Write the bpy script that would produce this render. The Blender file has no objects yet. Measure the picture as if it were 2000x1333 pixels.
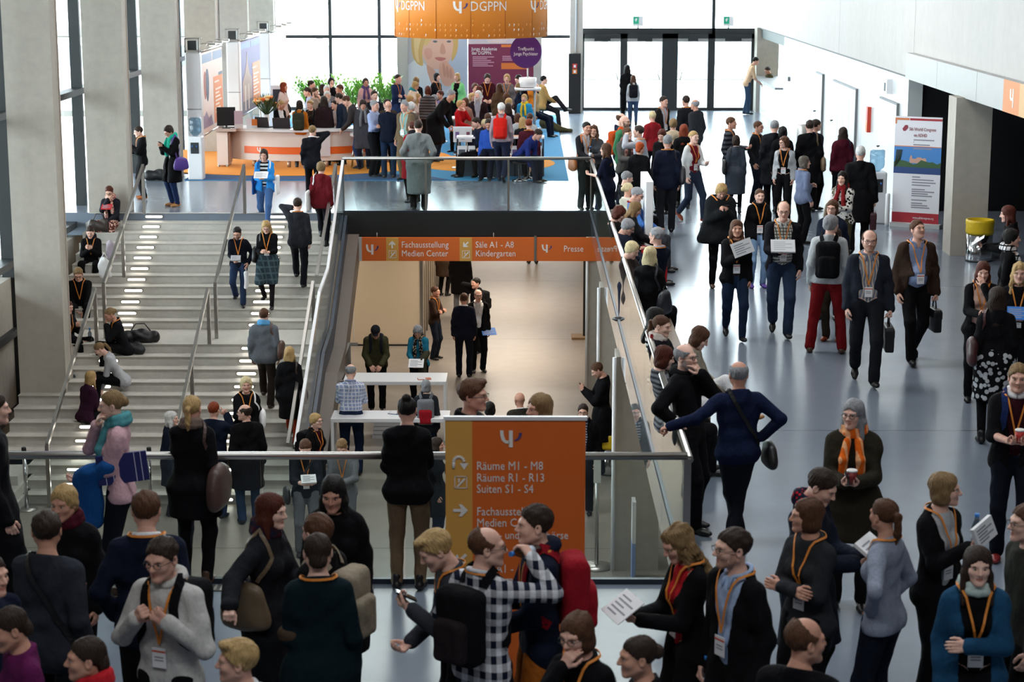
import bpy, bmesh, math, random
import numpy as np
from mathutils import Matrix, Vector
# ---------------------------------------------------------------- camera geometry (2000x1333 frame)
CAMZ,PITCH,YAW,FPX=5.1,math.radians(11.35),math.radians(.2947),3812.
def ray(px,py):
    x,y=(px-1000)/FPX,-(py-666.5)/FPX
    d=np.array((x,math.cos(PITCH)+y*math.sin(PITCH),-math.sin(PITCH)+y*math.cos(PITCH)))
    c,s=math.cos(YAW),math.sin(YAW); return np.array((c*d[0]-s*d[1],s*d[0]+c*d[1],d[2]))
def gp(px,py,z=0.):          # the point of the level z that shows at (px, py)
    d=ray(px,py); t=(z-CAMZ)/d[2]; return (d[0]*t,d[1]*t)
def atY(px,py,Y):            # the point of the plane at distance Y
    d=ray(px,py); t=Y/d[1]; return (d[0]*t,CAMZ+d[2]*t)
def atX(px,py,X):
    d=ray(px,py); t=X/d[0]; return (d[1]*t,CAMZ+d[2]*t)
def proj(p):
    c,s=math.cos(-YAW),math.sin(-YAW); x,y,z=p[0],p[1],p[2]-CAMZ; x,y=c*x-s*y,s*x+c*y
    f=y*math.cos(PITCH)-z*math.sin(PITCH); u=y*math.sin(PITCH)+z*math.cos(PITCH); return (1000+FPX*x/f,666.5-FPX*u/f)
sc=bpy.context.scene
cam=bpy.data.objects.new('camera',bpy.data.cameras.new('camera')); sc.collection.objects.link(cam); sc.camera=cam
cam.location=(0,0,CAMZ); cam.rotation_euler=(math.pi/2-PITCH,0,YAW); cam.data.sensor_width=36; cam.data.lens=FPX*36/2000; cam.data.clip_end=600
cam.data.dof.use_dof=True; cam.data.dof.focus_distance=32; cam.data.dof.aperture_fstop=4.5
sc.view_settings.view_transform='Standard'; sc.view_settings.look='None'; sc.view_settings.gamma=1; sc.view_settings.use_curve_mapping=False
sc.view_settings.exposure=0.75
sc.cycles.use_denoising=True; sc.cycles.max_bounces=8; sc.cycles.diffuse_bounces=4; sc.cycles.glossy_bounces=3; sc.cycles.transparent_max_bounces=16; sc.cycles.caustics_reflective=False; sc.cycles.caustics_refractive=False; sc.cycles.sample_clamp_indirect=6
wld=bpy.data.worlds.new('overcast sky'); sc.world=wld; wld.use_nodes=True
_b=wld.node_tree.nodes['Background']; _b.inputs[0].default_value=(.87,.94,1,1); _b.inputs[1].default_value=9.5
def area(name,loc,rot,sx,sy,power,c=(1,1,1)):
    L=bpy.data.lights.new(name,'AREA'); L.shape='RECTANGLE'; L.size=sx; L.size_y=sy; L.energy=power; L.color=c
    o=bpy.data.objects.new(name,L); sc.collection.objects.link(o); o.location=loc; o.rotation_euler=rot; return o
# fill lights added under the hall ceiling; ceiling lamps of the lower exhibition level
for _y,_w in ((5,260),(15,280),(26,430),(38,460),(50,380)): area('hall_fill_light',(0,_y,9.3),(0,0,0),9,1.2,_w,(.94,.98,1) if _y<20 else (1,.98,.95))
for _y in (41.5,48,55): area('lower_hall_lamp',(-.4,_y,-.62),(0,0,0),2.2,3.6,120,(1,.84,.68))
for _y in (41.5,48,55): area('lower_hall_lamp',(-5.5,_y,-.62),(0,0,0),2.2,3.6,80,(1,.84,.68))
# ---------------------------------------------------------------- numeric helpers
def rx(a): c,s=math.cos(a),math.sin(a); return np.array([[1,0,0],[0,c,-s],[0,s,c]],np.float32)
def ry(a): c,s=math.cos(a),math.sin(a); return np.array([[c,0,s],[0,1,0],[-s,0,c]],np.float32)
def rz(a): c,s=math.cos(a),math.sin(a); return np.array([[c,-s,0],[s,c,0],[0,0,1]],np.float32)
D2R=math.pi/180
V3=lambda *a: np.array(a,np.float32)
def nrm(v):
    v=np.asarray(v,np.float32); return v/(np.linalg.norm(v)+1e-9)

class Pr:            # one rounded cone, optionally in a turned and squashed frame
    __slots__=('a','b','ra','rb','R','o','q','k')
    def __init__(s,a,ra,b=None,rb=None,R=None,o=None,q=None,k=.03):
        s.a=np.asarray(a,np.float32); s.b=s.a if b is None else np.asarray(b,np.float32)
        s.ra=ra; s.rb=ra if rb is None else rb; s.R=R; s.o=o; s.q=None if q is None else np.asarray(q,np.float32); s.k=k
    def d(s,p,t=0.):
        if s.R is not None: p=(p-s.o)@s.R
        a,b=s.a,s.b; sc=1.
        if s.q is not None:
            p=p/s.q; a=a/s.q; b=b/s.q; sc=float(s.q.min())
        ba=b-a; pa=p-a; l=float(ba@ba)
        if l<1e-9: return (np.sqrt((pa*pa).sum(1))-(s.ra+t/max(sc,.5)))*sc
        h=np.clip(pa@ba/l,0,1); e=pa-h[:,None]*ba
        return (np.sqrt((e*e).sum(1))-(s.ra+h*(s.rb-s.ra)+t/max(sc,.5)))*sc
def smin(a,b,k):
    h=np.clip(.5+.5*(b-a)/k,0,1); return b+(a-b)*h-k*h*(1-h)
def smax(a,b,k): return -smin(-a,-b,k)
def union(prs,p,t=0.):
    d=None
    for q in prs:
        e=q.d(p,t); d=e if d is None else smin(d,e,q.k)
    return d
def ell(p,c,r):
    r=np.asarray(r,np.float32); q=(p-np.asarray(c,np.float32))/r; l=np.sqrt((q*q).sum(1))
    g=np.sqrt(((q/r)**2).sum(1)); return l*(l-1)/(g+1e-6)
def cap(p,a,b,ra,rb=None): return Pr(a,ra,b,rb).d(p)

def isomesh(f,lo,hi,h):
    lo=np.asarray(lo,np.float32)-2*h; hi=np.asarray(hi,np.float32)+2*h
    nc=np.maximum(np.ceil((hi-lo)/(4*h)).astype(int),1); nf=nc*4+1
    ax=[lo[i]+np.arange(nc[i]+1,dtype=np.float32)*4*h for i in range(3)]
    G=np.stack(np.meshgrid(*ax,indexing='ij'),-1).reshape(-1,3)
    dc=f(G).reshape(nc+1); near=np.abs(dc)<4*h*1.45
    act=np.zeros(nc,bool); sg=dc<0
    lo_=np.zeros(nc,int)
    for i in (0,1):
        for j in (0,1):
            for k in (0,1):
                sl=(slice(i,i+nc[0]),slice(j,j+nc[1]),slice(k,k+nc[2]))
                act|=near[sl]; lo_+=sg[sl]
    act|=(lo_>0)&(lo_<8)
    m=np.zeros(nf,bool); A=np.argwhere(act)
    if len(A)==0: return np.zeros((0,3),np.float32),np.zeros((0,4),int)
    o=np.stack(np.meshgrid(*[np.arange(5)]*3,indexing='ij'),-1).reshape(-1,3)
    I=(A[:,None,:]*4+o[None]).reshape(-1,3); m[I[:,0],I[:,1],I[:,2]]=True
    near_i=np.minimum((np.arange(nf[0])+2)//4,nc[0]),np.minimum((np.arange(nf[1])+2)//4,nc[1]),np.minimum((np.arange(nf[2])+2)//4,nc[2])
    v=dc[np.ix_(*near_i)].astype(np.float32)
    W=np.argwhere(m); v[m]=f(lo+W.astype(np.float32)*h)
    s=v<0; c=nf-1
    cnt=np.zeros(c,np.int8)
    for i in (0,1):
        for j in (0,1):
            for k in (0,1): cnt+=s[i:i+c[0],j:j+c[1],k:k+c[2]]
    C=np.argwhere((cnt>0)&(cnt<8))
    ids=np.full(c,-1,np.int32); ids[C[:,0],C[:,1],C[:,2]]=np.arange(len(C))
    acc=np.zeros((len(C),3),np.float32); n=np.zeros(len(C),np.float32)
    cor=[(i,j,k) for i in (0,1) for j in (0,1) for k in (0,1)]
    cv={q:v[C[:,0]+q[0],C[:,1]+q[1],C[:,2]+q[2]] for q in cor}
    for q in cor:
        for a in range(3):
            if q[a]: continue
            r=list(q); r[a]=1; r=tuple(r); x,y=cv[q],cv[r]
            w=(x<0)!=(y<0); t=np.where(w,x/(np.where(w,x-y,1)),0)
            pt=np.zeros((len(C),3),np.float32)+np.array(q,np.float32); pt[:,a]+=t
            acc[w]+=pt[w]; n+=w
    P=lo+(C+acc/n[:,None])*h
    F=[]
    for a in range(3):
        b,d=(a+1)%3,(a+2)%3
        s0=[slice(None)]*3; s1=[slice(None)]*3
        s0[a]=slice(0,-1); s1[a]=slice(1,None)
        x=s[tuple(s0)]; y=s[tuple(s1)]; E=np.argwhere(x!=y)
        E=E[(E[:,b]>0)&(E[:,d]>0)&(E[:,b]<nf[b]-1)&(E[:,d]<nf[d]-1)]
        ins=x[E[:,0],E[:,1],E[:,2]]
        def cell(db,dd):
            e=E.copy(); e[:,b]-=db; e[:,d]-=dd; return ids[e[:,0],e[:,1],e[:,2]]
        q=np.stack([cell(1,1),cell(0,1),cell(0,0),cell(1,0)],1)
        q[~ins]=q[~ins][:,::-1]; F.append(q)
    F=np.concatenate(F); F=F[(F>=0).all(1)]
    return P.astype(np.float32),F

# ---------------------------------------------------------------- blender helpers
C=bpy.context.scene.collection
def mesh_of(name,P,F,mi=None,smooth=True):
    me=bpy.data.meshes.new(name); P=np.asarray(P,np.float32); F=np.asarray(F,np.int32)
    me.vertices.add(len(P)); me.vertices.foreach_set('co',P.ravel())
    k=F.shape[1] if len(F) else 4
    me.loops.add(F.size); me.loops.foreach_set('vertex_index',F.ravel())
    me.polygons.add(len(F)); me.polygons.foreach_set('loop_start',np.arange(0,F.size,k,dtype=np.int32))
    if mi is not None: me.polygons.foreach_set('material_index',np.asarray(mi,np.int32))
    me.polygons.foreach_set('use_smooth',np.full(len(F),smooth))
    me.update(); return me
def link(name,me,mats=(),parent=None,loc=None,M=None):
    o=bpy.data.objects.new(name,me); C.objects.link(o)
    if me is not None:
        for m in (mats if isinstance(mats,(list,tuple)) else [mats]): me.materials.append(m)
    if parent is not None: o.parent=parent
    if M is not None: o.matrix_world=M
    if loc is not None: o.location=loc
    return o
def tag(o,label=None,cat=None,group=None,kind=None):
    if label: o['label']=label
    if cat: o['category']=cat
    if group: o['group']=group
    if kind: o['kind']=kind
    return o
def thing(name,label,cat,loc=(0,0,0),rot=0,group=None):
    o=bpy.data.objects.new(name,None); C.objects.link(o); o.location=loc; o.rotation_euler=(0,0,rot*D2R)
    o.empty_display_size=.2
    return tag(o,label,cat,group,'thing' if label else None)

class MB:            # collects simple solids into one mesh
    def __init__(s): s.v=[]; s.f=[]; s.m=[]; s.sm=[]
    def add(s,V,F,mi=0,sm=False):
        b=len(s.v); s.v+= [tuple(x) for x in V]; s.f+=[tuple(b+i for i in q) for q in F]; s.m+=[mi]*len(F); s.sm+=[sm]*len(F); return s
    def box(s,x0,x1,y0,y1,z0,z1,mi=0,M=None):
        V=[(x,y,z) for x in (x0,x1) for y in (y0,y1) for z in (z0,z1)]
        if M is not None: V=[tuple(M(np.array(q))) for q in V]
        return s.add(V,[(0,1,3,2),(4,6,7,5),(0,4,5,1),(2,3,7,6),(0,2,6,4),(1,5,7,3)],mi)
    def cbox(s,c,d,mi=0,M=None): return s.box(c[0]-d[0]/2,c[0]+d[0]/2,c[1]-d[1]/2,c[1]+d[1]/2,c[2]-d[2]/2,c[2]+d[2]/2,mi,M)
    def tube(s,pts,r,n=8,mi=0,caps=True,sm=True):
        pts=[np.asarray(p,float) for p in pts]; rr=r if isinstance(r,(list,tuple)) else [r]*len(pts); R=[]; u=None
        for i,p in enumerate(pts):
            a=pts[max(i-1,0)]; b=pts[min(i+1,len(pts)-1)]; t=b-a; t=t/(np.linalg.norm(t)+1e-9)
            if u is None: u=np.cross(t,(0,0,1) if abs(t[2])<.9 else (1,0,0))
            u=u-t*(u@t); u/=np.linalg.norm(u)+1e-9; w=np.cross(t,u)
            R.append([p+rr[i]*(math.cos(2*math.pi*k/n)*u+math.sin(2*math.pi*k/n)*w) for k in range(n)])
        V=[q for ring in R for q in ring]; F=[]
        for i in range(len(pts)-1):
            for k in range(n): F.append((i*n+k,i*n+(k+1)%n,(i+1)*n+(k+1)%n,(i+1)*n+k))
        s.add(V,F,mi,sm)
        if caps:
            b=len(s.v)-len(V); s.f+= [tuple(b+k for k in range(n))[::-1],tuple(b+(len(pts)-1)*n+k for k in range(n))]; s.m+=[mi]*2; s.sm+=[False]*2
        return s
    def bar(s,a,b,w,h,mi=0,up=(0,0,1)):      # rectangular bar
        a=np.asarray(a,float); b=np.asarray(b,float); t=b-a; t/=np.linalg.norm(t); u=np.cross(t,up); u/=np.linalg.norm(u); v=np.cross(u,t)
        V=[q+sx*u*w/2+sy*v*h/2 for q in (a,b) for sx,sy in ((-1,-1),(1,-1),(1,1),(-1,1))]
        return s.add(V,[(3,2,1,0),(4,5,6,7),(0,1,5,4),(1,2,6,5),(2,3,7,6),(3,0,4,7)],mi)
    def lathe(s,prof,c=(0,0,0),n=20,mi=0,sm=True):
        V=[]; F=[]
        for r,z in prof:
            for k in range(n): V.append((c[0]+r*math.cos(2*math.pi*k/n),c[1]+r*math.sin(2*math.pi*k/n),c[2]+z))
        for i in range(len(prof)-1):
            for k in range(n): F.append((i*n+k,i*n+(k+1)%n,(i+1)*n+(k+1)%n,(i+1)*n+k))
        s.add(V,F,mi,sm); b=len(s.v)-len(V)
        s.f.append(tuple(b+k for k in range(n))[::-1]); s.f.append(tuple(b+(len(prof)-1)*n+k for k in range(n))); s.m+=[mi]*2; s.sm+=[False]*2
        return s
    def prism(s,poly,axis,a,b,mi=0):         # poly in the two other axes
        def P(u,w,t): return (t,u,w) if axis=='x' else (u,t,w) if axis=='y' else (u,w,t)
        n=len(poly); V=[P(u,w,a) for u,w in poly]+[P(u,w,b) for u,w in poly]
        F=[tuple(range(n)),tuple(range(2*n-1,n-1,-1))]+[(i,i+n,(i+1)%n+n,(i+1)%n) for i in range(n)]
        return s.add(V,F,mi)
    def build(s,name,mats,parent=None,loc=None,bevel=0,M=None,rot=None):
        me=bpy.data.meshes.new(name); me.from_pydata(s.v,[],s.f); me.polygons.foreach_set('material_index',s.m); me.polygons.foreach_set('use_smooth',s.sm)
        bm=bmesh.new(); bm.from_mesh(me); bmesh.ops.recalc_face_normals(bm,faces=bm.faces); bm.to_mesh(me); bm.free()
        o=link(name,me,mats,parent,loc,M)
        if rot is not None: o.rotation_euler=rot
        if bevel:
            b=o.modifiers.new('bevel','BEVEL'); b.width=bevel; b.segments=2; b.limit_method='ANGLE'
        return o
def struct(o,kind='structure'): o['kind']=kind; return o

# ---------------------------------------------------------------- materials
MAT={}
def hexc(h):
    h=h.lstrip('#'); c=[int(h[i:i+2],16)/255 for i in (0,2,4)]
    return tuple((x/12.92 if x<=.04045 else ((x+.055)/1.055)**2.4) for x in c)
COL=dict(black='#0e0e11',dark='#1b1c21',navy='#141a2c',blue='#2b6fc2',brightblue='#2f8fe0',royal='#2a3f9a',denim='#253349',jean='#3a4e6c',lightjean='#7f9dbf',grey='#6f7278',darkgrey='#3b3d42',lightgrey='#b4b7bb',white='#e8e8ea',cream='#d9d2c4',beige='#b9a78f',brown='#4a3427',darkbrown='#2e221c',tan='#a8743f',olive='#4a4630',khaki='#6b5a45',burgundy='#430f1d',maroon='#38151d',red='#b3202a',darkred='#7a1d20',orange='#d9822b',rust='#8f3a1a',yellow='#e0c53a',green='#3f7a55',mint='#7fd08a',teal='#2f8f96',tealscarf='#4f8f96',turq='#2bb39a',petrol='#0b1c22',purple='#4f3288',lilac='#8d7fa8',pink='#c6a0a8',rose='#d8b4a4',lavender='#a79aa6',lightblue='#9fb3d4',greyblue='#6b7590',bluegrey='#3a465a',cognac='#a55a1e',steelblue='#1d4666',
 skin='#c99a80',hblond='#a88a5c',hlight='#c8b78f',hdblond='#7d6444',hbrown='#4f3322',hdbrown='#2d2019',hblack='#14110f',hgrey='#85868a',hwhite='#d3d2cd',hred='#7a3318',hauburn='#4b2015',hginger='#a8481b')
def col(c): return hexc(COL.get(c,c))
class NT:
    def __init__(s,name):
        s.m=bpy.data.materials.new(name); s.m.use_nodes=True; s.t=s.m.node_tree; s.b=s.t.nodes['Principled BSDF']
    def n(s,k,**kw):
        x=s.t.nodes.new(k)
        for a,b in kw.items():
            if a[0]=='i' and a[1:].isdigit(): x.inputs[int(a[1:])].default_value=b
            elif a in ('op',): x.operation=b
            else: setattr(x,a,b)
        return x
    def l(s,a,b): s.t.links.new(a,b)
    def inp(s,k,v): s.b.inputs[k].default_value=v
def simple(name,c,rough=.6,metal=0,spec=None,emit=0,bump=0,bscale=40,var=0,vscale=6):
    key=('s',name)
    if key in MAT: return MAT[key]
    t=NT(name); c=col(c) if isinstance(c,str) else c
    t.inp('Base Color',(*c,1)); t.inp('Roughness',rough); t.inp('Metallic',metal)
    if spec is not None: t.inp('Specular IOR Level',spec)
    if emit: t.inp('Emission Color',(*c,1)); t.inp('Emission Strength',emit)
    if bump or var:
        tc=t.n('ShaderNodeTexCoord'); nz=t.n('ShaderNodeTexNoise'); t.l(tc.outputs['Object'],nz.inputs['Vector'])
        nz.inputs['Scale'].default_value=vscale if var else bscale; nz.inputs['Detail'].default_value=4
        if var:
            mx=t.n('ShaderNodeMix',data_type='RGBA'); mx.inputs[6].default_value=(*[x*(1-var) for x in c],1); mx.inputs[7].default_value=(*[min(1,x*(1+var)) for x in c],1)
            t.l(nz.outputs[0],mx.inputs[0]); t.l(mx.outputs[2],t.b.inputs['Base Color'])
        if bump:
            nb=t.n('ShaderNodeTexNoise'); t.l(tc.outputs['Object'],nb.inputs['Vector']); nb.inputs['Scale'].default_value=bscale
            bp=t.n('ShaderNodeBump'); bp.inputs['Strength'].default_value=bump; bp.inputs['Distance'].default_value=.01
            t.l(nb.outputs[0],bp.inputs['Height']); t.l(bp.outputs[0],t.b.inputs['Normal'])
    MAT[key]=t.m; return t.m
def cloth(c,pat=None):
    key=('c',c,pat)
    if key in MAT: return MAT[key]
    t=NT('cloth_'+(c.strip('#'))+('_'+pat if pat else '')); base=col(c); t.inp('Roughness',.9); t.inp('Specular IOR Level',.12)
    tc=t.n('ShaderNodeTexCoord'); mp=t.n('ShaderNodeMapping'); mp.inputs['Scale'].default_value=(1,1,.55); t.l(tc.outputs['Object'],mp.inputs['Vector'])
    nz=t.n('ShaderNodeTexNoise'); nz.inputs['Scale'].default_value=9; nz.inputs['Detail'].default_value=3; t.l(mp.outputs[0],nz.inputs['Vector'])
    bp=t.n('ShaderNodeBump'); bp.inputs['Strength'].default_value=.7; bp.inputs['Distance'].default_value=.05
    t.l(nz.outputs[0],bp.inputs['Height']); t.l(bp.outputs[0],t.b.inputs['Normal'])
    n2=t.n('ShaderNodeTexNoise'); n2.inputs['Scale'].default_value=60; t.l(tc.outputs['Object'],n2.inputs['Vector'])
    mx=t.n('ShaderNodeMix',data_type='RGBA'); mx.inputs[6].default_value=(*[x*.8 for x in base],1); mx.inputs[7].default_value=(*[x*1.2 for x in base],1)
    t.l(n2.outputs[0],mx.inputs[0]); out=mx.outputs[2]
    if pat:
        sp=t.n('ShaderNodeSeparateXYZ'); t.l(tc.outputs['Object'],sp.inputs[0])
        def band(o,freq,duty):
            a=t.n('ShaderNodeMath',op='MULTIPLY'); t.l(o,a.inputs[0]); a.inputs[1].default_value=freq
            b=t.n('ShaderNodeMath',op='FRACT'); t.l(a.outputs[0],b.inputs[0])
            g=t.n('ShaderNodeMath',op='LESS_THAN'); t.l(b.outputs[0],g.inputs[0]); g.inputs[1].default_value=duty; return g.outputs[0]
        def comb(o,a,c2):
            m=t.n('ShaderNodeMix',data_type='RGBA'); t.l(a,m.inputs[0]); t.l(o,m.inputs[6]); m.inputs[7].default_value=(*col(c2),1); return m.outputs[2]
        xy=t.n('ShaderNodeMath',op='ADD'); t.l(sp.outputs[0],xy.inputs[0]); t.l(sp.outputs[1],xy.inputs[1])
        k,c2,*r=pat.split('/')
        if k=='h': out=comb(out,band(sp.outputs[2],float(r[0]),.5),c2)
        elif k=='v': out=comb(out,band(xy.outputs[0],float(r[0]),.4),c2)
        elif k=='check':
            mul=t.n('ShaderNodeMath',op='ADD'); t.l(band(xy.outputs[0],float(r[0]),.5),mul.inputs[0]); t.l(band(sp.outputs[2],float(r[0]),.5),mul.inputs[1])
            m=t.n('ShaderNodeMath',op='MULTIPLY'); t.l(mul.outputs[0],m.inputs[0]); m.inputs[1].default_value=.5; out=comb(out,m.outputs[0],c2)
        elif k=='grid':
            mul=t.n('ShaderNodeMath',op='MAXIMUM'); t.l(band(xy.outputs[0],float(r[0]),.25),mul.inputs[0]); t.l(band(sp.outputs[2],float(r[0]),.25),mul.inputs[1]); out=comb(out,mul.outputs[0],c2)
        elif k=='spot':
            vo=t.n('ShaderNodeTexVoronoi'); vo.inputs['Scale'].default_value=float(r[0]); t.l(tc.outputs['Object'],vo.inputs['Vector'])
            g=t.n('ShaderNodeMath',op='LESS_THAN'); t.l(vo.outputs['Distance'],g.inputs[0]); g.inputs[1].default_value=.42; out=comb(out,g.outputs[0],c2)
    t.l(out,t.b.inputs['Base Color']); MAT[key]=t.m; return t.m
def hairmat(c):
    key=('h',c)
    if key in MAT: return MAT[key]
    t=NT('hair_'+c); b=col(c); t.inp('Roughness',.58); t.inp('Specular IOR Level',.22)
    tc=t.n('ShaderNodeTexCoord'); mp=t.n('ShaderNodeMapping'); mp.inputs['Scale'].default_value=(75,75,9); t.l(tc.outputs['Object'],mp.inputs['Vector'])
    nz=t.n('ShaderNodeTexNoise'); nz.inputs['Scale'].default_value=1.6; nz.inputs['Detail'].default_value=3; t.l(mp.outputs[0],nz.inputs['Vector'])
    mx=t.n('ShaderNodeMix',data_type='RGBA'); mx.inputs[6].default_value=(*[x*.3 for x in b],1); mx.inputs[7].default_value=(*[min(1,x*1.75) for x in b],1)
    t.l(nz.outputs[0],mx.inputs[0]); t.l(mx.outputs[2],t.b.inputs['Base Color'])
    bp=t.n('ShaderNodeBump'); bp.inputs['Strength'].default_value=.6; bp.inputs['Distance'].default_value=.012; t.l(nz.outputs[0],bp.inputs['Height']); t.l(bp.outputs[0],t.b.inputs['Normal'])
    MAT[key]=t.m; return t.m
def skinmat(c):
    key=('k',c)
    if key in MAT: return MAT[key]
    t=NT('skin_'+c.strip('#')); b=col(c); t.inp('Roughness',.5); t.inp('Specular IOR Level',.35)
    tc=t.n('ShaderNodeTexCoord'); nz=t.n('ShaderNodeTexNoise'); nz.inputs['Scale'].default_value=22; nz.inputs['Detail'].default_value=3; t.l(tc.outputs['Object'],nz.inputs['Vector'])
    mx=t.n('ShaderNodeMix',data_type='RGBA'); mx.inputs[6].default_value=(b[0]*.86,b[1]*.72,b[2]*.7,1); mx.inputs[7].default_value=(*[min(1,x*1.12) for x in b],1)
    t.l(nz.outputs[0],mx.inputs[0]); t.l(mx.outputs[2],t.b.inputs['Base Color']); MAT[key]=t.m; return t.m
# ---------------------------------------------------------------- things people carry (each a thing of its own)
def cname(c):
    if c[0]!='#': return {'#4a3c30':'brown'}.get(c,c)
    r,g_,b=[int(c[i:i+2],16) for i in(1,3,5)]; m=max(r,g_,b)
    return 'dark' if m<70 else 'red' if r>1.8*g_ and r>1.8*b else 'brown' if r>b*1.2 else 'blue' if b>r*1.2 else 'grey'
def rbox(c,hx,r,R=None,o=None):
    c=np.asarray(c,np.float32); hx=np.asarray(hx,np.float32)
    def f(p):
        if R is not None: p=(p-o)@R
        q=np.abs(p-c)-(hx-r); return np.linalg.norm(np.maximum(q,0),axis=1)+np.minimum(q.max(1),0)-r
    return f
def accessory(g,e,owner):
    owner=' '.join(owner.split()[:8 if e.startswith(('bottle','glass')) else 9]).rstrip(',')
    for w_ in(' with',' of',' in',' and',' the',' a',' by'):
        while owner.endswith(w_): owner=owner[:-len(w_)]
    e,_,lab=e.partition('='); kind,*a=e.split(':'); c=a[0] if a and a[0] else 'black'; side=-1 if (len(a)>1 and a[1]=='R') else 1
    s=g.s; M0=Matrix.Translation((g.X,g.Y,g.Z))@Matrix.Rotation(g.rot*D2R,4,'Z'); h=g.hg
    def root(name,cat,lb,ctr):
        r=thing(name,lab or lb,cat); ctr=[float(q) for q in ctr]; r.matrix_world=M0@Matrix.Translation(ctr); r['_c']=ctr; return r
    def put(r,name,P,F,mat):
        o=link(name,mesh_of(name,np.asarray(P,np.float32)-np.array(r['_c'],np.float32),F),mat,r); return o
    def putm(r,name,m,mats,**k):
        cc=r['_c']; m.v=[(x-cc[0],y-cc[1],z-cc[2]) for x,y,z in m.v]; return m.build(name,mats,r,**k)
    def strap(r,pts,wd,mat,name='strap',proj=True,gap=.006):
        P=np.array(pts,np.float32)
        # densify
        Q=[]; 
        for i in range(len(P)-1):
            for u in np.linspace(0,1,6)[:-1]: Q.append(P[i]*(1-u)+P[i+1]*u)
        Q.append(P[-1]); Q=np.array(Q,np.float32)
        S,N=on_surface(g.surf,Q,gap) 
        if proj!=True:
            k=proj; S[-k:]=Q[-k:]
        V,F=ribbon(S,wd,N,.008); m=MB(); m.add(V,F); putm(r,name,m,mat)
    if kind=='backpack':
        ctr=g.C((0,.215,.26)); r=root('backpack','backpack','%s backpack worn by %s'%(cname(c),owner),ctr); mt=cloth(c)
        f=rbox((0,.2*s,.27*s),(.15*s,.085*s,.23*s),.06*s,g.Rc,g.P); f2=rbox((0,.285*s,.2*s),(.115*s,.05*s,.13*s),.04*s,g.Rc,g.P)
        lo=ctr-.36*s;hi=ctr+.36*s
        put(r,'body',*isomesh(lambda p:f(p)+fold(p,.004),lo,hi,h),mt); put(r,'pocket',*isomesh(lambda p:f2(p)+fold(p,.004),lo,hi,h),cloth(a[1]) if len(a)>1 and a[1] not in('R','L') else mt)
        for k in(-1,1): strap(r,[g.C((k*.09,.13,.5)),g.C((k*.1,.0,.58)),g.C((k*.1,-.13,.42)),g.C((k*.12,-.16,.28)),g.C((k*.2,.03,.14))],.055*s,mt)
    elif kind in('bag','shoulder','tote','cross','hobo'):
        bx=dict(hobo=(.08,.22,.2),bag=(.05,.17,.14),shoulder=(.055,.16,.16),tote=(.03,.19,.21),cross=(.05,.16,.12))[kind]
        yy=.05; zz=dict(hobo=.0,bag=-.02,shoulder=.1,tote=.02,cross=-.06)[kind]; xx=.27*g.w if not g.fem else .25
        if kind=='tote': yy=.1
        cl=(side*xx*s,yy*s,zz*s); ctr=g.P+g.Rc@V3(*cl)
        nm={'tote':'tote_bag','cross':'messenger_bag'}.get(kind,'shoulder_bag'); r=root(nm,'bag','%s %s on the shoulder of %s'%(cname(c),nm.replace('_',' '),owner),ctr); mt=cloth(c) if kind in('tote',) else simple('bag '+c,c,.45,bump=.3,bscale=18)
        f0=rbox(V3(0,0,0),[q*s for q in bx],min(bx)*.95*s); bz=bx[2]*s; cl_=V3(*cl)
        def f(p):
            q=(p-g.P)@g.Rc-cl_; k_=1-(.22 if kind!='tote' else .04)*q[:,2]/bz; q=q*np.stack([.8+.2/k_,1/k_,np.ones(len(q))],1).astype(np.float32); 
            return f0(q)*.85 if kind=='tote' else .4*f0(q)+.45*ell(q,(0,0,0),[1.12*v*s for v in bx])
        put(r,'bag_body',*isomesh(lambda p:f(p)+fold(p,.006,20),ctr-.34*s,ctr+.34*s,h),mt)
        tp=g.C((side*xx,yy,zz+bx[2]*.9)); k=side if kind!='cross' else -side; zs=.56 if kind!='cross' else .6
        if kind=='cross':
            strap(r,[g.C((side*xx,yy+.1,zz+.1)),g.C((side*.1,.16,.2)),g.C((-side*.03,.14,.4)),g.C((-side*.1,.05,.56)),g.C((-side*.08,-.12,.45)),g.C((side*.08,-.2,.2)),g.C((side*xx,yy-.1,zz+.1))],.035*s,mt)
        else:
            strap(r,[g.C((side*xx*1.0,yy-.08,zz+bx[2]*.9)),g.C((side*.15,-.13,.42)),g.C((side*.13,.0,.6)),g.C((side*.15,.13,.42)),g.C((side*xx*1.,yy+.08,zz+bx[2]*.9))],.028*s,mt)
    elif kind=='brief':
        am=g.arm[side]; hp=am['hand']; r=root('briefcase','bag','%s briefcase carried by %s'%(cname(c),owner),hp-V3(0,0,.24*s)); mt=simple('leather '+c,c,.4,bump=.2,bscale=60)
        b=MB(); b.cbox((hp[0],hp[1],hp[2]-.24*s),(.1*s,.38*s,.28*s)); putm(r,'case',b,mt,bevel=.02)
        b=MB(); b.cbox((hp[0],hp[1],hp[2]-.17*s),(.108*s,.385*s,.1*s)); putm(r,'flap',b,mt,bevel=.015)
        b=MB(); b.tube([hp+V3(0,.07*math.cos(q),-.1+.1*math.sin(q))*s for q in np.linspace(0,math.pi,9)],.009*s,6); putm(r,'handle',b,mt)
    elif kind=='carrier':   # thin carrier bag hanging from the hand
        am=g.arm[side]; hp=am['hand']; r=root('carrier_bag','bag','%s carrier bag held by %s'%(cname(c),owner),hp-V3(0,0,.25*s)); mt=cloth(c)
        cc=hp-V3(0,0,.3*s); f=rbox(cc,V3(.04,.15,.19)*s,.035*s); put(r,'bag_body',*isomesh(lambda p:f(p)+fold(p,.008,18),cc-.3*s,cc+.3*s,h),mt)
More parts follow.
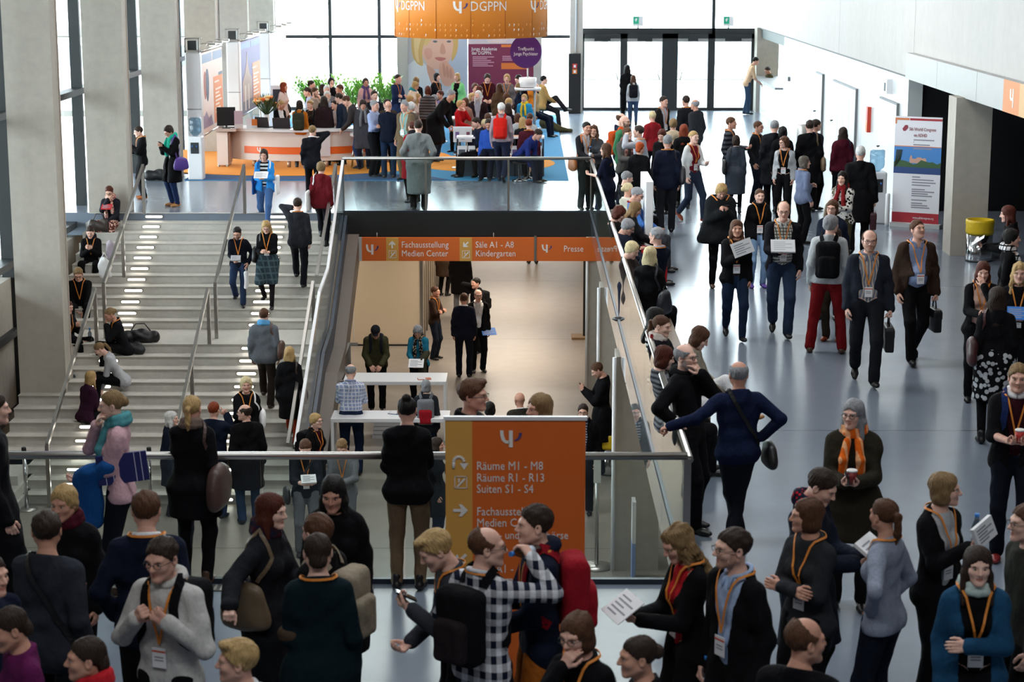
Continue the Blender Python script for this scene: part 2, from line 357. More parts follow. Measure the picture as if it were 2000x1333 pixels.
        b=MB(); b.tube([hp+V3(0,.05*math.cos(q),-.12+.11*math.sin(q))*s for q in np.linspace(0,math.pi,9)],.007*s,6); putm(r,'handle',b,mt)
    elif kind in('paper','book','tablet','notepad'):
        l_,r_=g.arm[1],g.arm[-1]; both=len(a)<2
        hp=(l_['hand']+r_['hand'])/2 if both else g.arm[side]['hand']; 
        sz={'paper':(.3,.21,.006),'book':(.3,.22,.022),'tablet':(.22,.16,.01),'notepad':(.21,.15,.03)}[kind]
        hp=hp+g.Rc@V3(0,-.035,.06); Rm=g.Rc@rx(35*D2R)
        if len(a)>2 and a[2]=='v': Rm=g.Rc@rx(80*D2R)@rz(.35)
        fr=lambda q:hp+Rm@(np.array(q,np.float32)*s)
        nm={'paper':'brochure','book':'programme_book','tablet':'tablet_computer','notepad':'notepad'}[kind]; r=root(nm,nm.replace('_',' ').split()[0],'%s %s held by %s'%(cname(c),nm.replace('_',' '),owner),hp)
        b=MB(); b.box(-sz[0]/2,sz[0]/2,-sz[1]/2,sz[1]/2,0,sz[2],0,fr); putm(r,'cover',b,simple('paper '+c,c,.6))
        b=MB()
        for j in range(5): b.box(-sz[0]*.38,sz[0]*(.38 if j%2 else .1),-sz[1]*.34+j*sz[1]*.15,-sz[1]*.34+j*sz[1]*.15+.012,sz[2],sz[2]+.001,0,fr)
        putm(r,'print',b,simple('print grey','#8f939c',.6))
    elif kind=='folder':     # clamped under the arm
        ctr=g.C((side*.15,.04,.2)); r=root('folder','folder','%s folder under the arm of %s'%(cname(c),owner),ctr); fr=lambda q:ctr+g.Rc@(rx(.1)@(np.array(q,np.float32)*s))
        b=MB().box(-.012,.012,-.2,.2,-.12,.12,0,fr); putm(r,'cover',b,simple('folder '+c,c,.5)); b=MB()
        for y_ in(-.14,-.08,.1,.15): b.box(.012*side,.0135*side,y_,y_+.006,-.12,.12,0,fr)
        putm(r,'stripes',b,simple('folder stripe','#c9c6dd',.5))
    elif kind=='phone':
        am=g.arm[side]; hp=am['hand']+am['n']*.005; fr=lambda q:hp+g.Rc@(rx(-35*D2R if am['T'][2]<g.sh[1][2] else 60*D2R)@(np.array(q,np.float32)*s))
        r=root('phone','phone','dark phone in the hand of %s'%owner,hp); b=MB().box(-.036,.036,-.07,.07,.02,.03,0,fr); putm(r,'phone_body',b,simple('phone black','#101012',.25))
        b=MB().box(-.032,.032,-.062,.062,.03,.031,0,fr); putm(r,'screen',b,simple('phone screen','#1c222c',.1))
    elif kind in('cup','glass','bottle'):
        am=g.arm[side]; hp=am['hand']+am['n']*.035*s+V3(0,-.01,.0); r=root({'cup':'paper_cup','glass':'drinking_glass','bottle':'water_bottle'}[kind],kind,'%s %s in the hand of %s'%(cname(c),{'cup':'paper cup','glass':'drinking glass','bottle':'plastic water bottle'}[kind],owner),hp)
        if am['hand'][2]>g.sh[1][2]+.05: mo=g.head+g.Rh@V3(0,-.1,-.05); ax=nrm(mo-hp); hp=mo-ax*.2; r.matrix_world=M0@Matrix.Translation([float(q) for q in hp])@Vector((0,0,1)).rotation_difference(Vector([float(q) for q in ax])).to_matrix().to_4x4(); r['_c']=[0.,0.,0.]; hp=np.zeros(3)
        if kind=='cup':
            b=MB().lathe([(.028,-.045),(.04,.055)],hp,16); putm(r,'cup_body',b,simple('cup '+c,c,.5)); b=MB().lathe([(.042,.055),(.042,.065),(.036,.07)],hp,16); putm(r,'lid',b,simple('cup lid','#e8e6e2',.4))
        elif kind=='glass':
            b=MB().lathe([(.028,-.05),(.034,.05),(.031,.05),(.026,-.044)],hp,16); putm(r,'tumbler',b,glassmat('drink glass',(.9,.9,.95),.6))
        else:
            b=MB().lathe([(.03,-.1),(.033,-.09),(.033,.06),(.015,.11),(.013,.13)],hp,14); putm(r,'bottle_body',b,glassmat('bottle plastic',(.8,.88,.95),.55)); b=MB().lathe([(.016,.128),(.016,.15)],hp,12); putm(r,'cap',b,simple('cap blue','#2f7fd0',.4)); b=MB().lathe([(.0335,-.04),(.0335,.02)],hp,14); putm(r,'label_band',b,simple('bottle label','#cfdcea',.5))
    elif kind=='coat':     # coat carried over the forearm
        am=g.arm[side]; m_=(am['E']*.4+am['T']*.6); r=root('folded_coat','coat','%s coat draped over the arm of %s'%(cname(c),owner),m_)
        pr=[Pr(am['E']+(0,0,.02),.07*s,am['T']+(0,0,.01),.07*s,k=.06),Pr(m_,.06*s,m_-V3(-side*.02,0,.36*s),.075*s,q=(.8,1.3,1),k=.08),Pr(am['T']-(0,0,.05),.055*s,am['T']-V3(0,.02,.34*s),.05*s,k=.06)]
        l_,u_=bounds(pr); put(r,'cloth_folds',*isomesh(lambda p:union(pr,p)+fold(p,.014,22),l_,u_,h),cloth(c))
    if '_c' in r.keys(): del r['_c']
def glassmat(name,c=(.85,.93,.92),a=.8,rough=.02):
    key=('g',name)
    if key in MAT: return MAT[key]
    m=bpy.data.materials.new(name); m.use_nodes=True; t=m.node_tree; t.nodes.clear()
    o=t.nodes.new('ShaderNodeOutputMaterial'); tr=t.nodes.new('ShaderNodeBsdfTransparent'); gl=t.nodes.new('ShaderNodeBsdfGlossy'); mx=t.nodes.new('ShaderNodeMixShader'); fr=t.nodes.new('ShaderNodeFresnel')
    ge=t.nodes.new('ShaderNodeNewGeometry'); mr=t.nodes.new('ShaderNodeMapRange'); mr.inputs[3].default_value=1.45; mr.inputs[4].default_value=1/1.45; t.links.new(ge.outputs['Backfacing'],mr.inputs[0]); t.links.new(mr.outputs[0],fr.inputs['IOR'])   # thin sheet: the same reflection from both sides
    tr.inputs[0].default_value=(*[x*a+(1-a)*.0 for x in c],1) ; gl.inputs['Roughness'].default_value=rough; gl.inputs[0].default_value=(.9,.9,.9,1)
    t.links.new(fr.outputs[0],mx.inputs[0]); t.links.new(tr.outputs[0],mx.inputs[1]); t.links.new(gl.outputs[0],mx.inputs[2]); t.links.new(mx.outputs[0],o.inputs[0])
    MAT[key]=m; return m
# ---------------------------------------------------------------- people: head, hair and hand shapes
def mx_(p): q=p.copy(); q[:,0]=np.abs(q[:,0]); return q
def head_sdf(p):
    q=mx_(p)
    d=ell(p,(0,.014,.036),(.074,.093,.082))
    d=smin(d,ell(p,(0,-.024,-.03),(.056,.066,.08)),.035)
    d=smin(d,cap(q,(.052,.004,-.05),(.012,-.066,-.094),.022,.018),.03)
    d=smin(d,ell(p,(0,-.074,-.095),(.02,.017,.016)),.02)
    d=smin(d,ell(q,(.036,-.056,-.022),(.024,.026,.022)),.03)
    d=smin(d,cap(q,(.014,-.083,.024),(.044,-.07,.026),.011),.018)
    d=smax(d,-ell(q,(.031,-.101,.002),(.017,.016,.012)),.014)
    d=smin(d,cap(p,(0,-.086,.016),(0,-.108,-.024),.007,.0115),.012)
    d=smin(d,ell(q,(.011,-.096,-.028),(.008,.01,.007)),.008)
    d=smin(d,cap(q,(0,-.09,-.054),(.019,-.08,-.055),.0062,.004),.006)
    d=smin(d,cap(q,(0,-.088,-.066),(.016,-.079,-.064),.0075,.004),.006)
    d=smax(d,-cap(q,(0,-.097,-.0605),(.02,-.084,-.059),.0022),.004)
    e=ell(q,(.077,.012,-.004),(.011,.021,.033)); e=smax(e,-ell(q,(.086,.006,-.002),(.007,.011,.019)),.006)
    d=smin(d,e,.008)
    n=cap(p,(0,.022,-.05),(0,.036,-.2),.05,.054)
    return smin(d,n,.03)
def nz3(p,f,a):
    x,y,z=p[:,0]*f,p[:,1]*f,p[:,2]*f
    return a*(np.sin(x*1.3+2*np.sin(z*.7))*np.sin(y*1.1+1.7*np.sin(x*.6))+.5*np.sin(2.3*x+y)*np.sin(2.1*z-x))
def strand(p,f=150.,a=.0019):
    th=np.arctan2(p[:,0],p[:,1]-.01); return a*np.sin(th*26+4*np.sin(p[:,2]*30))+a*.6*np.sin(th*51+p[:,2]*60)
def hair_sdf(st):
    def plane(p,z0,sl,k=0): return z0-sl*p[:,1]-p[:,2]       # negative above the line
    def base(p,t=.0): return ell(p,(0,.016,.038),(.082+t,.1+t,.09+t))
    def f(p):
        q=mx_(p)
        if st in('short','balding','fringe','side'):
            d=base(p,.002 if st!='side' else .006)
            cut=plane(p,-.006,.86); cut=smax(cut,-(ell(q,(.03,-.12,-.0),(.075,.07,.07))),.01)
            d=smax(d,cut,.012)
            if st=='side': d=smin(d,ell(p,(.02,-.05,.105),(.05,.045,.022)),.03)
            if st=='balding': d=smax(d,-ell(p,(0,-.06,.1),(.1,.11,.085)),.02)
            if st=='fringe': d=smax(d,-ell(p,(0,-.02,.13),(.085,.13,.1)),.01)
            return d+strand(p)+nz3(p,48,.0035)
        if st=='curly':
            d=smin(base(p,.012),ell(p,(0,.03,-.03),(.1,.085,.085)),.03); d=smax(d,-ell(p,(0,-.105,-.025),(.06,.085,.085)),.012)
            return smax(d,-.13-p[:,2],.02)+nz3(p,55,.006)
        if st=='short2':      # fuller short cut covering the ears
            d=smin(base(p,.006),ell(p,(0,.035,-.01),(.084,.072,.075)),.03); d=smax(d,-ell(p,(0,-.11,-.03),(.063,.085,.098)),.012)
            return smax(d,-.075-p[:,2],.015)+strand(p)+nz3(p,42,.004)
        if st in('bob','bobfull'):
            w=.006 if st=='bobfull' else 0
            d=smin(base(p,.005+w),ell(p,(0,.02,-.045),(.092+w,.085+w,.085)),.03); d=smax(d,-ell(p,(0,-.112,-.035),(.061,.088,.103)),.012)
            return smax(d,-.125-p[:,2],.015)+strand(p)+nz3(p,36,.004)
        if st in('long','wavy'):
            d=smin(base(p,.006),ell(p,(0,.02,-.05),(.09,.085,.1)),.03); d=smax(d,-ell(p,(0,-.112,-.04),(.06,.09,.11)),.012)
            b=Pr((0,.05,-.06),.07,(0,.1,-.27),.06,q=(1.25,.6,1)).d(p); d=smin(d,b,.03)
            d=smin(d,cap(q,(.075,.005,-.06),(.088,-.035,-.24),.03,.016),.02)
            return d+strand(p)+(nz3(p,38,.009) if st=='wavy' else nz3(p,30,.0035))
        if st in('pony','bun','topbun','tied'):
            d=base(p,-.001); d=smax(d,plane(p,.0,.78),.012); d=smax(d,-ell(q,(.03,-.125,.0),(.075,.075,.075)),.01)
            if st=='pony':
                d=smin(d,cap(p,(0,.1,.03),(0,.135,.02),.02,.026),.012); d=smin(d,cap(p,(0,.135,.02),(0,.14,-.1),.028,.026),.012); d=smin(d,cap(p,(0,.14,-.1),(0,.115,-.2),.026,.008),.012)
            elif st=='topbun': d=smin(d,ell(p,(0,.06,.125),(.038,.038,.034)),.012)
            elif st=='bun': d=smin(d,ell(p,(0,.115,.02),(.042,.035,.042)),.012)
            else: d=smin(d,ell(p,(0,.09,-.03),(.055,.04,.05)),.02)
            return d+strand(p,a=.002)+nz3(p,40,.0025)
        if st=='cap':
            d=smax(ell(p,(0,.01,.05),(.088,.108,.085)),.03-.25*p[:,1]-p[:,2],.008)
            return smin(d,ell(p,(0,-.1,.05),(.06,.05,.012)),.02)
        return base(p)
    lo=(-.13,-.13,-.36) if st in('long','wavy') else (-.13,-.14,-.26) if st=='pony' else (-.13,-.16,-.17)
    return f,lo,(.13,.2,.18)
HC={}
def hair_mesh(st,l):
    k=(st,l)
    if k not in HC:
        f,lo,hi=hair_sdf(st); P,F=isomesh(f,lo,hi,(.0055,.009,.014)[l])
        HC[k]=mesh_of('hair',P,F); HC[k].materials.append(None)
    return HC[k]
HD={}
def head_geo(l):
    if l not in HD:
        P,F=isomesh(head_sdf,(-.1,-.13,-.21),(.1,.13,.13),(.0045,.0075,.012)[l])
        c=P[F].mean(1); m=np.zeros(len(F),int)           # 0 skin 1 lip 2 beard zone
        ax=np.abs(c[:,0]); y,z=c[:,1],c[:,2]
        m[(z<-.07)&(y<-.01)&(z>-.12)|((z<-.015)&(z>-.075)&(ax>.047)&(y<.0)&(y>-.04))|((z<-.041)&(z>-.051)&(y<-.07)&(ax<.026))|((z<-.045)&(z>-.075)&(ax>.024)&(y<-.05))]=2
        m[(np.abs(z+.0605)<.0095)&(ax<.02)&(y<-.08)]=1
        def blob(c0,r,n=10):
            V=[];Q=[]; n2=n//2+1
            for i in range(n2+1):
                a=math.pi*i/n2
                for j in range(n): b=2*math.pi*j/n; V.append((c0[0]+r[0]*math.sin(a)*math.cos(b),c0[1]+r[1]*math.sin(a)*math.sin(b),c0[2]+r[2]*math.cos(a)))
            for i in range(n2):
                for j in range(n): Q.append((i*n+j,i*n+(j+1)%n,(i+1)*n+(j+1)%n,(i+1)*n+j))
            return np.array(V,np.float32),np.array(Q)
        Ps=[P];Fs=[F];Ms=[m]; nb=len(P)
        for sx in(-1,1):
            for c0,r,mi in(((.031*sx,-.0775,.003),(.0122,.0098,.0062),3),((.0305*sx,-.0838,.003),(.0066,.0042,.0058),4),((.032*sx,-.0865,.0215),(.017,.005,.0036),5)):
                v,q=blob(c0,r,10 if l<2 else 6); Ps.append(v);Fs.append(q+nb);Ms.append(np.full(len(q),mi)); nb+=len(v)
        HD[l]=(np.concatenate(Ps),np.concatenate(Fs),np.concatenate(Ms))
    return HD[l]
HN={}
def hand_geo(pose,l):   # right hand: wrist at origin, fingers along -z, palm faces +x, thumb side -y
    k=(pose,l)
    if k not in HN:
        c1,c2={'relax':(22,28),'grip':(72,75),'flat':(8,10),'hold':(42,40),'point':(75,80)}[pose]
        pr=[Pr((0,.014,-.02),.02,(0,.02,-.075),.019,q=(.72,1,1),k=.012),Pr((0,-.012,-.02),.02,(0,-.02,-.078),.019,q=(.72,1,1),k=.012),Pr((0,0,.03),.026,(0,0,-.02),.023,q=(.85,1.05,1),k=.02)]
        for i,(y,L) in enumerate(((-.03,.072),(-.0095,.08),(.011,.074),(.03,.058))):
            a1,a2=c1*D2R,c2*D2R
            if pose=='point' and i==0: a1,a2=.1,.1
            a=np.array((0,y,-.084)); sp=y*.5
            b=a+L*.48*np.array((math.sin(a1),sp,-math.cos(a1))); c=b+L*.36*np.array((math.sin(a1+a2),0,-math.cos(a1+a2))); d=c+L*.26*np.array((math.sin(a1+1.6*a2),0,-math.cos(a1+1.6*a2)))
            pr+=[Pr(a,.0098,b,.009,k=.006),Pr(b,.009,c,.0083,k=.004),Pr(c,.0083,d,.007,k=.004)]
        g=.5 if pose in('grip','hold','point') else .15
        a=np.array((.004,-.022,-.03)); b=a+.045*nrm((.25+g,-.75+g*.5,-.7)); c=b+.032*nrm((.3+g,-.25+g*.5,-.9)); d=c+.024*nrm((.3+g,.1,-.9))
        pr+=[Pr(a,.016,b,.0115,k=.012),Pr(b,.0115,c,.01,k=.005),Pr(c,.01,d,.0078,k=.005)]
        P,F=isomesh(lambda p:union(pr,p),(-.04,-.09,-.2),(.11,.06,.05),(.004,.0062,.0095)[l])
        HN[k]=(P,F)
    return HN[k]

# arm targets relative to the shoulder: (outward, forward, up), elbow pole, hand pose, palm (0 inward, 1 up, 2 back)
ARM=dict(down=((.06,.05,-.515),(.25,.8,-.2),'relax',0),hang=((.09,.02,-.53),(.4,.6,-.2),'grip',0),cross=((-.2,.2,-.24),(.7,-.1,-1),'relax',2),hold=((-.1,.33,-.26),(.5,.35,-1),'hold',1),
 phone=((-.13,.27,-.13),(.6,.2,-1),'hold',1),low=((-.1,.3,-.36),(.5,.5,-.7),'hold',1),chin=((-.13,.17,.06),(.4,-.5,-1),'relax',2),ear=((-.06,.06,.15),(1,-.1,-.6),'hold',0),hip=((.06,.0,-.36),(1,.5,0),'relax',0),
 pocket=((.05,.1,-.44),(.7,.8,0),'flat',0),strap=((-.06,.17,-.1),(.5,-.1,-1),'grip',2),out=((.46,.02,-.24),(.2,.6,-.3),'grip',0),fwd=((-.02,.46,-.18),(.5,.2,-1),'relax',0),table=((-.06,.36,-.34),(.6,.5,-.5),'relax',2),
 up=((-.08,.3,.08),(.5,-.1,-1),'point',2),knee=((-.06,.4,-.4),(.5,.3,-.5),'relax',2),back=((-.14,-.16,-.42),(.8,.6,0),'relax',0),drink=((.04,.21,.15),(.9,.2,-.8),'hold',0),lap=((-.12,.3,-.38),(.6,.3,-.5),'relax',1),carry=((-.12,.22,-.3),(.5,.5,-.6),'hold',1),reach=((.1,.5,-.28),(.4,.3,-1),'relax',2))
def ik(S,T,l1,l2,pole):
    v=T-S; d=float(np.linalg.norm(v)); m=(l1+l2)*.995
    if d>m: T=S+v*(m/d); v=T-S; d=m
    u=v/d; pole=pole-u*(pole@u); pole=nrm(pole)
    a=(l1*l1-l2*l2+d*d)/(2*d); h=math.sqrt(max(l1*l1-a*a,0)); return S+u*a+pole*h,T

class Rig:
    """Joints of one posed person in a local frame: feet at z=0, facing -y."""
    def __init__(g,H,legs='stand',seat=0,lean=0,twist=0,tilt=0,hyaw=0,hpitch=0,la='down',ra='down',fem=False,wide=1.,sx=0.):
        s=H/1.75; g.s=s; g.fem=fem; g.w=wide
        hw=.095*s
        g.seat=seat; pz=.95*s; py=0.
        ft={}
        if legs=='sit': pz=seat+.115*s; py=.0
        elif legs=='walk' or legs=='walk2': pz=.925*s
        elif legs=='bend': py=.1*s
        g.P=V3(0,py,pz)
        g.Rc=rz(twist*D2R)@ry(tilt*D2R)@rx(lean*D2R)
        g.C=lambda v:(g.P+g.Rc@(np.asarray(v,np.float32)*s)).astype(np.float32)
        sw=(.14 if fem else .162)*(1+.6*(wide-1))
        g.sh={k:g.C((k*sw,.005,.458)) for k in(-1,1)}
        g.neck=g.C((0,.012,.545))
        g.Rh=rz((twist*.6+hyaw)*D2R)@rx((lean*.25+hpitch)*D2R)
        g.hs=s*.5+.5 if not fem else (s*.5+.5)*.965
        hc=g.C((0,.0,.585)); g.head=hc+g.Rh@V3(0,-.03,.1)*s
        g.arm={}
        for k,nm in((-1,ra),(1,la)):
            t,pole,hp,pm=ARM[nm] if isinstance(nm,str) else nm
            S=g.sh[k]; f=lambda q:g.Rc@V3(k*q[0],-q[1],q[2])
            if isinstance(nm,str) and nm in('down','hang'): f=lambda q:(rz(twist*D2R)@V3(k*q[0],-q[1],q[2]))
            T=S+f(t)*s; E,T=ik(S,T,.29*s,.255*s,f((pole[0],-pole[1],pole[2])))
            dr=nrm(T-E); inw=V3(-k,0,0) if pm==0 else V3(0,0,1) if pm==1 else V3(0,.9,-.3)
            if pm==0 and abs(dr[0])>.8: inw=V3(0,0,-1)
            if pm==0: inw=rz(twist*D2R)@inw
            x=nrm(inw-dr*(inw@dr)); z=-dr; y=np.cross(z,x)
            R=np.stack([x,y,z],1)   # right hand has thumb at -y; the left is mirrored
            g.arm[k]=dict(S=S,E=E,T=T,R=R,d=dr,n=x,pose=hp,mir=1 if (y@V3(0,-1,0)<0 or pm) else -1)
            a=g.arm[k]
            # choose mirror so that the thumb points forward/up/inward
            want=V3(0,-1,.3) if pm==0 else V3(k,-.2,.4) if pm==1 else V3(-k,0,.4)
            a['mir']=1 if (-y)@want>0 else -1
            a['hand']=T+dr*.085*s+x*.022*s
        g.leg={}
        for k in(-1,1):
            Hh=g.P+(rz(twist*.4*D2R)@V3(k*hw,0,-.025*s)); ff=V3(k*.1,-1,0); fp=0
            A=V3(k*.105*s,.02,.085*s)
            if legs=='sit':
                A=V3(k*.1*s,-.46*s,.085*s); 
            elif legs=='cross' : A=V3(-k*.05*s,-.03 if k>0 else .05,.085*s)
            elif legs in('walk','walk2'):
                fw=(k>0)==(legs=='walk')
                A=V3(k*.08*s,(-.24 if fw else .27)*s,(.09 if fw else .16)*s); fp=-.12 if fw else .6
            elif legs=='one': A=V3(k*.1*s,(.02 if k>0 else -.12)*s,.085*s)
            elif legs=='wide': A=V3(k*.2*s,.0,.085*s)
            elif legs=='stairup': A=V3(k*.09*s,(-.28 if k>0 else .05)*s,(.24 if k>0 else .085)*s)
            elif legs=='stairdn': A=V3(k*.09*s,(-.22 if k>0 else .05)*s,(-.0 if k>0 else .085+.155)*s); 
            elif legs=='bend': A=V3(k*.11*s,.12*s,.085*s)
            kp=V3(k*.12,-1,.15)
            if legs=='sitcross' or (legs=='sit' and sx and k==sx):   # one leg crossed over the other knee
                pass
            g.leg[k]=dict(H=Hh,A=A,kp=kp,fp=fp,ff=nrm(ff))
        if legs=='sit' and sx:      # sx=+1/-1: that leg crossed over the other knee
            k=sx; o=g.leg[k]; o['A']=V3(-k*.13*s,-.62*s,seat-.02*s); o['kp']=V3(0,-.4,1); o['fp']=-.25; o['ff']=nrm(V3(-k*.35,-1,0))
        for k in(-1,1):
            o=g.leg[k]; o['K'],o['A']=ik(o['H'],o['A'],.435*s,.425*s,o['kp'])
    def torso(g,belly=0,cl=False):
        s=g.s; R=g.Rc; o=g.P; w=g.w; fm=g.fem
        def P(a,ra,b,rb,q=.64,k=.06):
            return Pr(np.array(a,np.float32)*s,ra*s,np.array(b,np.float32)*s,rb*s,R=R,o=o,q=(1,q,1),k=k*s)
        sw=(.14 if fm else .162)*(1+.6*(w-1))
        L=[P((-.07*w,.012,-.03),.112 if fm else .104,(.07*w,.012,-.03),.112 if fm else .104,.78),
           P((-.045*w,.0,.14),.1 if fm else .115,(.045*w,.0,.14),.1 if fm else .115,.72),
           P((-.072*w,.0,.33),.098 if fm else .11,(.072*w,.0,.33),.098 if fm else .11,.72),
           P((-sw+.04,.008,.45),.055,(sw-.04,.008,.45),.055,.85,.07),P((0,.01,.46),.06,(0,.012,.53),.05,.9,.09)]
        if fm: L+=[Pr((x*.072*s,-.062*s,.315*s),.056*s,R=R,o=o,k=.05*s) for x in(-1,1)]
        if belly: L.append(Pr((0,-.03*s-.04*belly*s,.16*s),.12*s,R=R,o=o,k=.09*s))
        return L
    def arms(g,t0=1.,upto=1.,wr=None):
        s=g.s; L=[]
        for k in(-1,1):
            a=g.arm[k]; f=.92 if g.fem else 1
            L.append(Pr(a['S'],.053*s*f,a['E'],.04*s*f,k=.035*s))
            if upto>.5:
                e=a['E']+(a['T']-a['E'])*min(1,(upto-.5)*2); L.append(Pr(a['E'],.04*s*f,e,(wr or .028)*s*f,k=.02*s))
        return L
    def legs(g,hem=None,thin=1.):
        s=g.s; L=[]
        for k in(-1,1):
            o=g.leg[k]
            L.append(Pr(o['H'],.092*s*thin,o['K'],.062*s*thin,k=.035*s)); e=o['A']
            L.append(Pr(o['K'],.06*s*thin,e,(hem or .04)*s,k=.03*s))
        return L

def fold(p,a,f=34.):
    x,y,z=p[:,0],p[:,1],p[:,2]; u=x*.9+y*.7
    w=.55+.45*np.sin(x*7+z*5+1.3*np.sin(y*9))           # creases gather in patches
    r=np.sin(z*f+3.2*np.sin(u*10)+1.5*np.sin(z*6)); r=r*np.abs(r)**.4
    return a*w*(r*.75+np.sin(u*f*.9+2.8*np.sin(z*9))*.5)
SKIN=['#dab2a0','#d0a491','#e2bcab','#c4957f','#d6ad9b']
def beardmat(h,k):
    a,b=col(h),col(k); c=[.72*x+.28*y for x,y in zip(a,b)]; return simple('beard '+h+k,tuple(c),.8,bump=.5,bscale=150)
def bounds(prs,t=.06):
    lo=[];hi=[]
    for q in prs:
        for e,r in((q.a,q.ra),(q.b,q.rb)):
            e=e if q.R is None else q.o+q.R@e
            lo.append(e-r*1.1);hi.append(e+r*1.1)
    return np.min(lo,0)-t,np.max(hi,0)+t
def iso_union(prs,t,h,cuts=(),fa=0.,lo=None,hi=None,also=(),ak=.025,fl=None):
    l,u=bounds(list(prs)+list(also),t+.02)
    if lo is not None: l=np.maximum(l,lo)
    if hi is not None: u=np.minimum(u,hi)
    def f(p):
        d=union(prs,p,t)
        if fl: d=d-fl(p)
        if fa: d=d+fold(p,fa)
        for c in cuts: d=np.maximum(d,c(p))
        if also:
            e=union(also,p,t)
            if fa: e=e+fold(p,fa)
            d=smin(d,e,ak)
        return d
    return isomesh(f,l,u,h),f
def ribbon(path,wd,up,th=.004):
    path=np.asarray(path,float); n=len(path); V=[];F=[]
    for i in range(n):
        t=path[min(i+1,n-1)]-path[max(i-1,0)]; t/=np.linalg.norm(t)+1e-9; sd=np.cross(t,up[i]); sd/=np.linalg.norm(sd)+1e-9
        for o in(0,th): V+=[path[i]+sd*wd/2+up[i]*o,path[i]-sd*wd/2+up[i]*o]
    for i in range(n-1):
        b=i*4;c=b+4
        F+=[(b+2,b+3,c+3,c+2),(b,c,c+1,b+1),(b,b+2,c+2,c),(b+1,c+1,c+3,b+3)]
    F+=[(0,1,3,2),(4*n-4,4*n-2,4*n-1,4*n-3)]
    return V,F
def on_surface(f,P,gap,it=6):
    P=np.asarray(P,np.float32).copy()
    def grad(P):
        e=.004; g=np.stack([f(P+np.eye(3,dtype=np.float32)[i]*e)-f(P-np.eye(3,dtype=np.float32)[i]*e) for i in range(3)],1); return g/(np.linalg.norm(g,axis=1,keepdims=True)+1e-6)
    for _ in range(it):
        d=f(P)-gap; P-=(d[:,None]*grad(P))*.8
    return P,grad(P)
def W(r,g,v): return r@np.asarray(v)+g

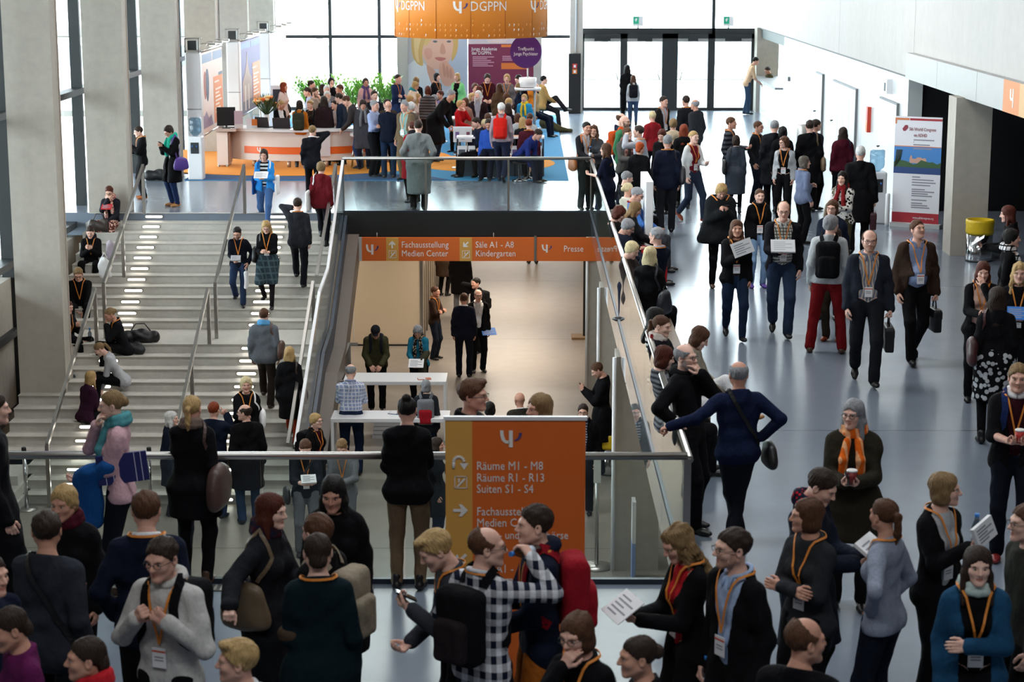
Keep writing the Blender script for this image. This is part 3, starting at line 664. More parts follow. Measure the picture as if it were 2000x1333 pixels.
def person(X,Y,Z,rot,H,label,l=1,hair='short',hc='hbrown',skin=0,top='sweater',tc='black',tpat=None,inner=None,openw=0,hem=None,sleeve=1.,bot='trousers',bc='black',bpat=None,shoes='black',
           ly=0,gl=0,beard=0,scarf=None,scarfend=1,belly=0,collar=None,group=None,short=None,hood=None,ex=(),tights=None,**rk):
    g=Rig(H,**rk); s=g.s; rnd=random.Random(label)
    root=thing('person',label,'person',(X,Y,Z),rot,group); root.rotation_euler[2]=rot*D2R
    hg=(.013,.02,.03)[l]
    fem=g.fem; coat=top in('coat','jacket','blazer','puffer','poncho'); t=dict(shirt=.011,sweater=.015,blazer=.017,jacket=.023,coat=.024,puffer=.034,dress=.012,poncho=.05,vest=.024).get(top,.016)*s
    # --- body: torso, arms and legs of skin, with the head and hands
    neck=[Pr(g.neck-g.Rc@V3(0,0,.05*s),.056*s,g.head+g.Rh@V3(0,.03,-.1)*s,.05*s,k=.03)]
    bp=g.torso()+g.arms()+g.legs(thin=.9)+neck
    (P,F),bf=iso_union(bp,0,hg*1.25 if sleeve>=.9 and not tights and bot=='trousers' else hg)
    hp,hf,hm=head_geo(l); sq=V3(1+rnd.uniform(-.04,.05),1+rnd.uniform(-.03,.03),1+rnd.uniform(-.03,.03))*g.hs
    Ps=[P,(hp*sq)@g.Rh.T+g.head]; Fs=[F,hf+len(P)]; Ms=[np.zeros(len(F),int),hm]; n=len(P)+len(hp)
    for k in(-1,1):
        a=g.arm[k]; q,qf=hand_geo(a['pose'],l); q=q*s*(.94 if fem else 1.02)*V3(1,a['mir'],1)
        Ps.append(q@a['R'].T+a['T']); Fs.append((qf if a['mir']>0 else qf[:,::-1])+n); Ms.append(np.zeros(len(qf),int)); n+=len(q)
    sk=skinmat(SKIN[skin%5] if isinstance(skin,int) else skin); hm_=hairmat(hc) if hair!='none' else hairmat('hgrey')
    lip=skinmat('#b87a6c'); ms=[sk,lip,beardmat(hc,SKIN[skin%5]) if beard==1 else skinmat('#a98572') if beard==2 else sk,simple('eye white','#b9b0a8',.3),simple('iris','#2a211c',.2),hm_ if hc not in('hblond','hlight','hwhite') else hairmat('hdblond')]
    link('body',mesh_of('body',np.concatenate(Ps),np.concatenate(Fs),np.concatenate(Ms)),ms,root)
    # --- hair
    if hair!='none':
        o=link('hair',hair_mesh(hair,l),(),root); o.material_slots[0].link='OBJECT'; o.material_slots[0].material=hm_ if hair!='cap' else cloth('dark')
        Mx=np.eye(4); Mx[:3,:3]=g.Rh*sq[None,:]*1.0; Mx[:3,3]=g.head; o.matrix_local=Matrix(Mx.tolist())
    # --- clothes on the legs
    pz=g.P[2]
    def pel(p): return ((p-g.P)@g.Rc)   # coordinates in the chest frame
    if bot=='trousers':
        lg_=g.legs(hem=.056 if not fem else .045)
        tuck=top=='shirt' and hem is None; zc=(.13 if tuck else .0)*s
        (P,F),_=iso_union(g.torso()[:2],.009*s,hg,[lambda p:pel(p)[:,2]-zc],.0045,also=lg_,ak=.035*s)
        link('trousers',mesh_of('trousers',P,F),cloth(bc,bpat),root)
    else:
        if tights:
            (P,F),_=iso_union([g.torso()[0]]+g.legs(thin=.9),.004,hg,[lambda p:pel(p)[:,2]-.05*s]); link('tights',mesh_of('tights',P,F),cloth(tights),root)
        hz=dict(skirt=.5,longskirt=.25).get(bot,.5)*s
        pr=[g.torso()[0],g.torso()[1],Pr(g.P+V3(0,0,-.02),.13*s,V3(g.P[0],g.P[1],hz),.17*s,q=(1,.78,1),k=.05)]+[Pr(q.a,q.ra+.012,q.b,q.rb+.03,k=.08) for q in g.legs()[::2]]
        (P,F),_=iso_union(pr,.014*s,hg,[lambda p:pel(p)[:,2]-.13*s,lambda p:hz-p[:,2]],.004); link('skirt',mesh_of('skirt',P,F),cloth(bc,bpat),root)
    for k in(-1,1):
        o=g.leg[k]; f=o['ff']; R=np.stack([np.cross(f,V3(0,0,1)),f,V3(0,0,1)],1)@rx(-o['fp'])
        pr=[Pr((0,-.035*s,-.045*s),.034*s,(0,.1*s,-.052*s),.033*s,q=(1,1,.85),k=.02),Pr((0,.1*s,-.052*s),.036*s,(0,.16*s,-.056*s),.027*s,q=(1.05,1,.8),k=.03),Pr((0,-.02*s,-.03*s),.037*s,(0,-.01*s,.04*s),.04*s,k=.03)]
        fl=lambda p:-.083*s-p[:,2]
        (P,F),_=iso_union(pr,.002,hg*.8,[fl]); link('shoe',mesh_of('shoe',P@R.T+o['A'],F),simple('shoe '+shoes,shoes,.4),root)
    # --- clothes on the trunk and arms
    tor=g.torso(belly); hem_=(hem if hem is not None else dict(coat=-.42,blazer=-.17,jacket=-.15,puffer=-.13,dress=-.42,poncho=-.2).get(top,-.09))*s
    if top=='shirt' and hem is None: hem_=.07*s
    col_=[Pr(g.neck-g.Rc@V3(0,0,.07*s),.075*s,g.neck+g.Rc@V3(0,0,(-.012 if top in('blazer','shirt') else .0 if not coat else .022)*s),.066*s,k=.03*s)]
    collide=None
    def neckcut(p):
        q=pel(p); return q[:,2]-(.548+.0*q[:,1])*s-.35*(q[:,1])
    prs=tor+col_; arms_=[] if sleeve<=0 else g.arms(upto=sleeve,wr=.034)
    if rk.get('legs')=='sit': hem_=max(hem_,-.14*s)
    if hem_<-.2*s: prs=prs+[Pr(g.P,.13*s*g.w,V3(g.P[0],g.P[1]+.02,g.P[2]+hem_),(.15 if fem else .16)*s*g.w,q=(1,.8,1),k=.05*s)]+[Pr(q.a,q.ra,q.b,q.rb+.02,k=.08) for q in g.legs()[::2]]
    if top=='poncho': prs=prs+[Pr(g.C((0,0,.42)),.16*s,g.C((0,0,-.1)),.27*s,q=(1,.7,1),k=.05)]
    cuts=[lambda p:hem_-pel(p)[:,2] if hem_>-.2*s else (g.P[2]+hem_)-p[:,2],neckcut]
    cuts[0]=(lambda p:hem_-pel(p)[:,2]) if hem_>-.2*s else (lambda p:(g.P[2]+hem_)-p[:,2])
    if inner or openw:     # shirt below an open jacket
        ic=inner or 'white'; ip=None
        if '~' in ic: ic,ip=ic.split('~',1)
        (P,F),f1=iso_union(tor+[Pr(g.neck-g.Rc@V3(0,0,.08*s),.07*s,g.neck-g.Rc@V3(0,0,.012*s),.06*s,k=.03*s)],.002*s,hg,[lambda p:-.1*s-pel(p)[:,2],neckcut]); link('shirt',mesh_of('shirt',P,F),cloth(ic,ip),root)
        ow=(openw or .07)*s
        def wedge(p):
            q=pel(p); hw=np.where(q[:,2]>.15*s,ow*.55+(q[:,2]-.15*s)*.18,ow*(.55 if openw<.1 else 1.)); 
            return np.minimum(hw-np.abs(q[:,0]),-q[:,1]-.0)
        cuts.append(wedge)
    (P,F),f2=iso_union(prs,t,hg,cuts,.0085 if coat else .006,also=arms_,fl=None if top=='shirt' and hem is None else (lambda p:.016*s*np.clip((.1*s-pel(p)[:,2])/(.14*s),0,1)))
    if len(F): link(dict(sweater='sweater',shirt='shirt',dress='dress',vest='vest',puffer='jacket',poncho='poncho').get(top,top),mesh_of('garment',P,F),cloth(tc,tpat),root)
    surf=(lambda p:np.minimum(union(tor+col_,p,t),union(neck,p,0)))
    if inner and not collar and not hood and top in('blazer','coat','jacket') and not fem: collar=inner.split('~')[0]
    if top=='shirt' and not collar and not fem: collar=tc
    if collar or hood:
        c=g.neck+g.Rc@V3(0,.01,.0); A=[]
        a_=.0 if hood or inner is None and top!='shirt' else .42
        for i in range(21):
            a=math.pi+a_+(2*math.pi-2*a_)*i/20; A.append(c+g.Rc@V3(.074*math.sin(a),.07*math.cos(a)-.004,.006+.02*math.cos(a))*s)
        if a_: A=[c+(A[0]-c)*1.05-g.Rc@V3(0,.03,.06)*s]+A+[c+(A[-1]-c)*1.05-g.Rc@V3(0,.03,.06)*s]
        r=(.014 if not hood else .045)*s
        m=MB().tube(A,[r*(.6+.4*(1-math.cos(2*math.pi*i/20))/2) if hood else r*(.7 if i in(0,len(A)-1) else 1) for i in range(len(A))],8); m.build('hood' if hood else 'collar',cloth(hood or collar),root)
    if scarf:
        sc,sp=(scarf.split('~',1)+[None])[:2] if '~' in scarf else (scarf,None); c=g.neck
        pr=[]
        for j,(r0,zz,rr) in enumerate(((.082,.0,.034),(.074,.04,.03))):
            q=[c+g.Rc@V3(r0*math.sin(a),r0*.95*math.cos(a),zz+.015*math.cos(a))*s for a in np.linspace(0,2*math.pi,11)]
            pr+=[Pr(q[i],rr*s,q[i+1],rr*s,k=.012) for i in range(10)]
        if scarfend:
            for sx_,ln in((-1,.36),(1,.3)):
                e,_g=on_surface(surf,[g.C((sx_*.06,-.2,.5)),g.C((sx_*.07,-.25,.36)),g.C((sx_*.075,-.25,.5-ln))],.012)
                pr+=[Pr(e[0],.034*s,e[1],.036*s,k=.02),Pr(e[1],.036*s,e[2],.04*s,k=.02)]
        (P,F),_=iso_union(pr,0,hg*.8,[],.005); link('scarf',mesh_of('scarf',P,F),cloth(sc,sp),root)
    if ly:
        w=.0145; L=[]
        zb=.2
        fr=[((1-u)*.0+u*.07,-.3,zb+u*(.5-zb)) for u in np.linspace(0,1,7)]
        bk=[(.085*math.cos(a),.085*math.sin(a)-.0,.535+.02*math.sin(a)) for a in np.linspace(-.5,math.pi+.5,11)]
        path=[g.C(q) for q in fr]+[g.C(q) for q in bk]+[g.C((-q[0],q[1],q[2])) for q in fr[::-1]]
        fs=[q for q in path]
        # the front points are dropped straight back on to the chest
        pts=np.array(path,np.float32); fwd=g.Rc@V3(0,1,0)
        for i in list(range(7))+list(range(18,25)):
            p=pts[i].copy()
            for _ in range(12):
                d=float(surf(p[None])[0])-.008
                p=p+fwd*max(d,-.02)*.9
            pts[i]=p
        bb,_=on_surface(surf,pts[7:18],.008); pts[7:18]=bb
        _,N=on_surface(surf,pts,.008,0)
        V,Fq=ribbon(pts,w,N); lm=MB(); lm.add(V,Fq,0); lo=lm.build('lanyard',simple('lanyard orange','#d8832e',.6),root)
        if ly!=2:
            B=pts[0]; up=nrm(g.Rc@V3(0,0,1)); nn=nrm(N[0]-up*(N[0]@up)); rt=np.cross(up,nn)
            fr_=lambda q: B+rt*q[0]+nn*q[1]+up*q[2]
            lb=MB().box(-.045,.045,.004,.009,-.14,-.02,0,fr_).box(-.045,.045,.009,.0105,-.046,-.036,1,fr_).box(-.03,.03,.009,.0102,-.08,-.072,2,fr_).box(-.03,.03,.009,.0102,-.098,-.091,2,fr_)
            lb.build('badge',[simple('badge white','#e6e6e8',.4),simple('badge red','#d0502a',.5),simple('badge ink','#8b8b90',.6)],root)
    if gl and l<2:
        m=MB(); fr_=lambda q:(g.head+g.Rh@(np.array(q)*np.array(sq)))
        for sx_ in(-1,1):
            m.tube([fr_((sx_*.032+.024*math.cos(a),-.1,.003+.017*math.sin(a))) for a in np.linspace(0,2*math.pi,13)],.0022,5)
            m.tube([fr_((sx_*.056,-.1,.007)),fr_((sx_*.08,-.03,.007)),fr_((sx_*.08,.015,.0))],.0022,5)
        m.tube([fr_((-.008,-.102,.006)),fr_((.008,-.102,.006))],.0022,5); m.build('glasses',simple('spectacle frame','#1c1a1a',.3),root)
    root['_s']=s
    g.root=root; g.rot=rot; g.X=X; g.Y=Y; g.Z=Z; g.surf=surf; g.l=l; g.hg=hg
    for e in ex: accessory(g,e,short or label)
    del root['_s']
    return g
# ---------------------------------------------------------------- the building
LV=-3.565; YE,YN=38.26,15.3; XL,XR=-3.52,1.36; XW=-8.95; YF=63.5; XRW=7.55
def concrete(name,c,rough,mott=.12,joint=None,scale=.5,spec=.5,vert=False,bump=.0):
    key=('cc',name)
    if key in MAT: return MAT[key]
    t=NT(name); b=col(c); t.inp('Roughness',rough); t.inp('Specular IOR Level',spec)
    tc=t.n('ShaderNodeTexCoord'); mp=t.n('ShaderNodeMapping'); mp.inputs['Scale'].default_value=(1,1,.12) if vert else (1,.45,1); t.l(tc.outputs['Object'],mp.inputs['Vector'])
    n1=t.n('ShaderNodeTexNoise'); n1.inputs['Scale'].default_value=scale; n1.inputs['Detail'].default_value=8; n1.inputs['Roughness'].default_value=.62; t.l(mp.outputs[0],n1.inputs['Vector'])
    n2=t.n('ShaderNodeTexNoise'); n2.inputs['Scale'].default_value=scale*9; n2.inputs['Detail'].default_value=6; t.l(tc.outputs['Object'],n2.inputs['Vector'])
    mm=t.n('ShaderNodeMath',op='MULTIPLY'); t.l(n1.outputs[0],mm.inputs[0]); mm.inputs[1].default_value=.7
    ma=t.n('ShaderNodeMath',op='MULTIPLY_ADD'); t.l(n2.outputs[0],ma.inputs[0]); ma.inputs[1].default_value=.3; t.l(mm.outputs[0],ma.inputs[2])
    cr=t.n('ShaderNodeValToRGB'); cr.color_ramp.elements[0].position=.3; cr.color_ramp.elements[1].position=.7
    cr.color_ramp.elements[0].color=(*[x*(1-mott*2) for x in b],1); cr.color_ramp.elements[1].color=(*[min(1,x*(1+mott*1.5)) for x in b],1); t.l(ma.outputs[0],cr.inputs[0]); out=cr.outputs[0]
    if joint:
        sp=t.n('ShaderNodeSeparateXYZ'); t.l(tc.outputs['Object'],sp.inputs[0]); res=None
        for ax,per,off,w in joint:
            a=t.n('ShaderNodeMath',op='ADD'); t.l(sp.outputs[ax],a.inputs[0]); a.inputs[1].default_value=off
            m=t.n('ShaderNodeMath',op='MULTIPLY'); t.l(a.outputs[0],m.inputs[0]); m.inputs[1].default_value=1/per
            f=t.n('ShaderNodeMath',op='FRACT'); t.l(m.outputs[0],f.inputs[0]); g=t.n('ShaderNodeMath',op='LESS_THAN'); t.l(f.outputs[0],g.inputs[0]); g.inputs[1].default_value=w/per
            if res is None: res=g.outputs[0]
            else:
                x=t.n('ShaderNodeMath',op='MAXIMUM'); t.l(res,x.inputs[0]); t.l(g.outputs[0],x.inputs[1]); res=x.outputs[0]
        mx=t.n('ShaderNodeMix',data_type='RGBA'); t.l(res,mx.inputs[0]); t.l(out,mx.inputs[6]); mx.inputs[7].default_value=(*[x*.35 for x in b],1); out=mx.outputs[2]
    t.l(out,t.b.inputs['Base Color'])
    rr=t.n('ShaderNodeMapRange'); rr.inputs[3].default_value=rough*.75; rr.inputs[4].default_value=rough*1.35; n3=t.n('ShaderNodeTexNoise'); n3.inputs['Scale'].default_value=scale; n3.inputs['Detail'].default_value=2; t.l(mp.outputs[0],n3.inputs['Vector']); t.l(n3.outputs[0],rr.inputs[0]); t.l(rr.outputs[0],t.b.inputs['Roughness'])
    if bump:
        bp=t.n('ShaderNodeBump'); bp.inputs['Strength'].default_value=bump; bp.inputs['Distance'].default_value=.02; t.l(ma.outputs[0],bp.inputs['Height']); t.l(bp.outputs[0],t.b.inputs['Normal'])
    MAT[key]=t.m; return t.m
M_floor=concrete('polished concrete floor','#737d8b',.2,.06,[(1,9.2,-2.1,.02)],.35,.55)
M_floorlow=concrete('lower concrete floor','#857f77',.36,.1,[(1,7.9,4.,.03)],.4,.28)
M_wallc=concrete('fair faced concrete','#aea89e',.75,.1,None,.8,.3,True,.12)
M_wallr=concrete('concrete panels','#b4b0ac',.7,.06,[(1,9.,-2.,.03)],.5,.3,True,.08)
M_step=concrete('stair concrete','#c2bfb8',.55,.1,None,1.2,.35,False,.05)
M_steel=simple('brushed steel','#a9a6a2',.3,.95); M_chrome=simple('chrome','#c8c8cc',.12,1.)
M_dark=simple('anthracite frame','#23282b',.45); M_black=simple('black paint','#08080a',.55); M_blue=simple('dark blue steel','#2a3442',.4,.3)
M_white=simple('white laminate','#dfe0e3',.35); M_glass=glassmat('clear glass',(.93,.98,.965),.97); M_win=glassmat('window glass',(.93,.97,.97),.97)
def slab(name,x0,x1,y0,y1,z0,z1,mats): return struct(MB().box(x0,x1,y0,y1,z0,z1).build(name,mats))
slab('floor_near',-30,30,-8,YN,-.45,0,M_floor)
slab('floor_right',XR,30,YN,YE,-.45,0,M_floor)
slab('floor_far',-9.2,30,YE,YF+.2,-.45,0,M_floor)
slab('floor_lower',-14,12,10,90,LV-.3,LV,M_floorlow)
slab('ceiling',-30,30,-8,YF+.4,9.6,9.9,simple('ceiling grey','#8c8a88',.8))
slab('ceiling_lower',-7.65,XR,YE+.3,90,-.6,-.5,simple('lower ceiling','#6b6058',.8))
slab('wall_back',-30,30,-8.3,-8,-1,9.6,M_wallc)
slab('wall_left',-9.3,-8.9,-8,19.5,LV,9.6,M_wallc)
# left facade: concrete piers with steel framed windows between
pg=MB()
for n in range(-2,6):
    y=32.45+5.85*n
    p=thing('concrete_pier','%s concrete pier of the left window wall'%['','','nearest tall','second tall','third tall','fourth tall','fifth tall','farthest tall'][n+2] if n>=0 else 'tall concrete pier left of the frame','pillar',(-8.16,y+.22,0),0,'concrete piers of the left window wall')
    MB().box(-.4,.39,-.22,.2,LV if n>-2 else LV,9.6).build('shaft',M_wallc,p)
    MB().box(-.36,.405,.2,.235,LV,9.6).build('edge_strip',simple('pale edge','#b9aca0',.7),p)
gl=MB().box(-9.05,-9.03,19.5,YF,LV,9.6).build('window_1',M_win); struct(gl)
fr=MB()
for n in range(-3,6):
    y=32.45+5.85*n
    for dy in (1.1,3.0,4.9): fr.box(-9.05,-8.84,y+dy-.05,y+dy+.05,LV,9.6)
for z in (5.6,2.38,-.18,-1.39,-2.75): fr.box(-9.05,-8.8,19.5,YF,z-.12,z)
struct(fr.build('trim_1',M_dark))
# far glazed wall
struct(MB().box(-8.9,30,YF+.02,YF+.05,0,9.6).build('window_2',M_win))
fr=MB()
for x in (-6.17,-4.59,-1.4,6.14): fr.box(x-.05,x+.05,YF-.12,YF+.1,2.4 if x>1 else 0,9.6)
fr.box(-8.9,1.6,YF-.1,YF+.1,2.3,2.4); fr.box(1.9,7.6,YF-.12,YF+.12,2.42,2.62); fr.box(-8.9,1.6,YF-.1,YF+.1,0,.1)
for z in (5.2,7.6): fr.box(-8.9,7.6,YF-.08,YF+.1,z-.05,z+.05)
struct(fr.build('trim_2',M_dark))
p=thing('concrete_column','slim pale concrete column with a white pipe beside the glass doors','pillar',(1.72,62.6,0))
MB().box(-.2,.2,-.2,.2,0,9.6).build('shaft',concrete('pale column','#c2bdb4',.7,.06,None,.8,.3,True),p); MB().tube([(-.02,-.23,1.9),(-.02,-.23,9.6)],.025).build('pipe',M_white,p)
p=thing('equipment_cabinet','tall black cabinet with red and orange stickers at the column foot','cabinet',(1.66,62.2,0))
MB().box(-.19,.19,-.14,.12,0,1.88).build('case',M_black,p,bevel=.01)
for z,c,nm in((1.42,'#b3302c','red'),(1.25,'#d5752a','orange')):
    q=MB().box(-.075,.075,-.15,-.14,z,z+.15).build('sticker',simple('sticker '+nm,c,.5),p); MB().box(-.035,.035,-.153,-.15,z+.03,z+.11).build('symbol',M_white,q)
# glass doors
dx=[1.95,3.27,4.73,6.05,7.5]
fr=MB()
for x,w in((1.95,.1),(3.27,.22),(4.75,.5),(6.08,.22),(7.45,.18)): fr.box(x-w/2,x+w/2,YF-.2,YF-.02,0,2.45)
fr.box(1.9,7.54,YF-.2,YF-.02,2.3,2.45)
struct(fr.build('trim_3',M_dark))
for i,(a,b,h) in enumerate(((2.0,3.16,1),(3.38,4.5,1),(5.0,5.97,-1),(6.19,7.36,1))):
    d=thing('door_%d'%(i+1),None,None,(0,0,0)); d['kind']='structure'
    MB().box(a,b,YF-.13,YF-.11,.1,2.3).build('pane',M_win,d)
    f=MB(); f.box(a,b,YF-.16,YF-.08,0,.09); f.box(a,b,YF-.16,YF-.08,2.2,2.3); f.box(a,b,YF-.15,YF-.09,.98,1.0); f.build('frame',M_dark,d)
    xx=b-.08 if h>0 else a+.08; MB().tube([(xx,YF-.16,.98),(xx,YF-.26,1.0),(xx-.06*h,YF-.26,1.2),(xx,YF-.18,1.3)],.018).build('handle',M_steel,d)
    MB().box(a,a+.32,YF-.2,YF-.1,2.22,2.3).box(b-.32,b,YF-.2,YF-.1,2.22,2.3).build('door_closer',simple('closer grey','#9a9a98',.4,.5),d)
for i,x in enumerate((3.72,6.62)):
    e=thing('exit_sign','green and white emergency exit sign above the %s glass door pair'%('left' if i==0 else 'right'),'sign',(x,YF-.06,2.7),0,'emergency exit signs')
    MB().box(-.16,.16,-.02,.02,0,.3).build('box',M_white,e); MB().box(-.16,.02,-.03,-.02,.06,.28).build('panel',simple('exit green','#1fae86',.4),e); MB().prism([(-.11,.19),(-.07,.25),(-.07,.22),(-.03,.25),(-.03,.2),(-.07,.12)],'y',-.035,-.03).build('symbol',M_white,e); MB().tube([(0,0,-.1),(0,0,0)],.03).build('bracket',M_white,e)
# right side: hanging concrete wall, panel wall, recess, fascia
slab('wall_right',XRW,XRW+.35,-8,YF,2.67,9.6,M_wallr)
M_panel=concrete('white metal panels','#c6cacb',.32,.03,[(1,2.2,.3,.02)],.5,.5,True)
slab('wall_panels',XRW+.02,XRW+.3,38.5,57.0,0,2.64,M_panel)
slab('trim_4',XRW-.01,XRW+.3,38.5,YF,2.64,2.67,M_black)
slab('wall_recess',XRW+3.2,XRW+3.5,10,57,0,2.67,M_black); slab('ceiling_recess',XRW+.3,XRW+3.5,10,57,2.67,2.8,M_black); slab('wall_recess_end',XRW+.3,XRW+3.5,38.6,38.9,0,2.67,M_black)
for i,(y0,y1,z1) in enumerate(((39.4,41.3,2.03),(44.3,47.6,1.98),(49.3,50.4,2.0))):
    d=thing('door_%d'%(i+5),None,None); d['kind']='structure'
    n=4 if i==1 else 1
    for k in range(n):
        a=y0+(y1-y0)*k/n; b=y0+(y1-y0)*(k+1)/n; MB().box(XRW-.03,XRW+.02,a+.02,b-.02,0,z1).build('leaf',simple('door white','#d4d7d8',.35),d)
    MB().box(XRW-.035,XRW+.02,y0-.05,y0,0,z1+.04).box(XRW-.035,XRW+.02,y0,y1,z1,z1+.04).build('frame',simple('door frame','#6d7072',.5),d)
    MB().tube([(XRW-.04,y1-.25,1.05),(XRW-.1,y1-.25,1.05),(XRW-.1,y1-.4,1.05)],.014).build('handle',M_dark,d)
e=thing('fire_alarm_plate','red and orange fire alarm plate on the panel wall','fire alarm',(XRW-.0,42.6,1.2)); MB().box(-.06,.02,-.1,.1,0,.55).build('plate',simple('alarm red','#c23a22',.4),e); MB().box(-.065,-.06,-.09,.09,.02,.25).build('lower_plate',simple('alarm orange','#d8752a',.4),e)
e=thing('speaker_box','small box with dark front high on the panel wall','speaker',(XRW,40.3,2.2)); MB().box(-.1,.02,-.14,.14,0,.3).build('case',M_white,e); MB().box(-.11,-.1,.0,.12,.05,.22).build('front',M_dark,e)
e=thing('switch_box','tiny grey switch box on the white panel wall','switch',(XRW,55.6,1.45)); MB().box(-.04,.02,-.06,.06,0,.12).build('case',simple('switch grey','#6a6c6e',.5),e)
f=thing('fascia','grey metal fascia band above the dark opening','fascia',(7.4,0,0))
MB().box(0,.14,15,38.0,2.66,3.15).build('band',concrete('fascia metal','#a6a6a4',.45,.04,[(1,3.1,-1.,.03)],.5,.5,True),f); MB().box(-.005,.0,15,30.2,2.66,3.15).build('sign_panel',simple('faded sign orange','#c9814f',.6),f); MB().box(-.007,-.005,28.3,29.2,2.66,3.15).build('sign_stripe',simple('faded sign tan','#c8a070',.6),f)
q=MB().prism([(28.6,2.78),(28.68,2.78),(28.68,2.95),(28.74,2.95),(28.64,3.06),(28.54,2.95),(28.6,2.95)],'x',-.01,-.007); q.v=[(a,b,c) for a,b,c in q.v]; q.build('arrow',M_white,f)
q=MB().box(-.01,-.005,29.55,29.6,2.76,3.04).box(-.01,-.005,29.6,29.72,2.86,2.9).box(-.01,-.005,29.7,29.76,2.88,3.03); q.build('emblem',M_white,f)
p=thing('concrete_column','square concrete pillar before the dark opening','pillar',(7.56,33.1,0)); MB().box(-.3,.31,-.3,.3,0,2.67).build('shaft',M_wallc,p)
# reception niche at the far end of the right wall
slab('wall_niche',XRW+.02,XRW+.3,57.0,63.3,0,1.1,M_white); slab('wall_niche_back',9.6,9.7,56,63.5,0,2.67,simple('niche pale','#cfcdb8',.6))
c=thing('reception_counter','grey ledge of the reception hatch below the window','counter',(XRW+.1,60,1.1)); MB().box(-.3,.5,-2.9,2.5,0,.06).build('ledge',simple('ledge grey','#77787a',.4),c)
fr=MB()
for y in (57.3,58.9,60.2,61.5): fr.box(9.5,9.58,y-.05,y+.05,1.1,2.4)
struct(fr.build('trim_5',M_dark)); slab('trim_6',XRW+.05,XRW+.4,57,63,2.35,2.67,simple('niche lintel','#4d5553',.5))
slab('wall_niche_end',XRW-.1,XRW+.6,62.6,63.3,0,2.67,M_wallc)
# slab edges round the stairwell and what carries them
M_fasc=simple('edge metal','#8f918f',.35,.6)
struct(MB().box(XR+.012,XR+.05,YN,YE,-.5,.02).build('trim_7',M_fasc)); struct(MB().box(XL,XR,YE-.04,YE,-.47,.02).build('trim_8',M_black)); struct(MB().box(-30,XR,YN,YN+.03,-.47,.02).build('trim_9',M_fasc))
gr=MB(); gr.box(-30,-1.2,YN-.22,YN-.06,.001,.006)
for i in range(150): x=-9+i*.052; gr.box(x,x+.02,YN-.21,YN-.07,.006,.01,1)
struct(gr.build('trim_10',[simple('grate dark','#2a2c2e',.5),M_steel]))
for i,y in enumerate((26.9,32.6,38.5)):
    p=thing('concrete_pillar','%s square concrete pillar carrying the floor on the lower level'%('nearest','middle','far')[i],'pillar',(1.62,y,LV),0); MB().box(-.3,.32,-.3,.3,0,3.1).build('shaft',M_wallc,p); MB().tube([(-.33,-.33,0),(-.33,-.33,3.1)],.028).build('pipe',M_white,p)
slab('wall_lower_near',-30,12,9.6,10,LV,-.45,simple('lower wall beige','#a08c76',.6)); slab('wall_right_near',XRW+3.2,XRW+3.5,-8,10,0,9.6,M_wallc); slab('wall_lower_right',2.3,2.5,12,90,LV,-.45,simple('lower wall beige','#a08c76',.6)); slab('wall_lower_left',-9.2,-8.9,12,90,LV,-.5,M_wallc)
# lower level partition booths
M_part=simple('partition cream','#c9bba4',.6,var=.03)
w=thing('partition_wall','cream exhibition partition wall with dark joints on the lower level','partition',(0,42.6,LV))
for a,b in((-6.4,-5.1),(-5.08,-3.75),(-3.73,-2.24)): MB().box(a,b,0,.06,.04,3.0).build('panel',M_part,w)
MB().box(-6.4,-2.2,-.01,.07,0,.04).build('base_rail',M_dark,w); MB().box(-2.25,-2.19,-.02,.08,0,3.0).build('corner_post',M_steel,w)
w=thing('partition_wall','long row of partition panels with metal posts receding on the lower level','partition',(-2.2,43,LV))
MB().box(-.06,-.03,0,30,0.03,2.9).build('panel',M_part,w)
for k in range(18): MB().tube([(0,.4+k*1.0,0),(0,.4+k*1.0,2.9)],.022,6).build('post',M_steel,w)
p=thing('black_post','black square post with a base plate on the lower level','post',(1.48,43.6,LV)); MB().box(-.09,.09,-.09,.09,0,3.1).build('shaft',M_black,p); MB().box(-.35,.2,-.3,.2,0,.05).build('base_plate',simple('plate wood','#6b5334',.6),p)
# stairs with light slots
RI,TR=.155,.327
st=thing('staircase','wide concrete staircase with glowing slots in its risers','staircase',(0,YE,0)); 
S=MB(); y=0.; z=0.; lights=[]
x0,x1=-8.55,-3.6
def flight(S,n,y,z,first,tr):
    for i in range(n):
        z-=RI; lights.append((y,z+RI*.5))
        last=i==n-1
        yy=y-(tr if not last else 0)
        S.box(x0,x1,yy if not last else y-.01,y,z-.42,z)
        y=yy
    return y,z
y,z=flight(S,11,0.,0.,0,TR); TREADS=[]
S.box(x0,x1,33.62-YE,y,z-.42,z); y=33.62-YE
y,z=flight(S,12,y,z,0,(33.62-29.94)/11)
S.build('steps',M_step,st)
for i,(yy,zz) in enumerate(lights):
    z_=zz-RI*.5; y2=lights[i+1][0] if i+1<len(lights) else yy; TREADS.append((YE+y2,YE+yy,z_))
nose=MB()
for yy,zz in lights: nose.box(x0,x1,yy-.03,yy+.004,zz+RI*.5-.012,zz+RI*.5+.002)
nose.build('nosing',simple('nosing pale','#c2beb6',.5),st)
le=simple('riser lamp','#fff6e8',.4,emit=7.); fm=simple('lamp bezel','#55524c',.5)
for k,(yy,zz) in enumerate(lights):
    for cx in(-7.27,-4.82):
        if zz<-1.75: cx+=.06
        def pill(hw,hh,n=6): return [(cx+hw*sx+hh*math.cos(a),zz+hh*math.sin(a)) for sx,a0 in((1,-math.pi/2),(-1,math.pi/2)) for a in np.linspace(a0,a0+math.pi,n)]
        b=MB().prism(pill(.15,.034),'y',yy-.016,yy-.01).build('light_bezel',fm,st); MB().prism(pill(.145,.021),'y',yy-.022,yy-.016).build('riser_light',le,st)
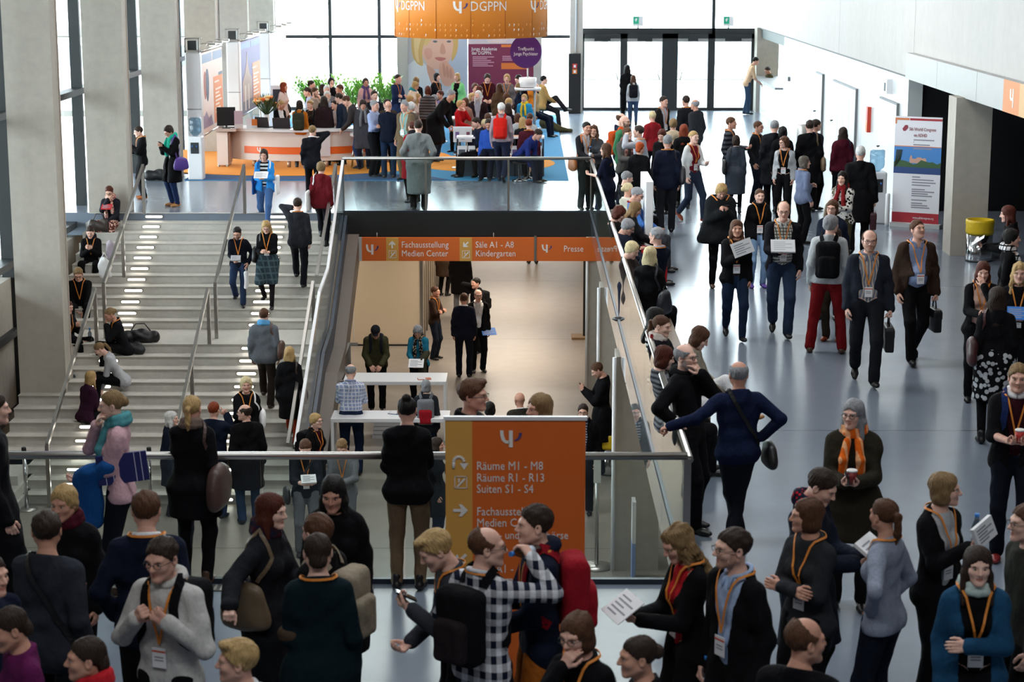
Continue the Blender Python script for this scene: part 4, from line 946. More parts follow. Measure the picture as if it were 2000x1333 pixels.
MB().box(x0-.28,-7.9,28.6-YE,31.9-YE,LV,LV+RI).box(x0-.28,-7.95,29.2-YE,31.9-YE,LV+RI,LV+2*RI).box(x0-.28,-8.0,29.9-YE,31.9-YE,LV+2*RI,LV+3*RI).build('corner_steps',M_step,st)
# handrails
def rail(lbl,x,a,b,posts,cat='handrail'):
    r=thing('stair_handrail',lbl,cat,(x,a[0],a[1]-.95)); o=np.array((x,a[0],a[1]-.95))
    MB().bar(np.array((x,*a))-o,np.array((x,*b))-o,.05,.07).build('rail',M_steel,r)
    for (py,pz0,pz1) in posts: MB().box(-.03,.03,py-.03-o[1],py+.03-o[1],pz0-o[2],pz1-o[2]).build('post',M_steel,r)
for nm,x in(('left',-7.42),('middle',-5.44)):
    rail('%s brushed steel handrail of the upper stair flight'%nm,x,(36.9+1.2,.95),(34.1,-.72),[(38.06,0,.95),(34.1,-1.7,-.72)] if nm!='left' else [(38.06,0,.95),(35.9,-.9,.1),(34.1,-1.7,-.72)])
    rail('%s brushed steel handrail of the lower stair flight'%nm,x-.05,(33.6,-.72),(29.75,-2.55),[(33.6,-1.7,-.72),(31.7,-2.6,-1.6)] if nm!='left' else [(33.6,-1.7,-.72),(29.75,LV,-2.55)])
rail('right brushed steel handrail of the upper stair flight',-3.66,(38.2,.95),(34.3,-.62),[(38.2,0,.95)])
rail('right brushed steel handrail of the lower stair flight',-3.66,(33.7,-.62),(29.6,-2.5),[(33.7,-1.7,-.62)])
# glass balustrade along the stair and its stringer
bt=thing('stair_balustrade','sloping glass balustrade with white rail and dark stringer beside the stairs','balustrade',(XL,YE,0))
pf=[(0,.0),(34.9-YE,-1.62),(33.4-YE,-1.78),(29.4-YE,-3.5)]
for i in range(3):
    (ya,za),(yb,zb)=pf[i],pf[i+1]
    MB().prism([(ya,za-.25),(ya,za+1.02),(yb,zb+1.02),(yb,zb-.25)],'x',-.012,.012).build('glass_panel',M_glass,bt)
    MB().bar((0,ya,za+1.03),(0,yb,zb+1.03),.05,.06).build('rail',M_white,bt)
    MB().prism([(ya,za-.5),(ya,za-.02),(yb,zb-.02),(yb,zb-.5)],'x',.02,.08).build('stringer',M_blue,bt)
    MB().prism([(ya,za-.95),(ya,za-.4),(yb,zb-.4),(yb,zb-.95)],'x',.03,.3).build('beam',simple('stringer brown','#5b5048',.5),bt)
# level balustrades
def balu(lbl,a,b,n,posts=True,h=1.08,low=.0,railm=None,under=.0):
    a=np.array(a,float); b=np.array(b,float); t=thing('glass_balustrade',lbl,'railing',(*a,0)); d=b-a
    for i in range(n):
        p=d*i/n+d/np.linalg.norm(d)*.008; q=d*(i+1)/n-d/np.linalg.norm(d)*.008
        nx=np.array((-d[1],d[0]))/np.linalg.norm(d)*.009
        V=[(*(p-nx),low),(*(q-nx),low),(*(q+nx),low),(*(p+nx),low)]; V+=[(v[0],v[1],h-.03) for v in V]
        MB().add(V,[(0,1,2,3),(4,5,6,7),(0,1,5,4),(1,2,6,5),(2,3,7,6),(3,0,4,7)]).build('glass_panel',M_glass,t)
    MB().tube([(0,0,h),(*d,h)],.032,10).build('rail',railm or M_steel,t)
    MB().bar((0,0,.02),(*d,.02),.05,.05).build('base_channel',M_blue,t)
    if posts:
        for i in range(n+1): p=d*i/n; MB().box(p[0]-.02,p[0]+.02,p[1]-.02,p[1]+.02,0,h).build('post',M_steel,t)
    return t
balu('front glass balustrade with round steel rail above the stairwell',(-9.,YN),(XR-.02,YN),9,False,1.08,.02)
balu('long right glass balustrade with flat grey rail behind the seated row',(XR,YN),(XR,YE),8,False,1.05,-.45)
balu('far glass balustrade at the edge of the exhibition floor',(XL,YE),(XR,YE),3,True,1.08,0.)
t=thing('rail_end_post','grey steel end post at the corner of the front balustrade','post',(XR-.02,YN,-.3)); MB().box(-.03,.03,-.03,.03,0,1.36).build('shaft',M_steel,t)
# ground and things outside, haze painted into the pale bark colour
M_out=simple('outside paving','#c9c9c4',.8,var=.05)
struct(MB().box(-80,80,YF+.3,260,-.25,-.05).box(-80,-9.3,-20,YF+.3,-3.6,-3.5).build('ground_outside',M_out))
struct(MB().box(-60,60,88,88.5,0,.9).box(-60,60,118,122,0,.5).build('wall_outside',simple('outside wall','#8f969a',.8)))
rnd=random.Random(5)
for i in range(14):
    x,y=rnd.uniform(-28,28),rnd.uniform(94,112); tr=thing('bare_tree','haze-pale leafless tree beyond the far glass wall','tree',(x,y,0),0,'leafless trees outside')
    h=rnd.uniform(6,9); m=MB().tube([(0,0,-.1),(.1,0,h*.5),(.2,.1,h)],[.22,.15,.04],6); m.build('trunk',simple('bark haze pale','#8a867e',.9),tr); m=MB()
    for k in range(22):
        z0=h*rnd.uniform(.3,.85); a=rnd.uniform(0,6.28); l=rnd.uniform(1,2.6); p=np.array((.1,.05,z0)); q=p+l*.5*np.array((math.cos(a),math.sin(a),.7)); r_=q+l*.6*np.array((math.cos(a+.5),math.sin(a+.5),.8)); m.tube([p,q,r_],[.06,.04,.012],4,caps=False)
    m.build('branches',simple('bark haze pale','#8a867e',.9),tr)
# ---------------------------------------------------------------- signs, stands and furniture
def text(body,size,loc,mat,parent,name='lettering',rot=(math.pi/2,0,0),align='LEFT',sx=.86,ext=.002,bold=0.):
    c=bpy.data.curves.new('tmp','FONT'); c.body=body; c.size=size; c.extrude=ext; c.align_x=align; c.resolution_u=2; o=bpy.data.objects.new('tmp',c); C.objects.link(o); bpy.context.view_layer.update()
    me=bpy.data.meshes.new_from_object(o.evaluated_get(bpy.context.evaluated_depsgraph_get())); bpy.data.objects.remove(o); bpy.data.curves.remove(c); me.materials.clear()
    o=link(name,me,mat,parent,loc); o.rotation_euler=rot; o.scale=(sx,1,1); return o
def logo(parent,x,z,s,y,mats):   # white stroke mark with a small violet tail, s = height
    P=lambda q:[(x+a*s,z+b*s) for a,b in q]
    lft=[(0,1),(.2,1),(.22,.7),(.33,.42),(.55,.36),(.55,.22),(.3,.24),(.1,.42),(.02,.7)]
    m=MB().prism(P(lft),'y',y-.004,y).prism(P([(.52,1),(.74,1),(.74,0),(.52,0)]),'y',y-.004,y); m.build('emblem',mats[0],parent)
    MB().prism(P([(1.1,.86),(1.28,.86),(1.22,.6),(1.05,.42),(.84,.38),(.84,.44),(1.,.52),(1.08,.66)]),'y',y-.004,y).build('emblem_tail',mats[1],parent)
M_or=simple('sign orange','#db6822',.5); M_tan=simple('sign tan','#d9a14c',.5); M_txt=simple('sign white','#e9e6e4',.5); M_vio=simple('sign violet','#4a3f78',.5)
def arrow(parent,c,s,ang,y,mat):
    q=[(-.5,-.1),(.05,-.1),(-.12,-.42),(.08,-.42),(.5,0),(.08,.42),(-.12,.42),(.05,.1),(-.5,.1)]; ca,sa=math.cos(ang),math.sin(ang)
    MB().prism([(c[0]+s*(a*ca-b*sa),c[1]+s*(a*sa+b*ca)) for a,b in q],'y',y-.003,y).build('arrow',mat,parent)
def stairicon(parent,x,z,s,y,mat):
    m=MB()
    for a,b,c,d in((0,1,0,.06),(0,1,.94,1),(0,.06,0,1),(.94,1,0,1)): m.box(x+a*s,x+b*s,y-.003,y,z+c*s,z+d*s)
    m.prism([(x+.15*s,z+.12*s),(x+.3*s,z+.12*s),(x+.85*s,z+.7*s),(x+.85*s,z+.85*s),(x+.72*s,z+.8*s)],'y',y-.003,y).box(x+.3*s,x+.42*s,y-.003,y,z+.5*s,z+.8*s); m.build('stair_symbol',mat,parent)
# hanging wayfinding sign under the far floor
Y=38.12
h=thing('hanging_sign','long orange wayfinding sign hanging under the black edge beam','sign',(-3.16,Y,-.94))
MB().box(-.32,0,0,.05,0,.47).build('blank_panel',simple('sign grey','#b9b9b9',.5),h)
MB().box(0,3.41,0,.05,0,.47).build('panel',M_or,h); MB().box(3.44,5.1,0,.05,0,.47).build('panel',M_or,h); MB().box(3.4,3.45,-.01,.06,0,.5).build('divider',M_steel,h)
for a in(.48,1.93): MB().box(a,a+.245,-.004,.0,0,.47).build('arrow_strip',M_tan,h)
logo(h,.08,.13,.2,-.004,(M_txt,M_vio)); logo(h,3.55,.17,.16,-.004,(M_txt,M_vio))
arrow(h,(.6,.33),.15,math.pi/2,-.008,M_txt); arrow(h,(2.05,.33),.14,-math.pi*.75,-.008,M_txt)
for a in(.53,1.98): stairicon(h,a,.06,.15,-.008,M_txt)
for x,z,t in((.78,.27,'Fachausstellung'),(.78,.095,'Medien Center'),(2.24,.27,'Säle A1 - A8'),(2.24,.095,'Kindergarten'),(3.98,.19,'Presse')): text(t,.175,(x,-.004,z),M_txt,h,bold=.004)
for a in(.3,2.6,4.6): MB().tube([(a,.025,.47),(a,.025,.56)],.012,6).build('hanger',M_steel,h)
# roll-up wayfinding banner in front
Y=12.62
b=thing('banner_stand','tall orange wayfinding roll-up banner in front of the balustrade','sign',(-.51,Y,0))
MB().box(0,.935,0,.012,.06,2.03).build('panel',M_or,b); MB().box(0,.18,-.003,0,.06,2.03).build('arrow_strip',M_tan,b); MB().box(-.01,.945,-.012,.022,2.03,2.055).build('top_bar',M_white,b); MB().box(-.02,.955,-.1,.12,0,.07).build('base',M_steel,b)
logo(b,.365,1.845,.115,-.004,(M_txt,M_vio))
zt=lambda py:atY(1000,py,Y)[1]
for py,t in((918,'Räume M1 - M8'),(941,'Räume R1 - R13'),(963,'Suiten S1 - S4'),(1007,'Fachausstellung'),(1029,'Medien Center'),(1053,'Klinik- und Praxisbörse'),(1119,'Säle A1 - A8'),(1141,'Kindergarten')): text(t,.082 if py!=1053 else .078,(.207,-.004,zt(py)),M_txt,b,bold=.004,sx=.84)
arrow(b,(.1,zt(997)),.1,0,-.008,M_txt); arrow(b,(.1,zt(1093)),.1,-math.pi*.75,-.008,M_txt); stairicon(b,.06,zt(954),.085,-.008,M_txt)
m=MB(); ring=[(.06+.0+.03*1+ .035*math.cos(a)+.0,zt(908)+.02+.035*math.sin(a)) for a in np.linspace(math.pi,0,9)]
for i in range(8): m.bar((ring[i][0],-.006,ring[i][1]),(ring[i+1][0],-.006,ring[i+1][1]),.022,.006,up=(0,1,0)) if False else m.tube([(ring[i][0],-.005,ring[i][1]),(ring[i+1][0],-.005,ring[i+1][1])],.011,6)
m.tube([(ring[0][0],-.005,ring[0][1]),(ring[0][0],-.005,ring[0][1]-.045)],.011,6).prism([(.095,zt(908)+.01),(.155,zt(908)+.01),(.125,zt(908)-.035)],'y',-.008,-.004); m.build('turn_arrow',M_txt,b)
# congress banner at the right
gA,gB=gp(1741,441,0),gp(1832,447,0); ang=math.degrees(math.atan2(gB[1]-gA[1],gB[0]-gA[0])); wB=math.hypot(gB[0]-gA[0],gB[1]-gA[1])
b=thing('banner_stand','white and red roll-up banner with castle picture by the dark opening','sign',(gA[0],gA[1],0),ang)
W_=simple('banner white','#e6e3e8',.5); RD=simple('banner red','#a8202e',.5)
MB().box(0,wB,0,.015,.06,2.06).build('panel',W_,b); MB().box(-.01,wB+.05,-.1,.12,0,.075).build('base',simple('base grey','#b7b7b7',.4),b); MB().box(0,wB,-.003,0,.08,.27).build('red_band',RD,b); MB().box(.28,wB,-.003,0,1.99,2.03).build('red_stripe',RD,b); MB().box(0,.27,-.003,0,1.99,2.03).box(0,.03,-.003,0,1.92,1.99).build('orange_stripe',simple('stripe orange','#d07a48',.5),b); MB().box(0,wB,-.004,0,1.5,1.515).build('thin_stripe',simple('stripe orange','#d07a48',.5),b)
MB().box(0,wB,-.003,0,1.02,1.5).build('picture_sky',simple('picture blue','#3f7fc2',.5),b); MB().box(0,wB,-.005,-.003,1.0,1.13).build('picture_river',simple('picture river','#1d3f78',.5),b)
m=MB(); rnd=random.Random(3)
m.prism([(0,1.12)]+[(wB*k/12,1.2+.05*rnd.random()+.03*math.sin(k)) for k in range(13)]+[(wB,1.12)],'y',-.006,-.003); m.build('picture_hill',simple('picture green','#35562f',.6),b)
MB().prism([(.3,1.2),(.3,1.29),(.32,1.34),(.34,1.34),(.35,1.28),(.42,1.28),(.44,1.31),(.52,1.31),(.53,1.29),(.6,1.3),(.62,1.25),(.62,1.2)],'y',-.005,-.0035).build('picture_castle',simple('picture stone','#c99a86',.6),b)
m=MB(); [m.tube([(.02+.02*k,-.006,1.1+.03*k),(.05+.02*k,-.006,1.44)],.008,5) for k in range(6)]; m.build('picture_tree',simple('picture dark','#2a3a28',.6),b)
t_=simple('banner maroon ink','#8c2a3a',.6); t2=simple('banner grey ink','#8f8a94',.6)
text('5th World Congress',.088,(.27,-.004,1.8),t_,b,sx=.68,bold=.004); text('on ADHD',.088,(.36,-.004,1.69),t_,b,sx=.68,bold=.004)
m=MB()
for z,w in((1.62,.38),(1.53,.3),(1.46,.34),(1.58,.0),(.93,.14),(.88,.4),(.83,.44),(.78,.34),(.7,.24),(.66,.42),(.62,.3),(.58,.38),(.5,.28),(.44,.2),(.4,.3),(.36,.34)): m.box(.36,.36+w+.01,-.004,0,z,z+.022)
m.build('small_print',t2,b)['kind']='stuff'; MB().prism([(.14,1.83),(.19,1.9),(.24,1.9),(.25,1.85),(.2,1.79),(.16,1.79)],'y',-.005,0).build('emblem',t_,b); text('www.adhdcongress.org',.06,(.4,-.006,.16),W_,b,sx=.7)
def trash(lb,x,y,z):
    t=thing('litter_bin',lb,'bin',(x,y,z)); MB().lathe([(.21,0),(.215,.03),(.215,.56)],n=28).build('drum',M_chrome,t)
    m=MB().lathe([(.225,.46),(.235,.5),(.228,.58),(.238,.66),(.232,.7),(.2,.7),(.19,.5)],n=26); m.build('bin_liner',simple('liner yellow','#d9b81e',.35,bump=.6,bscale=16),t); MB().lathe([(.22,0),(.22,.03)],n=28).build('foot_ring',M_dark,t)
trash('chrome litter bin with yellow liner beside the square concrete pillar',7.62,32.25,0); trash('chrome litter bin with yellow liner on the lower level',1.5,31.85,LV)
def cooler(lb,x,y):
    c=thing('water_cooler',lb,'water cooler',(x,y,0)); MB().box(-.17,.17,-.17,.17,0,.98).build('cabinet',M_white,c,bevel=.03); MB().box(-.09,.09,-.18,-.165,.6,.85).build('dispenser_recess',M_dark,c)
    for a in(-.05,.05): MB().tube([(a,-.19,.78),(a,-.23,.76)],.014).build('tap',simple('tap blue','#3a6fc0',.4),c)
    MB().lathe([(.05,.98),(.13,1.06),(.14,1.1),(.14,1.2),(.132,1.22),(.14,1.24),(.14,1.38),(.1,1.4)],n=22).build('bottle',glassmat('cooler bottle',(.62,.8,.92),.8),c)
cooler('white water cooler beside the balloon banner wall of the booth',-7.35,43.95); cooler('white water cooler beside the white and red roll-up banner',6.72,36.9)
c=thing('cup_tube','tall white cup dispenser tube in front of the right water cooler','dispenser',(6.86,36.45,0)); MB().lathe([(.04,0),(.045,.06),(.045,.6),(.03,.62)]).build('tube',M_white,c)
q=thing('round_bin','grey metal cylinder bin near the white panel wall','bin',(6.85,47.4,0)); MB().lathe([(.19,0),(.2,.02),(.2,.92),(.19,.95),(.12,.96)],n=28).build('drum',M_steel,q)
# tall white board and bench by the right balustrade
w=thing('display_board','tall thin white display board standing edge-on by the bench','board',(2.02,31.2,0)); MB().box(-.06,.06,-.45,1.0,.03,1.5).build('panel',M_white,w,bevel=.01); MB().box(-.2,.2,-.4,-.3,0,.03).box(-.2,.2,.8,.9,0,.03).build('foot',M_steel,w)
bn=thing('bench','long low brown bench along the right glass balustrade','bench',(1.72,0,0)); MB().box(-.2,.2,19.3,36.2,.38,.43).build('seat',simple('bench brown','#6f5d4c',.55,var=.08),bn); MB().box(-.3,-.27,19.3,36.2,.02,.82).build('added_backrest',concrete('added bench back','#8c7c69',.5,.05,[(1,1.45,0.,.015)],.6,.4),bn); m=MB()  # added back panel: covers the pale floor, brown in place of a reflection
for y in np.arange(19.6,36.3,2.3): MB().box(-.16,.16,y-.03,y+.03,0,.38).build('leg',M_steel,bn)
# white standing tables on the lower level
def wtable(lb,x0,x1,y0,y1,h):
    t=thing('standing_table',lb,'table',((x0+x1)/2,(y0+y1)/2,LV)); w=(x1-x0)/2; d=(y1-y0)/2
    MB().box(-w,w,-d,d,h-.07,h).build('table_top',M_white,t,bevel=.008)
    for s_ in(-1,1): MB().box(s_*w-.05 if s_>0 else -w,w if s_>0 else -w+.05,-d,d,0,h-.07).build('side_panel',M_white,t,bevel=.006)
wtable('white standing table nearer to the balustrade on the lower level',-3.16,-1.2,31.35,31.95,1.06); wtable('white standing table farther back on the lower level',-3.2,-1.35,34.0,34.75,1.1)
for lb,x,y,z,r,c in(('small orange leaflet lying on the farther white standing table',-1.75,34.2,LV+1.1,10,'#b5532a'),('blue leaflet lying on the nearer white standing table',-2.1,31.7,LV+1.06,-20,'#4a5a80')):
    l_=thing('leaflet',lb,'leaflet',(x,y,z),r); MB().box(-.12,.12,-.07,.07,.001,.012).build('sheet',simple('leaflet '+c,c,.5),l_); MB().box(-.11,.02,-.06,.06,.012,.013).build('print',M_white,l_)
l_=thing('bundle','bundle of grey paper stacks beneath the farther standing table','papers',(-2.3,34.4,LV)); 
for k in range(5): MB().box(-.4+.01*k,.35-.012*k,-.2,.2,k*.075,k*.075+.065).build('stack',simple('paper stack','#a9a8a8',.7),l_)
# lower handrail left of the tables
h=thing('steel_handrail','steel rail with square posts left of the standing tables','handrail',(-3.2,34.6,LV))
MB().bar((0,.8,1.5),(-.32,-3.2,.5),.05,.05).bar((.16,.8,1.5),(0,.8,1.5),.05,.05).build('rail',M_steel,h)
for y_,z_ in((.8,1.5),(-.6,1.12)): MB().box(-.03,.03,y_-.03,y_+.03,0,z_).build('post',M_steel,h)
# belt barrier at the foot of the stairs
def beltpost(lb,x,y): 
    p=thing('barrier_post',lb,'barrier',(x,y,LV)); MB().lathe([(.17,0),(.17,.012),(.04,.03)],n=24).build('base',M_steel,p); MB().tube([(0,0,.02),(0,0,.88)],.03,14).build('shaft',M_chrome,p); MB().lathe([(.038,.86),(.038,1.0),(.03,1.01)],n=16).build('belt_head',M_black,p)
A=gp(58,985,LV); B=gp(302,985,LV)
beltpost('left chrome barrier post at the foot of the stairs',A[0]+.03,A[1]-.3); beltpost('right chrome barrier post at the foot of the stairs',B[0],B[1]-.3)
tp=MB().box(A[0]+.06,B[0]-.04,A[1]-.305,A[1]-.295,LV+.87,LV+.95).build('barrier_belt',simple('belt lilac','#a6a3bb',.6)); tag(tp,'pale lilac belt stretched between the two chrome barrier posts','barrier belt')
p=thing('sign_pole','grey sign pole with round foot behind the orange roll-up banner','pole',(*gp(1165,1108,LV),LV)); MB().lathe([(.24,0),(.24,.02),(.03,.05)],n=26).build('base',M_steel,p); MB().tube([(0,0,.04),(0,0,1.55)],.028,10).build('pole',M_steel,p); MB().box(-.05,.05,-.03,.03,1.25,1.62).build('holder',simple('holder grey','#c4c4be',.5),p)
p=thing('floor_panel','blue and white narrow panel leaning on the nearest lower pillar','panel',(*gp(1237,1136,LV),LV)); MB().box(-.025,.025,-.02,.25,0,.55).build('lower_half',simple('panel blue','#7f95c4',.5),p); MB().box(-.025,.025,-.02,.25,.55,1.15).build('upper_half',M_white,p)

# ---------------------------------------------------------------- the exhibition booth
M_carb=simple('carpet blue','#2f7fae',.95,bump=.2,bscale=200,var=.06,vscale=3); M_caro=simple('carpet orange','#e08a1e',.95,bump=.2,bscale=200); M_card=simple('carpet navy','#2c4a73',.95,bump=.2,bscale=200)
cp=MB().box(-7.6,1.05,43.75,61.5,0,.012).build('booth_carpet',M_carb); tag(cp,'blue booth carpet with a dark blue front border','carpet')
m=MB().prism([(-7.6,43.75)]+[(-1.6,43.75),(-2.2,44.6)]+[(-5.6+3.4*math.cos(a),47.6+3.15*math.sin(a)) for a in np.linspace(-.9,-2.3,14)]+[(-7.6,45.2)],'z',.012,.016); m.build('carpet_border',M_card,cp)
oc=MB().prism([(-5.6+3.9*math.cos(a),48.2+3.7*math.sin(a)) for a in np.linspace(0,2*math.pi,40)],'z',.016,.022).build('orange_carpet',M_caro); tag(oc,'round orange carpet under the curved counter','carpet')
oc=MB().prism([(-.9+1.7*math.cos(a),47.3+1.9*math.sin(a)) for a in np.linspace(0,2*math.pi,32)],'z',.012,.018).build('orange_carpet',M_caro); tag(oc,'round orange carpet under the literature racks','carpet')
# curved counter
ct=thing('reception_counter','curved cream counter with a bright orange band','counter',(-5.35,48.75,0)); Cc=np.array((0,0)); 
def arcwall(r0,r1,a0,a1,z0,z1,n=26):
    m=MB(); A=np.linspace(a0,a1,n); V=[];F=[]
    for a in A:
        for r,z in((r0,z0),(r1,z0),(r1,z1),(r0,z1)): V.append((r*math.cos(a),r*math.sin(a),z))
    for i in range(n-1):
        for k in range(4): F.append((i*4+k,i*4+(k+1)%4,i*4+4+(k+1)%4,i*4+4+k))
    F+=[(0,3,2,1),(4*n-4,4*n-3,4*n-2,4*n-1)]; return m.add(V,F)
a0,a1=math.radians(222),math.radians(330); M_cream=simple('counter cream','#d9cdc6',.4)
arcwall(2.44,2.5,a0,a1,.17,.84).build('front_panel',M_cream,ct); arcwall(1.9,2.6,a0-.02,a1+.02,.86,.92).build('counter_top',M_white,ct); arcwall(2.5,2.508,a0+.3,a1-.02,.33,.5).build('orange_band',simple('band orange','#e2641c',.45),ct)
for a in np.linspace(a0+.03,a1-.03,6): MB().tube([(2.44*math.cos(a),2.44*math.sin(a),0),(2.44*math.cos(a),2.44*math.sin(a),.17)],.045,10).build('leg',simple('leg copper','#a98a72',.35,.6),ct)
q=thing('side_counter','straight cream side counter with cabinet left of the curved counter','counter',(-7.3,46.5,0)); MB().box(.02,.5,-.15,.5,.86,.92).build('counter_top',M_cream,q); MB().box(.04,.3,-.1,.45,.06,.84).build('cabinet',M_cream,q); MB().box(.31,.33,-.05,.4,.1,.8).build('door',simple('cabinet side','#b59a8c',.5),q)
for x_,y_ in((.07,-.08),(.27,-.08),(.07,.43),(.27,.43)): MB().tube([(x_,y_,0),(x_,y_,.06)],.025).build('leg',M_steel,q)
sg=MB().cbox((0,0,.3),(.46,.012,.6)).build('notice_sheet',simple('notice','#cfcbd0',.6)); tag(sg,'grey notice sheet taped to the front of the curved counter','notice'); aa=math.radians(283); sg.location=(-5.35+2.53*math.cos(aa),48.75+2.53*math.sin(aa),.28); sg.rotation_euler=(0,0,aa+math.pi/2)
e=thing('logo_plate','small orange plate with white mark on the counter band','logo',(-5.35+2.512*math.cos(math.radians(249)),48.75+2.512*math.sin(math.radians(249)),.33),-21); logo(e,-.06,.02,.13,-.002,(M_txt,M_vio))
def laptop(lb,x,y,z,r,w=.36):
    l=thing('laptop',lb,'laptop',(x,y,z),r); MB().box(-w/2,w/2,0,.25,0,.02).build('keyboard_base',M_dark,l); k=MB().box(-w/2,w/2,-.012,0,0,.25).build('screen',simple('laptop lid','#2a2426',.4),l); k.rotation_euler=(.25,0,0); k.location=(0,.0,.015); return l
zc=.92
laptop('dark open laptop on the left part of the curved counter',-6.2,46.75,zc,-25); laptop('brown open laptop on the curved counter by the ponytailed attendant',-5.72,46.52,zc,-5,.42)
d=thing('monitor','black monitor seen from behind on the side counter','monitor',(-7.05,46.6,.92),8); MB().box(-.22,.22,-.02,.02,.06,.5).build('screen',M_black,d); MB().box(-.1,.1,-.08,.1,0,.015).box(-.02,.02,0,.03,.015,.1).build('stand',M_dark,d)
for lb,x,y,c,w,h_,r in(('lilac leaflet holder beside the black monitor',-6.74,46.5,'#cbbccb',.2,.42,10),('small white leaflet stand on the side counter',-6.5,46.55,'#e6dfe6',.12,.24,5),('orange and violet leaflet box on the counter',-6.4,46.75,'#d9752a',.13,.2,0),('small green pot on the side counter',-7.2,46.75,'#2f6a45',.1,.2,0)):
    q=thing('leaflet_holder' if 'pot' not in lb else 'desk_pot',lb,'holder' if 'pot' not in lb else 'pot',(x,y,.92),r); MB().prism([(0,0),(.1,0),(.1,.02),(.03,h_),(0,h_)],'x',-w/2,w/2).build('sheet' if 'pot' not in lb else 'pot_body',simple('holder '+c,c,.5),q); MB().box(-w/2,w/2,-.004,0,.0,h_*.25).build('lip',M_white,q)
q=MB().cbox((0,0,.005),(.25,.3,.01)); q=q.build('paper_sheet',M_white); tag(q,'white sheets lying on the right end of the curved counter','paper'); q.location=(-3.75,47.2,.921)
bo=thing('water_bottle','clear water bottle on the curved counter beside the blond attendant','bottle',(-4.15,46.95,.92)); MB().lathe([(.035,0),(.037,.02),(.037,.17),(.016,.22),(.014,.24)],n=14).build('bottle_body',glassmat('bottle plastic',(.8,.88,.95),.55),bo); MB().lathe([(.017,.24),(.017,.26)],n=12).build('cap',simple('cap blue','#2f7fd0',.4),bo)
# flowers
v=thing('flower_bouquet','large bouquet of orange and cream flowers in a white vase','flowers',(-6.35,48.6,.75)); MB().lathe([(.07,0),(.06,.15),(.09,.33)],n=18).build('vase',M_white,v); MB().box(-.3,.3,-.25,.25,-.75,0).build('plinth',M_cream,v)
rnd=random.Random(8); P_=[]; lf=MB()
for k in range(46):
    a=rnd.uniform(0,6.28); e_=rnd.uniform(.1,1.5); r_=.34; c_=np.array((r_*math.cos(a)*math.cos(e_),r_*math.sin(a)*math.cos(e_),.5+.26*math.sin(e_))); d_=nrm(c_-np.array((0,0,.35)))
    lf.tube([np.array((0,0,.3)),c_*.9],.008,4); t_=np.cross(d_,(0,0,1)); lf.add([c_*.85,c_+t_*.07-d_*.02,c_+d_*.12,c_-t_*.07-d_*.02],[(0,1,2,3)])
lf.build('greenery',simple('leaf dark','#2f4a25',.6),v)
for k in range(24):
    a=k*2.4; e_=.15+1.35*((k*.37)%1); c_=np.array((.33*math.cos(a)*math.cos(e_),.33*math.sin(a)*math.cos(e_),.5+.28*math.sin(e_)))
    MB().lathe([(.02,-.03),(.06,0),(.055,.03),(.02,.035)],c_,9).build('bloom',simple('bloom %d'%(k%3),('#e2631a','#e8a33c','#ead9a8')[k%3],.6),v)
# potted palms along the glass
for i,(px,py,h_) in enumerate(((598,165,.85),(640,160,.9),(690,165,.8),(715,160,.85),(755,162,.95))):
    x,y=(px-1020)/FPX*59.8+.12,59.5-.25*i; p=thing('potted_palm','%s green potted palm before the far glass wall'%('leftmost bushy','second bushy','third small','fourth slender','rightmost feathery')[i],'plant',(x,y,0),0,'potted palms by the far glass')
    MB().lathe([(.16,0),(.2,.4),(.17,.4)],n=18).build('pot',simple('pot grey','#8d8f90',.6),p); m=MB(); s_=MB(); rnd=random.Random(i)
    for k in range(40):
        a=rnd.uniform(0,6.28); o=rnd.uniform(.15,.5)*h_; t_=rnd.uniform(.7,1.3)*h_; pts=[np.array((o*u*math.cos(a),o*u*math.sin(a),.4+t_*(1.15*u-.35*u*u))) for u in np.linspace(0,1,6)]; s_.tube(pts,.006,4,caps=False)
        for j in range(1,6):
            for sd in(-1,1):
                d_=np.array((-math.sin(a)*sd,math.cos(a)*sd,.25))+nrm(pts[j]-pts[j-1])*.8; d_=nrm(d_); w_=nrm(np.cross(d_,(0,0,1)))*.03; m.add([pts[j]-w_*.4,pts[j]+d_*.1+w_*.8,pts[j]+d_*.24*h_,pts[j]+d_*.1-w_],[(0,1,2,3)])
    m.build('fronds',simple('palm backlit green','#9ccc52',.6,var=.2),p); s_.build('stems',simple('palm stem','#6a7a3a',.6),p)  # brighter leaf colour stands in for light shining through the fronds
